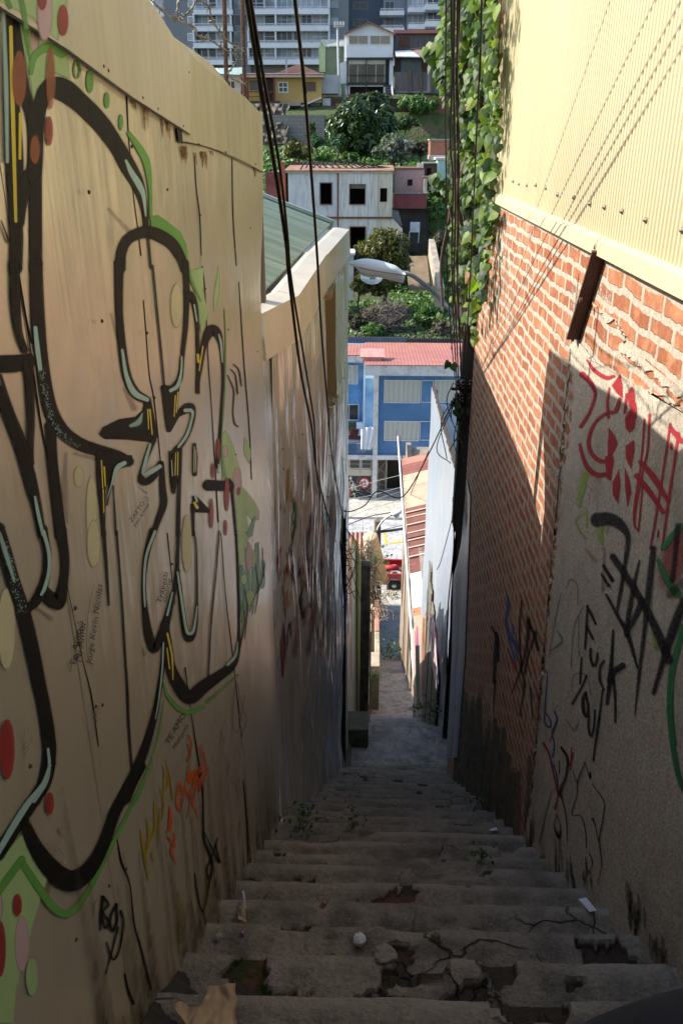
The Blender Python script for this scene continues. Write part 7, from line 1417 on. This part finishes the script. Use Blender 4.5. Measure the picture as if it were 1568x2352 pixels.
# retaining walls
Y4 = 105.5
rw = T('concrete_retaining_wall', 'grey concrete block retaining wall behind the big dark tree', 'retaining wall', tuple(PY(660, 330, Y4))); mtb = brickmat('grey_concrete_block', (.27, .25, .24), (.31, .29, .27), (.20, .18, .17), .8, .4, .03, 'XZ', .5); slabpx((596, 264, 745, 338), Y4, 1.8, mtb, 'wall', rw)
cf = T('rubble_bank', 'grey-brown crumbling rubble bank below the yellow house porch', 'bank', tuple(PY(620, 290, 104))); m = MB(); m.grid(lambda u, v: tuple(PY(585+75*u+2.5*nz(v*6, u*6)*3, 330-92*v, 105+2.2*v+.7*nz(u*9, v*9)-1.2*(1-v))), 30, 30); m.build('bank', mat('rubble_bank_earth', (.15, .125, .10), .95, 0, .45, .8, .9, 5), cf)
bw_ = T('brick_retaining_wall', 'red brick retaining wall with creeper stains right of the big dark tree', 'retaining wall', tuple(PY(990, 280, 108))); slabpx((950, 222, 1065, 282), 108, .5, brickmat('hill_brick', (.26, .10, .065), (.32, .12, .08), (.22, .15, .12), .5, .2, .02, 'XZ', .4), 'wall', bw_); slabpx((893, 226, 952, 282), 108.3, .5, mat('dark_creeper_wall', (.055, .045, .03), .95, 0, .5, .8, .8, 5, col2=(.10, .05, .04)), 'wall', bw_); slabpx((800, 216, 900, 245), 109, .5, mat('hill_brick_dark', (.17, .07, .05), .9, 0, .3, .9), 'wall', bw_)
# white gabled house
Y5 = 120.
wh_ = T('white_gabled_house', 'white clapboard house with gable, glazed middle floor and outside stair', 'house', tuple(PY(846, 218, Y5)))
MWCL = mat('white_clapboard', (.78, .80, .86), .6, 0, .06, .6, .05, 10); MSIDE = mat('white_sun_toned_side', (.72, .72, .72), .6, 0, .05)  # side white kept neutral against the bluish front, sun put into the colour
def P5(x, y, d=0): return PY(x, y, Y5+d)
m = MB(); m.prism([P5(796, 192), P5(903, 192) if False else P5(902, 133), P5(903, 74), P5(850, 52), P5(797, 75), P5(796, 133)][1:] if False else [P5(795, 132), P5(902, 132), P5(903, 75), P5(848, 54), P5(796, 75)], (0, 7, 0)); m.build('upper_wall', MWCL, wh_)
for a, b in ((800, 846), (849, 897)): window((a, 81, b, 103), Y5, wh_, 1, mat('beige_curtain', (.32, .27, .22), .5), MSIDE, 1.6, .08)
m = MB(); 
for s, (xa_, ya_), (xb2, yb2) in ((0, (789, 79), (848.5, 52)), (1, (848.5, 52), (908, 79))):
    m.prism([P5(xa_, ya_, -.6), P5(xb2, yb2, -.6), P5(xb2, yb2-2.2, -.6), P5(xa_, ya_-2.2, -.6)], (0, 8.2, 0))
m.build('roof', mat('terracotta_edge_roof', (.34, .15, .11), .7), wh_)
slabpx((797, 131.5, 902, 134.5), Y5-.3, 3, mat('dark_green_edge', (.04, .08, .06), .7), 'floor_edge', wh_)
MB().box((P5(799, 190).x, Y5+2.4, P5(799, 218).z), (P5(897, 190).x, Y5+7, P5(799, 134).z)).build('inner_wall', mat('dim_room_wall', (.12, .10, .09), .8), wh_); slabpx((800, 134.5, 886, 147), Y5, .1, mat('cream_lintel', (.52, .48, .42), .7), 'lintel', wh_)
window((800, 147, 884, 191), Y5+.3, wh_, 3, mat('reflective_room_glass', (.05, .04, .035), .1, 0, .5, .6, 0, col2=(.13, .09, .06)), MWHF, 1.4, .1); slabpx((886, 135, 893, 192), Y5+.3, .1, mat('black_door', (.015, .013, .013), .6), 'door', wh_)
m = MB(); [m.bar(P5(x, 136, -.2), P5(x, 218, -.2), .12) for x in (798, 841, 886)]; m.bar(P5(798, 173, -.2), P5(886, 173, -.2), .08); m.bar(P5(798, 136, -.2), P5(902, 136, -.2), .12); m.build('balcony_frame', mat('black_iron', (.02, .02, .022), .5), wh_)
slabpx((797, 189, 885, 195), Y5-.3, 2.8, mat('black_iron', (0, 0, 0)), 'balcony_floor', wh_); slabpx((799, 195, 885, 199), Y5, .1, MWCL, 'lower_lintel', wh_); slabpx((799, 199, 803, 218), Y5, .3, MWCL, 'pier', wh_); slabpx((880, 196, 885, 219), Y5, .3, MWCL, 'pier', wh_); slabpx((803, 199, 880, 218), Y5+1, .1, mat('dark_room', (0, 0, 0)), 'ground_floor', wh_)
for k in range(6): slabpx((885, 196+k*4, 897, 198+k*4), Y5-.2-.25*k, .5, mat('grey_stair_tread', (.16, .16, .17), .8), 'stair_tread', wh_)
m = MB(); m.prism([P5(897, 188, -.3), P5(901, 188, -.3), P5(903, 220, -1.4), P5(899, 220, -1.4)], (0, .2, 0)); m.build('stair_string', MWCL, wh_)
m = MB(); m.prism([P5(780, 146), P5(796, 138), P5(796, 192), P5(782, 192)], (0, 5, 0)); m.build('side_wall', MSIDE, wh_); slabpx((893, 136, 903, 195), Y5+.2, 5, MWCL, 'wall', wh_); slabpx((786, 193, 798, 218), Y5+.5, 2, MWCL, 'wall', wh_); slabpx((790, 76, 796.5, 140), Y5+.4, 5, MSIDE, 'wall', wh_)
# green house
gh = T('pale_green_house', 'narrow pale green house left of the white gabled house', 'house', tuple(PY(760, 170, 128))); Y6 = 128.
m = MB(); m.prism([PY(733, 165, Y6), PY(747, 165, Y6), PY(747, 104, Y6), PY(739, 93, Y6), PY(732, 108, Y6)], (0, 6, 0)); m.build('gable_wall', mat('pale_green_boards', (.36, .47, .27), .7), gh); slabpx((747, 108, 795, 172), Y6+.3, 5, mat('shade_toned_green_boards', (.16, .22, .15), .8, 0, .2, .8), 'wall', gh); m = MB(); m.prism([PY(738, 93, Y6-.4), PY(795, 93, Y6+.3), PY(797, 107, Y6-.5), PY(746, 107, Y6-.6)], (0, 0, .12)); m.build('roof', mat('pale_green_iron', (.40, .46, .42), .5), gh); slabpx((790, 100, 800, 130), Y6-4, .5, mat('white_strip', (.6, .6, .62), .7), 'corner_board', gh)  # side wall is the same green darkened, its shade put into the colour
# weathered timber house (right)
Y7 = 121.
wt = T('weathered_timber_house', 'weathered grey timber house with red roof edge and patched porch roofs', 'house', tuple(PY(960, 215, Y7)))
MOLD = weather('old_grey_boards', (.17, .15, .15), (.08, .07, .07)); slabpx((903, 76, 1065, 120), Y7+2, 4, MOLD, 'upper_wall', wt); slabpx((903, 68, 1066, 76.5), Y7+1.4, 5, mat('faded_red_iron', (0, 0, 0)), 'roof', wt); window((924, 90, 937, 105), Y7+2, wt, 1, MDK, MWHF, 1.4, .08, 1); m = MB(); m.prism([PY(918, 107, Y7+1.9), PY(940, 107, Y7+1.9), PY(940, 87, Y7+1.9), PY(930, 83, Y7+1.9), PY(918, 87, Y7+1.9)], (0, .05, 0)); m.build('window_surround', MBRF, wt)
m = MB(); m.prism([PY(904, 117, Y7-1), PY(1065, 100, Y7-1), PY(1065, 111, Y7-1.2), PY(904, 123, Y7-1.2)], (0, 3.5, .4)); m.build('porch_roof', mat('dark_brown_roof', (.05, .03, .03), .9), wt); m = MB(); m.prism([PY(907, 119, Y7-1.6), PY(945, 117, Y7-1.6), PY(964, 132, Y7-2.6), PY(909, 131, Y7-2.6)], (0, .0, .1)); m.build('patch_roof', mat('white_patch_roof', (.66, .66, .72), .5), wt); m = MB(); m.prism([PY(943, 117, Y7-1.7), PY(990, 115, Y7-1.7), PY(1010, 160, Y7-3), PY(985, 142, Y7-3)], (0, 0, .1)); m.build('patch_roof', mat('pinkish_rust_roof', (.36, .22, .19), .8), wt)
slabpx((905, 124, 1065, 172), Y7, .3, mat('brown_dark_boards', (.075, .05, .04), .9), 'wall', wt); window((920, 136, 968, 165), Y7, wt, 3, mat('teal_dark_glass', (.05, .08, .10), .2), mat('teal_frame', (.10, .18, .22), .7), 1.5, .06); slabpx((905, 165, 1066, 215), Y7-1, .25, MOLD, 'fence_wall', wt); m = MB()
for x in (941, 966, 990): m.bar(PY(x, 160, Y7-1.1), PY(x, 214, Y7-1.1), .25)
m.build('post', mat('old_brown_post', (.16, .11, .08), .9), wt); slabpx((980, 170, 992, 212), Y7-1.05, .05, mat('pale_grey_boards', (.32, .31, .33), .8), 'board_patch', wt); slabpx((907, 210, 985, 213), Y7-1.1, .2, mat('grey_rail', (.3, .28, .26), .8), 'rail', wt)
# yellow house with porch
Y8 = 112.
yh = T('yellow_house', 'low ochre yellow house with small white window and red-posted porch', 'house', tuple(PY(650, 240, Y8)))
MYH = mat('ochre_house_paint', (.50, .33, .11), .75, 0, .1, .8); slabpx((566, 176, 738, 236), Y8, 6, MYH, 'wall', yh); window((639, 187.5, 661.5, 213.5), Y8, yh, 1, MDK, MWHF, 2.6, .08, 1); window((703, 188, 725, 210), Y8, yh, 1, mat('brown_curtain', (.13, .08, .06), .6), mat('brown_window_frame', (.16, .10, .07), .7), 1.6, .06, 1)
slabpx((556, 173, 743, 177.5), Y8-1, 7.5, mat('pale_eave', (.50, .44, .40), .7), 'roof_edge', yh); m = MB(); m.prism([PY(552, 173, Y8-.8), PY(742, 173, Y8-.8), PY(745, 171, Y8+6), PY(548, 171, Y8+6)], (0, 0, .15)); m.build('roof', mat('red_brown_iron', (.22, .10, .08), .7, 0, .3, .6), yh)
slabpx((611, 178, 630, 236), Y8-.05, .1, mat('dark_porch_door', (.05, .02, .016), .8), 'door', yh); m = MB()
for x in (556, 569, 608, 630): m.bar(PY(x, 177, Y8-1.2), PY(x, 232, Y8-1.2), .22)
m.bar(PY(553, 211, Y8-1.2), PY(630, 211, Y8-1.2), .12); m.bar(PY(553, 222, Y8-1.2), PY(609, 222, Y8-1.2), .5, .05); m.build('porch_post', mat('dark_red_post', (.14, .04, .03), .8), yh); slabpx((550, 232, 640, 236), Y8-1.6, 1.7, mat('dark_porch_floor', (.06, .045, .04), .9), 'porch_floor', yh); slabpx((576, 186, 602, 206), Y8, .1, mat('grey_curtain_pane', (.16, .15, .15), .6), 'window', yh); window((574, 185, 604, 207), Y8, yh, 2, mat('grey_curtain_pane', (0, 0, 0)), mat('dark_bars', (.1, .08, .07), .7), 1.2, .04)
slabpx((552, 236, 690, 243), Y8-1.4, 2, mat('grey_terrace_edge', (.30, .28, .27), .85), 'terrace', yh); m = MB(); m.prism([PY(690, 243, Y8-.4), PY(738, 222, Y8-.4), PY(738, 226, Y8-.4), PY(692, 246, Y8-.4)], (0, 1, 0)); m.build('lower_eave', MWHF, yh); slabpx((690, 226, 780, 262), Y8+.6, 2, mat('dark_red_basement', (.13, .045, .035), .9, 0, .3, 1), 'basement_wall', yh); slabpx((741, 226, 759, 247), Y8+.5, .1, mat('white_shutter', (.56, .56, .58), .7), 'shutter', yh); slabpx((590, 243, 692, 262), Y8-.2, 2, mat('basement_brown', (.11, .06, .045), .9, 0, .35, 1), 'basement_wall', yh); window((712, 230, 736, 244), Y8+.5, yh, 1, mat('teal_dark_glass', (0, 0, 0)), MBRF, 1.5, .06)
slabpx((738, 172, 776, 215), Y8+1, 3, mat('pale_corrugated_shed', (.46, .47, .50), .6, 0, .12, .9), 'side_shed', yh)
rb = T('brown_roof_house', 'house showing only its broad reddish brown roof behind the yellow house', 'house', tuple(PY(690, 175, 120))); m = MB(); m.prism([PY(600, 174, 119), PY(740, 174, 119), PY(738, 170, 119), PY(690, 148, 122), PY(676, 150, 122), PY(640, 166, 120)], (0, 2, 0)); m.build('roof', mat('brown_tile_roof', (.10, .045, .035), .85, 0, .3, .6), rb); m = MB().box((PY(655, 160, 119).x, 119.3, PY(655, 172, 119).z), (PY(655, 160, 119).x+.25, 119.5, PY(655, 135, 119).z)); m.build('vent_pipe', mat('grey_pipe', (.4, .4, .42), .6), rb)
tg = T('teal_roof_house', 'small white house with pale teal roof left of the yellow house', 'house', tuple(PY(510, 200, 116))); slabpx((470, 172, 555, 225), 116, 4, mat('white_house_wall', (.55, .57, .62), .7), 'wall', tg); m = MB(); m.prism([PY(456, 160, 115.5), PY(500, 156, 117), PY(508, 168, 115.5)], (0, 1.5, .0)); m.build('roof', mat('white_gable_roof', (.68, .70, .68), .6), tg); m = MB(); m.prism([PY(498, 158, 117), PY(556, 156, 117), PY(560, 172, 115), PY(506, 170, 115)], (0, .5, .1)); m.build('roof', mat('teal_roof', (.34, .46, .42), .6), tg); window((520, 185, 540, 205), 116, tg, 1, MDK)
# man at the porch rail
def person(p, h, shirt, trousers, hair, label):
    v = [(0, 0, .50), (0, 0, .62), (0, 0, .78), (0, 0, .84), (0, -.01, .93), (.055, 0, .47), (.06, -.02, .26), (.06, .02, .02), (-.055, 0, .47), (-.06, -.02, .26), (-.06, .02, .02), (.11, 0, .79), (.14, -.06, .62), (.10, -.17, .55), (-.11, 0, .79), (-.14, -.05, .62), (-.10, -.16, .54), (.06, -.06, .01), (-.06, -.06, .01)]
    e = [(0, 1), (1, 2), (2, 3), (3, 4), (0, 5), (5, 6), (6, 7), (0, 8), (8, 9), (9, 10), (2, 11), (11, 12), (12, 13), (2, 14), (14, 15), (15, 16), (7, 17), (10, 18)]
    r_ = [.085, .08, .085, .035, .062, .06, .045, .03, .06, .045, .03, .045, .032, .022, .045, .032, .022, .024, .024]
    me = bpy.data.meshes.new('person'); me.from_pydata([Vector(q)*h for q in v], e, []); o = bpy.data.objects.new('person', me); COL.objects.link(o); o.location = p
    s = o.modifiers.new('skin', 'SKIN'); 
    if not me.skin_vertices: bpy.context.view_layer.objects.active = o; me.attributes.new
    for i, d in enumerate(me.skin_vertices[0].data): d.radius = (r_[i]*h, r_[i]*h*.8); d.use_root = (i == 0)
    o.modifiers.new('sub', 'SUBSURF').render_levels = 2
    mt, N = newmat('person_colours'); tc = N('ShaderNodeTexCoord'); sx = N('ShaderNodeSeparateXYZ'); N.l.new(tc.outputs['Object'], sx.inputs[0]); k = N.mix(N.rng(sx.outputs[2], .50*h, .505*h), trousers, shirt); k = N.mix(N.rng(sx.outputs[2], .835*h, .84*h), k, (.30, .18, .12)); k = N.mix(N.rng(sx.outputs[2], .945*h, .95*h), k, hair); N.out(k, .8); me.materials.append(mt)
    return tag(o, label, 'person')
try: person(PY(608, 232, Y8-.9), 1.72, (.55, .55, .55), (.10, .14, .24), (.02, .015, .012), 'person in white shirt and blue jeans standing on yellow house porch')
except Exception as ex: print('person', ex); 
# masts
sp_ = T('floodlight_mast', 'tall white mast with floodlights at the left of the white gabled house', 'mast', tuple(PY(777, 220, 118))); m = MB(); m.tube([PY(779, 222, 118), PY(775, 62, 118)], [.17, .13], 10); m.build('mast', mat('pale_mast', (.55, .57, .60), .6), sp_); m = MB(); a = PY(775, 60, 118); m.box((a.x-.5, 117.8, a.z-.1), (a.x+.8, 118.2, a.z+.1)); 
for k in range(4): m.box((a.x-.45+k*.35, 117.5, a.z+.05), (a.x-.2+k*.35, 118, a.z+.45))
m.build('floodlight', mat('white_floodlights', (.7, .72, .75), .5), sp_)
o = MB().tube([PY(790, 235, 116), PY(788, 192, 116)], .25, 8).build('wooden_stake', mat('pale_green_grey_pole', (.28, .30, .25), .9)); tag(o, 'short thick greyish wooden post just under white house side wall', 'post')
# ================================================================== APARTMENT TOWER
YA_ = 154.
ap = T('apartment_tower', 'large slate grey apartment tower with white balconies filling the top of the view', 'apartment building', tuple(PY(600, 160, YA_)))
MSL = mat('slate_grey_render', (.19, .21, .245), .85, 0, .06, .1, .03, 3); MSL2 = mat('light_slate_render', (.28, .305, .35), .85, 0, .06, .1, .03, 3); MBAL = mat('white_balcony', (.74, .77, .84), .7, 0, .06, .3, .02, 3, dirt=.15); MAPG = mat('apartment_glass', (.10, .12, .14), .1, 0, .6, .35, 0, col2=(.32, .36, .40)); MAPC = mat('apartment_curtain_glass', (.30, .34, .38), .25, 0, .4, .5, 0); MAPD = mat('apartment_dark_glass', (.03, .03, .04), .12, 0, .3, .5, 0)
def PA(x, y, d=0): return PY(x, y, YA_+d)
ztop = PA(600, -260).z; zbot = PA(600, 172).z
def col(x0, x1, d, mt, nm='wall', depth=16): MB().box((PA(x0, 0, d).x, YA_+d, zbot-6), (PA(x1, 0, d).x, YA_+d+depth, ztop)).build(nm, mt, ap)
col(375, 446, .6, MSL); col(446, 536, 2.2, MSL2); col(536, 570, 1.0, MSL); col(570, 757, 2.2, MSL2); col(757, 800, .8, MSL); col(800, 880, 7., mat('blue_slate', (.15, .18, .24), .85, 0, .06, .1)); col(880, 935, 4, MSL); col(935, 1012, 3.2, MSL2); col(1012, 1075, 1.5, MSL); col(352, 376, 6, MSL2)
FH = 38.6
for fl in range(-2, 4):
    y = 104+fl*FH
    if y < -30 or y > 160: continue
    def bal(x0, x1, d0, d1, yy=y, h=11.5): return MB().box((PA(x0, yy, d0).x, YA_+d0, PA(600, yy+h*.5, d0).z), (PA(x1, yy, d0).x, YA_+d1, PA(600, yy-h*.5, d0).z)).build('balcony', MBAL, ap)
    def rail(parent, x0, x1, d, yy=y-8):
        m = MB(); a, b = PA(x0, yy-3.2, d), PA(x1, yy-3.2, d); m.bar(a, b, .09); m.bar(PA(x0, yy, d), PA(x1, yy, d), .06); n = max(2, int((x1-x0)/9)); [m.bar(PA(x0+(x1-x0)*k/n, yy-3.2, d), PA(x0+(x1-x0)*k/n, yy+4, d), .06) for k in range(n+1)]; m.build('railing', mat('white_railing', (.6, .62, .68), .5), parent)
    b = bal(444, 534, -.1, 3.0); rail(b, 448, 532, 0); b = bal(569, 757, -.1, 3.0); rail(b, 571, 755, 0); b = bal(340, 376, 3.5, 7)
    for (x0, x1, n) in ((450, 478, 1), (480, 497, 0), (499, 532, 1), (571, 606, 1), (608, 632, 0), (634, 672, 2), (674, 690, 0), (692, 716, 1), (718, 754, 1)):
        pn = random.choice([MAPG, MAPC, MAPD, MAPC]); window((x0, y-33, x1, y-6), YA_+1.6, ap, n, pn, MBAL, 1.3, .12, 1 if random.random() < .5 else 0)
    m = MB(); [m.box((PA(x, y, 1).x, YA_+.0, PA(x, y-6, 1).z), (PA(x, y, 1).x+.22, YA_+2.2, PA(x, y-33, 1).z)) for x in (447, 531, 571, 633, 755)]; m.build('balcony_post', MBAL, ap)
    window((432, y-28, 444, y-10), YA_+.6, ap, 0, MAPC, MBAL, 1.2, .08); window((538, y-32, 568, y-5), YA_+1.0, ap, 1, random.choice([MAPD, MAPG]), mat('grey_alu_frame', (.3, .33, .38), .5), 1.2, .08); window((759, y-26, 778, y-8), YA_+.8, ap, 1, MAPC, mat('grey_alu_frame', (0, 0, 0)), 1.2, .08)
    window((810, y-22, 845, y-5), YA_+7, ap, 1, MAPD, mat('grey_alu_frame', (0, 0, 0)), 1.2, .08)
    b = bal(872, 928, 1.0, 5.5, y+4, 10); rail(b, 874, 926, 1.1, y-4); window((884, y-24, 905, y+2), YA_+4, ap, 1, MAPD, mat('grey_alu_frame', (0, 0, 0)), 1.2, .08); b = bal(937, 976, .2, 4, y-3, 10); rail(b, 939, 974, .3, y-10); b = bal(976, 1018, -.6, 4, y-9, 12); rail(b, 978, 1016, -.5, y-17); window((946, y-33, 972, y-8), YA_+3.2, ap, 1, random.choice([MAPG, MAPC, MAPD]), MBAL, 1.2, .08); window((980, y-38, 1008, y-14), YA_+3.2, ap, 1, random.choice([MAPG, MAPD]), MBAL, 1.2, .08)
slabpx((1012, 75, 1075, 125), 140, 3, mat('deep_red_wall', (.24, .05, .05), .8), 'red_annexe', ap)
# ================================================================== TREES AND SHRUBS
def crown(m, c, rad, n, size, clumps=26, flat=.0, seed=1, shell=.75):
    r_ = np.random.default_rng(seed); C = []
    for k in range(clumps):
        d = r_.normal(size=3); d /= np.linalg.norm(d); d[2] = d[2]*.95; s = r_.uniform(.2, 1)**.5*shell; C.append((np.array(c)+d*s*np.array(rad), r_.uniform(.24, .40)*np.mean(rad)))
    for k in range(n):
        q, cr = C[r_.integers(clumps)]; d = r_.normal(size=3); d /= np.linalg.norm(d); p = q+d*cr*r_.uniform(.55, 1.05)*np.array([1, 1, .8])
        nrm = d*.7+r_.normal(size=3)*.5+np.array([0, 0, .45]); nrm /= np.linalg.norm(nrm); t = np.cross(nrm, r_.normal(size=3)); t /= np.linalg.norm(t)+1e-9; b = np.cross(nrm, t); s = size*r_.uniform(.6, 1.4)
        m.add([p-t*s, p+b*s*.45-nrm*s*.1, p+t*s, p-b*s*.45-nrm*s*.1], [(0, 1, 2, 3)])
def tree(name, label, base, c, rad, n, size, mt, trunk=.3, clumps=26, seed=1, cat='tree', nm='crown', group=None):
    t = T(name, label, cat, tuple(base), group); m = MB(); crown(m, c, rad, n, size, clumps, seed=seed); m.build(nm, mt, t)['kind'] = 'stuff'; m = MB(); c = Vector(c); base = Vector(base); mid = base+(c-base)*.55+Vector((random.uniform(-.2, .2)*rad[0], 0, 0)); m.tube([base-Vector((0, 0, .4)), mid, c], [trunk, trunk*.75, trunk*.35], 8)
    rn = random.Random(seed)
    for k in range(7): d = Vector((rn.uniform(-1, 1)*rad[0], rn.uniform(-1, 1)*rad[1], rn.uniform(-.3, .8)*rad[2]))*.8; m.tube([base+(c-base)*rn.uniform(.55, .9), c+d*.4, c+d*.75], [trunk*.4, trunk*.25, trunk*.1], 5)
    m.build('trunk', mat('bark', (.10, .08, .06), .9, 0, .3, 3), t)
LG = [(.022, .045, .016), (.04, .08, .022), (.07, .12, .035), (.028, .06, .02)]
MT1 = leafmat('dark_evergreen_leaf', LG, .15, .35); MT2 = leafmat('olive_leaf', [(.07, .075, .014), (.13, .13, .025), (.045, .06, .012), (.16, .15, .035)], .3, .45); MT3 = leafmat('fresh_green_leaf', [(.05, .13, .02), (.08, .18, .03), (.035, .09, .02), (.11, .20, .045)], .3, .5); MT4 = leafmat('silver_leaf', [(.05, .08, .045), (.12, .16, .11), (.30, .33, .28), (.04, .07, .035)], .15, .3); MT5 = leafmat('bluish_shrub_leaf', [(.04, .10, .05), (.07, .16, .08), (.03, .07, .03)], .25, .45); MT6 = leafmat('dull_scrub_leaf', [(.05, .055, .03), (.09, .085, .05), (.035, .045, .02), (.14, .12, .09)], .2, .6); MT7 = leafmat('mid_green_leaf', [(.045, .11, .022), (.075, .16, .03), (.11, .20, .045)], .25, .45); MT8 = leafmat('grey_dry_brush', [(.13, .105, .085), (.20, .165, .13), (.08, .07, .05), (.10, .10, .05)], .15, .8)
def at(x, y, Y): return PY(x, y, Y)
def rpx(px, Y, y=300): return abs(PY(784+px, y, Y).x-PY(784, y, Y).x)
def T_(label, x, y, Y, rx, ry, n, size, mt, by=None, seed=1, cl=26, cat='tree', name='tree', tr=.3, nm='crown', group=None):
    c = at(x, y, Y); R_ = rpx(rx, Y, y); Rz = abs(at(x, y-ry, Y).z-c.z); b = at(x, by or y+ry, Y); tree(name, label, b, c, (R_, R_*.75, Rz), n, size, mt, tr, cl, seed, cat, nm, group)
T_('big dense dark evergreen tree in the middle of the hillside', 828, 290, 96, 96, 82, 8500, .36, MT1, 380, 3, 80, name='evergreen_tree', tr=.5)
T_('rounded dark evergreen top just below white gabled house', 850, 240, 97.5, 50, 34, 2600, .34, MT1, 330, 8, 26, name='evergreen_tree')
T_('pale bluish green bush at the left foot of the dark tree, smaller', 728, 325, 92, 20, 17, 700, .26, MT5, 350, 4, 14, 'bush', 'bush', .12, 'foliage'); T_('pale bluish green bush at foot of the dark tree, taller', 776, 320, 91.5, 19, 24, 800, .26, MT5, 352, 5, 14, 'bush', 'bush', .12, 'foliage')
T_('silvery leaved tree in front of the dark evergreen', 905, 340, 88, 54, 36, 2400, .30, MT4, 385, 6, 26, name='silver_leaf_tree'); T_('small brown-green shrub right of the silvery tree', 965, 340, 89, 24, 24, 500, .22, MT6, 370, 7, 14, 'shrub', 'shrub', .1, 'foliage')
T_('olive tree with yellowish leaves standing before the derelict house', 880, 594, 67.5, 76, 98, 9500, .19, MT2, 695, 9, 46, name='olive_tree', tr=.16); T_('smaller yellowish sapling left of the olive tree', 820, 640, 66.5, 30, 52, 2600, .17, MT2, 700, 19, 16, name='olive_tree', tr=.1)
T_('shady green shrub at left under the concrete wall', 682, 345, 91, 40, 30, 1300, .24, MT2, 378, 10, 20, 'shrub', 'shrub', .12, 'foliage'); T_('round dark bush standing in front of the concrete wall', 676, 330, 100, 12, 16, 400, .24, MT1, 348, 11, 10, 'bush', 'bush', .1, 'foliage'); T_('narrow dark bush beside the big tree and the concrete wall', 715, 300, 99, 14, 26, 500, .24, MT1, 330, 12, 10, 'bush', 'bush', .1, 'foliage'); T_('small rounded creeper covered bush on the maroon wall', 655, 385, 80, 16, 24, 600, .2, MT7, 410, 13, 12, 'bush', 'bush', .1, 'foliage')
T_('light green bush above the burnt rafters', 800, 362, 84, 26, 13, 600, .2, MT3, 376, 14, 12, 'bush', 'bush', .08, 'foliage'); T_('low bright green bush left of the silvery tree', 740, 362, 85, 30, 11, 600, .2, MT3, 374, 15, 14, 'bush', 'bush', .08, 'foliage'); T_('tiny green tuft at the right end of burnt rafters', 862, 376, 80, 12, 7, 240, .16, MT3, 384, 16, 8, 'bush', 'bush', .06, 'foliage')
T_('dark green shrub between the pink house and the cables', 1006, 480, 77, 22, 44, 1100, .2, MT7, 530, 17, 18, 'shrub', 'shrub', .1, 'foliage'); T_('grey green scrub below the pink house at right', 1010, 560, 74, 26, 40, 1100, .18, MT6, 610, 18, 18, 'shrub', 'shrub', .1, 'foliage')
T_('dark creeper hanging over the brick retaining wall', 960, 238, 107.6, 60, 18, 1500, .28, MT7, 260, 20, 26, 'creeper', 'creeper', .1, 'foliage'); T_('dark weeds under the brick retaining wall', 930, 282, 103, 40, 16, 900, .25, MT1, 298, 21, 18, 'shrub', 'shrub', .1, 'foliage')
T_('bare grey bush in the middle of the slope behind the blue house roof', 878, 722, 62.5, 66, 42, 3800, .13, MT8, 768, 22, 40, 'bush', 'bush', .06, 'foliage'); T_('grey green bush at the left behind the blue house roof', 815, 735, 62, 34, 32, 1700, .14, MT6, 772, 23, 24, 'bush', 'bush', .06, 'foliage'); T_('leafy green bush low in front of the bare grey bush', 860, 758, 60.5, 40, 20, 1400, .13, MT7, 780, 24, 22, 'bush', 'bush', .06, 'foliage'); T_('leafy green bush right of the bare grey bush', 985, 725, 63, 40, 36, 2000, .14, MT7, 775, 25, 30, 'bush', 'bush', .06, 'foliage'); T_('dry brown brush at far right behind the iron fence', 1015, 752, 60.5, 30, 18, 900, .13, MT8, 778, 26, 16, 'bush', 'bush', .06, 'foliage')
m = twig_bush('bare_twigs', 'bare grey twigs sticking out of the slope above the iron fence', tuple(PY(890, 735, 61.5)), (2.2, 1.4, 1.6), 260, mat('bare_grey_twig', (.24, .20, .17), .9), 0, .02)
# ground cover patches
def cover(label, x0, x1, y0, y1, Ya, Yb, n, size, mt):
    m = MB()
    for k in range(n):
        u, v = random.random(), random.random(); Y = Ya+(Yb-Ya)*v; p = PY(x0+(x1-x0)*u, y0+(y1-y0)*v, Y); z = tz(p.x, Y) if Y > 56 else p.z; leaf(m, (p.x, Y, z+random.random()*.5), size*random.uniform(.5, 1.3), (random.gauss(-.2, .6), random.gauss(-.4, .5), 1), (random.gauss(0, 1), random.gauss(0, 1), .6))
    return tag(m.build('ground_cover', mt), label, 'ground cover', None, 'stuff')
cover('bright green ground cover on the slope below the brick wall', 925, 1065, 345, 280, 86, 105, 5200, .42, MT3); cover('green ground cover around the foot of the dark tree', 600, 1000, 390, 300, 79, 104, 9000, .40, MT7); cover('weedy undergrowth over the slope behind the blue house', 770, 1065, 775, 690, 58.5, 70, 8000, .24, MT7); cover('dry weeds over the slope behind the blue house', 770, 1065, 775, 690, 58.5, 68, 4500, .22, MT8); cover('grass and weeds around the derelict house yard', 900, 1060, 690, 560, 67, 77, 3200, .28, MT7)
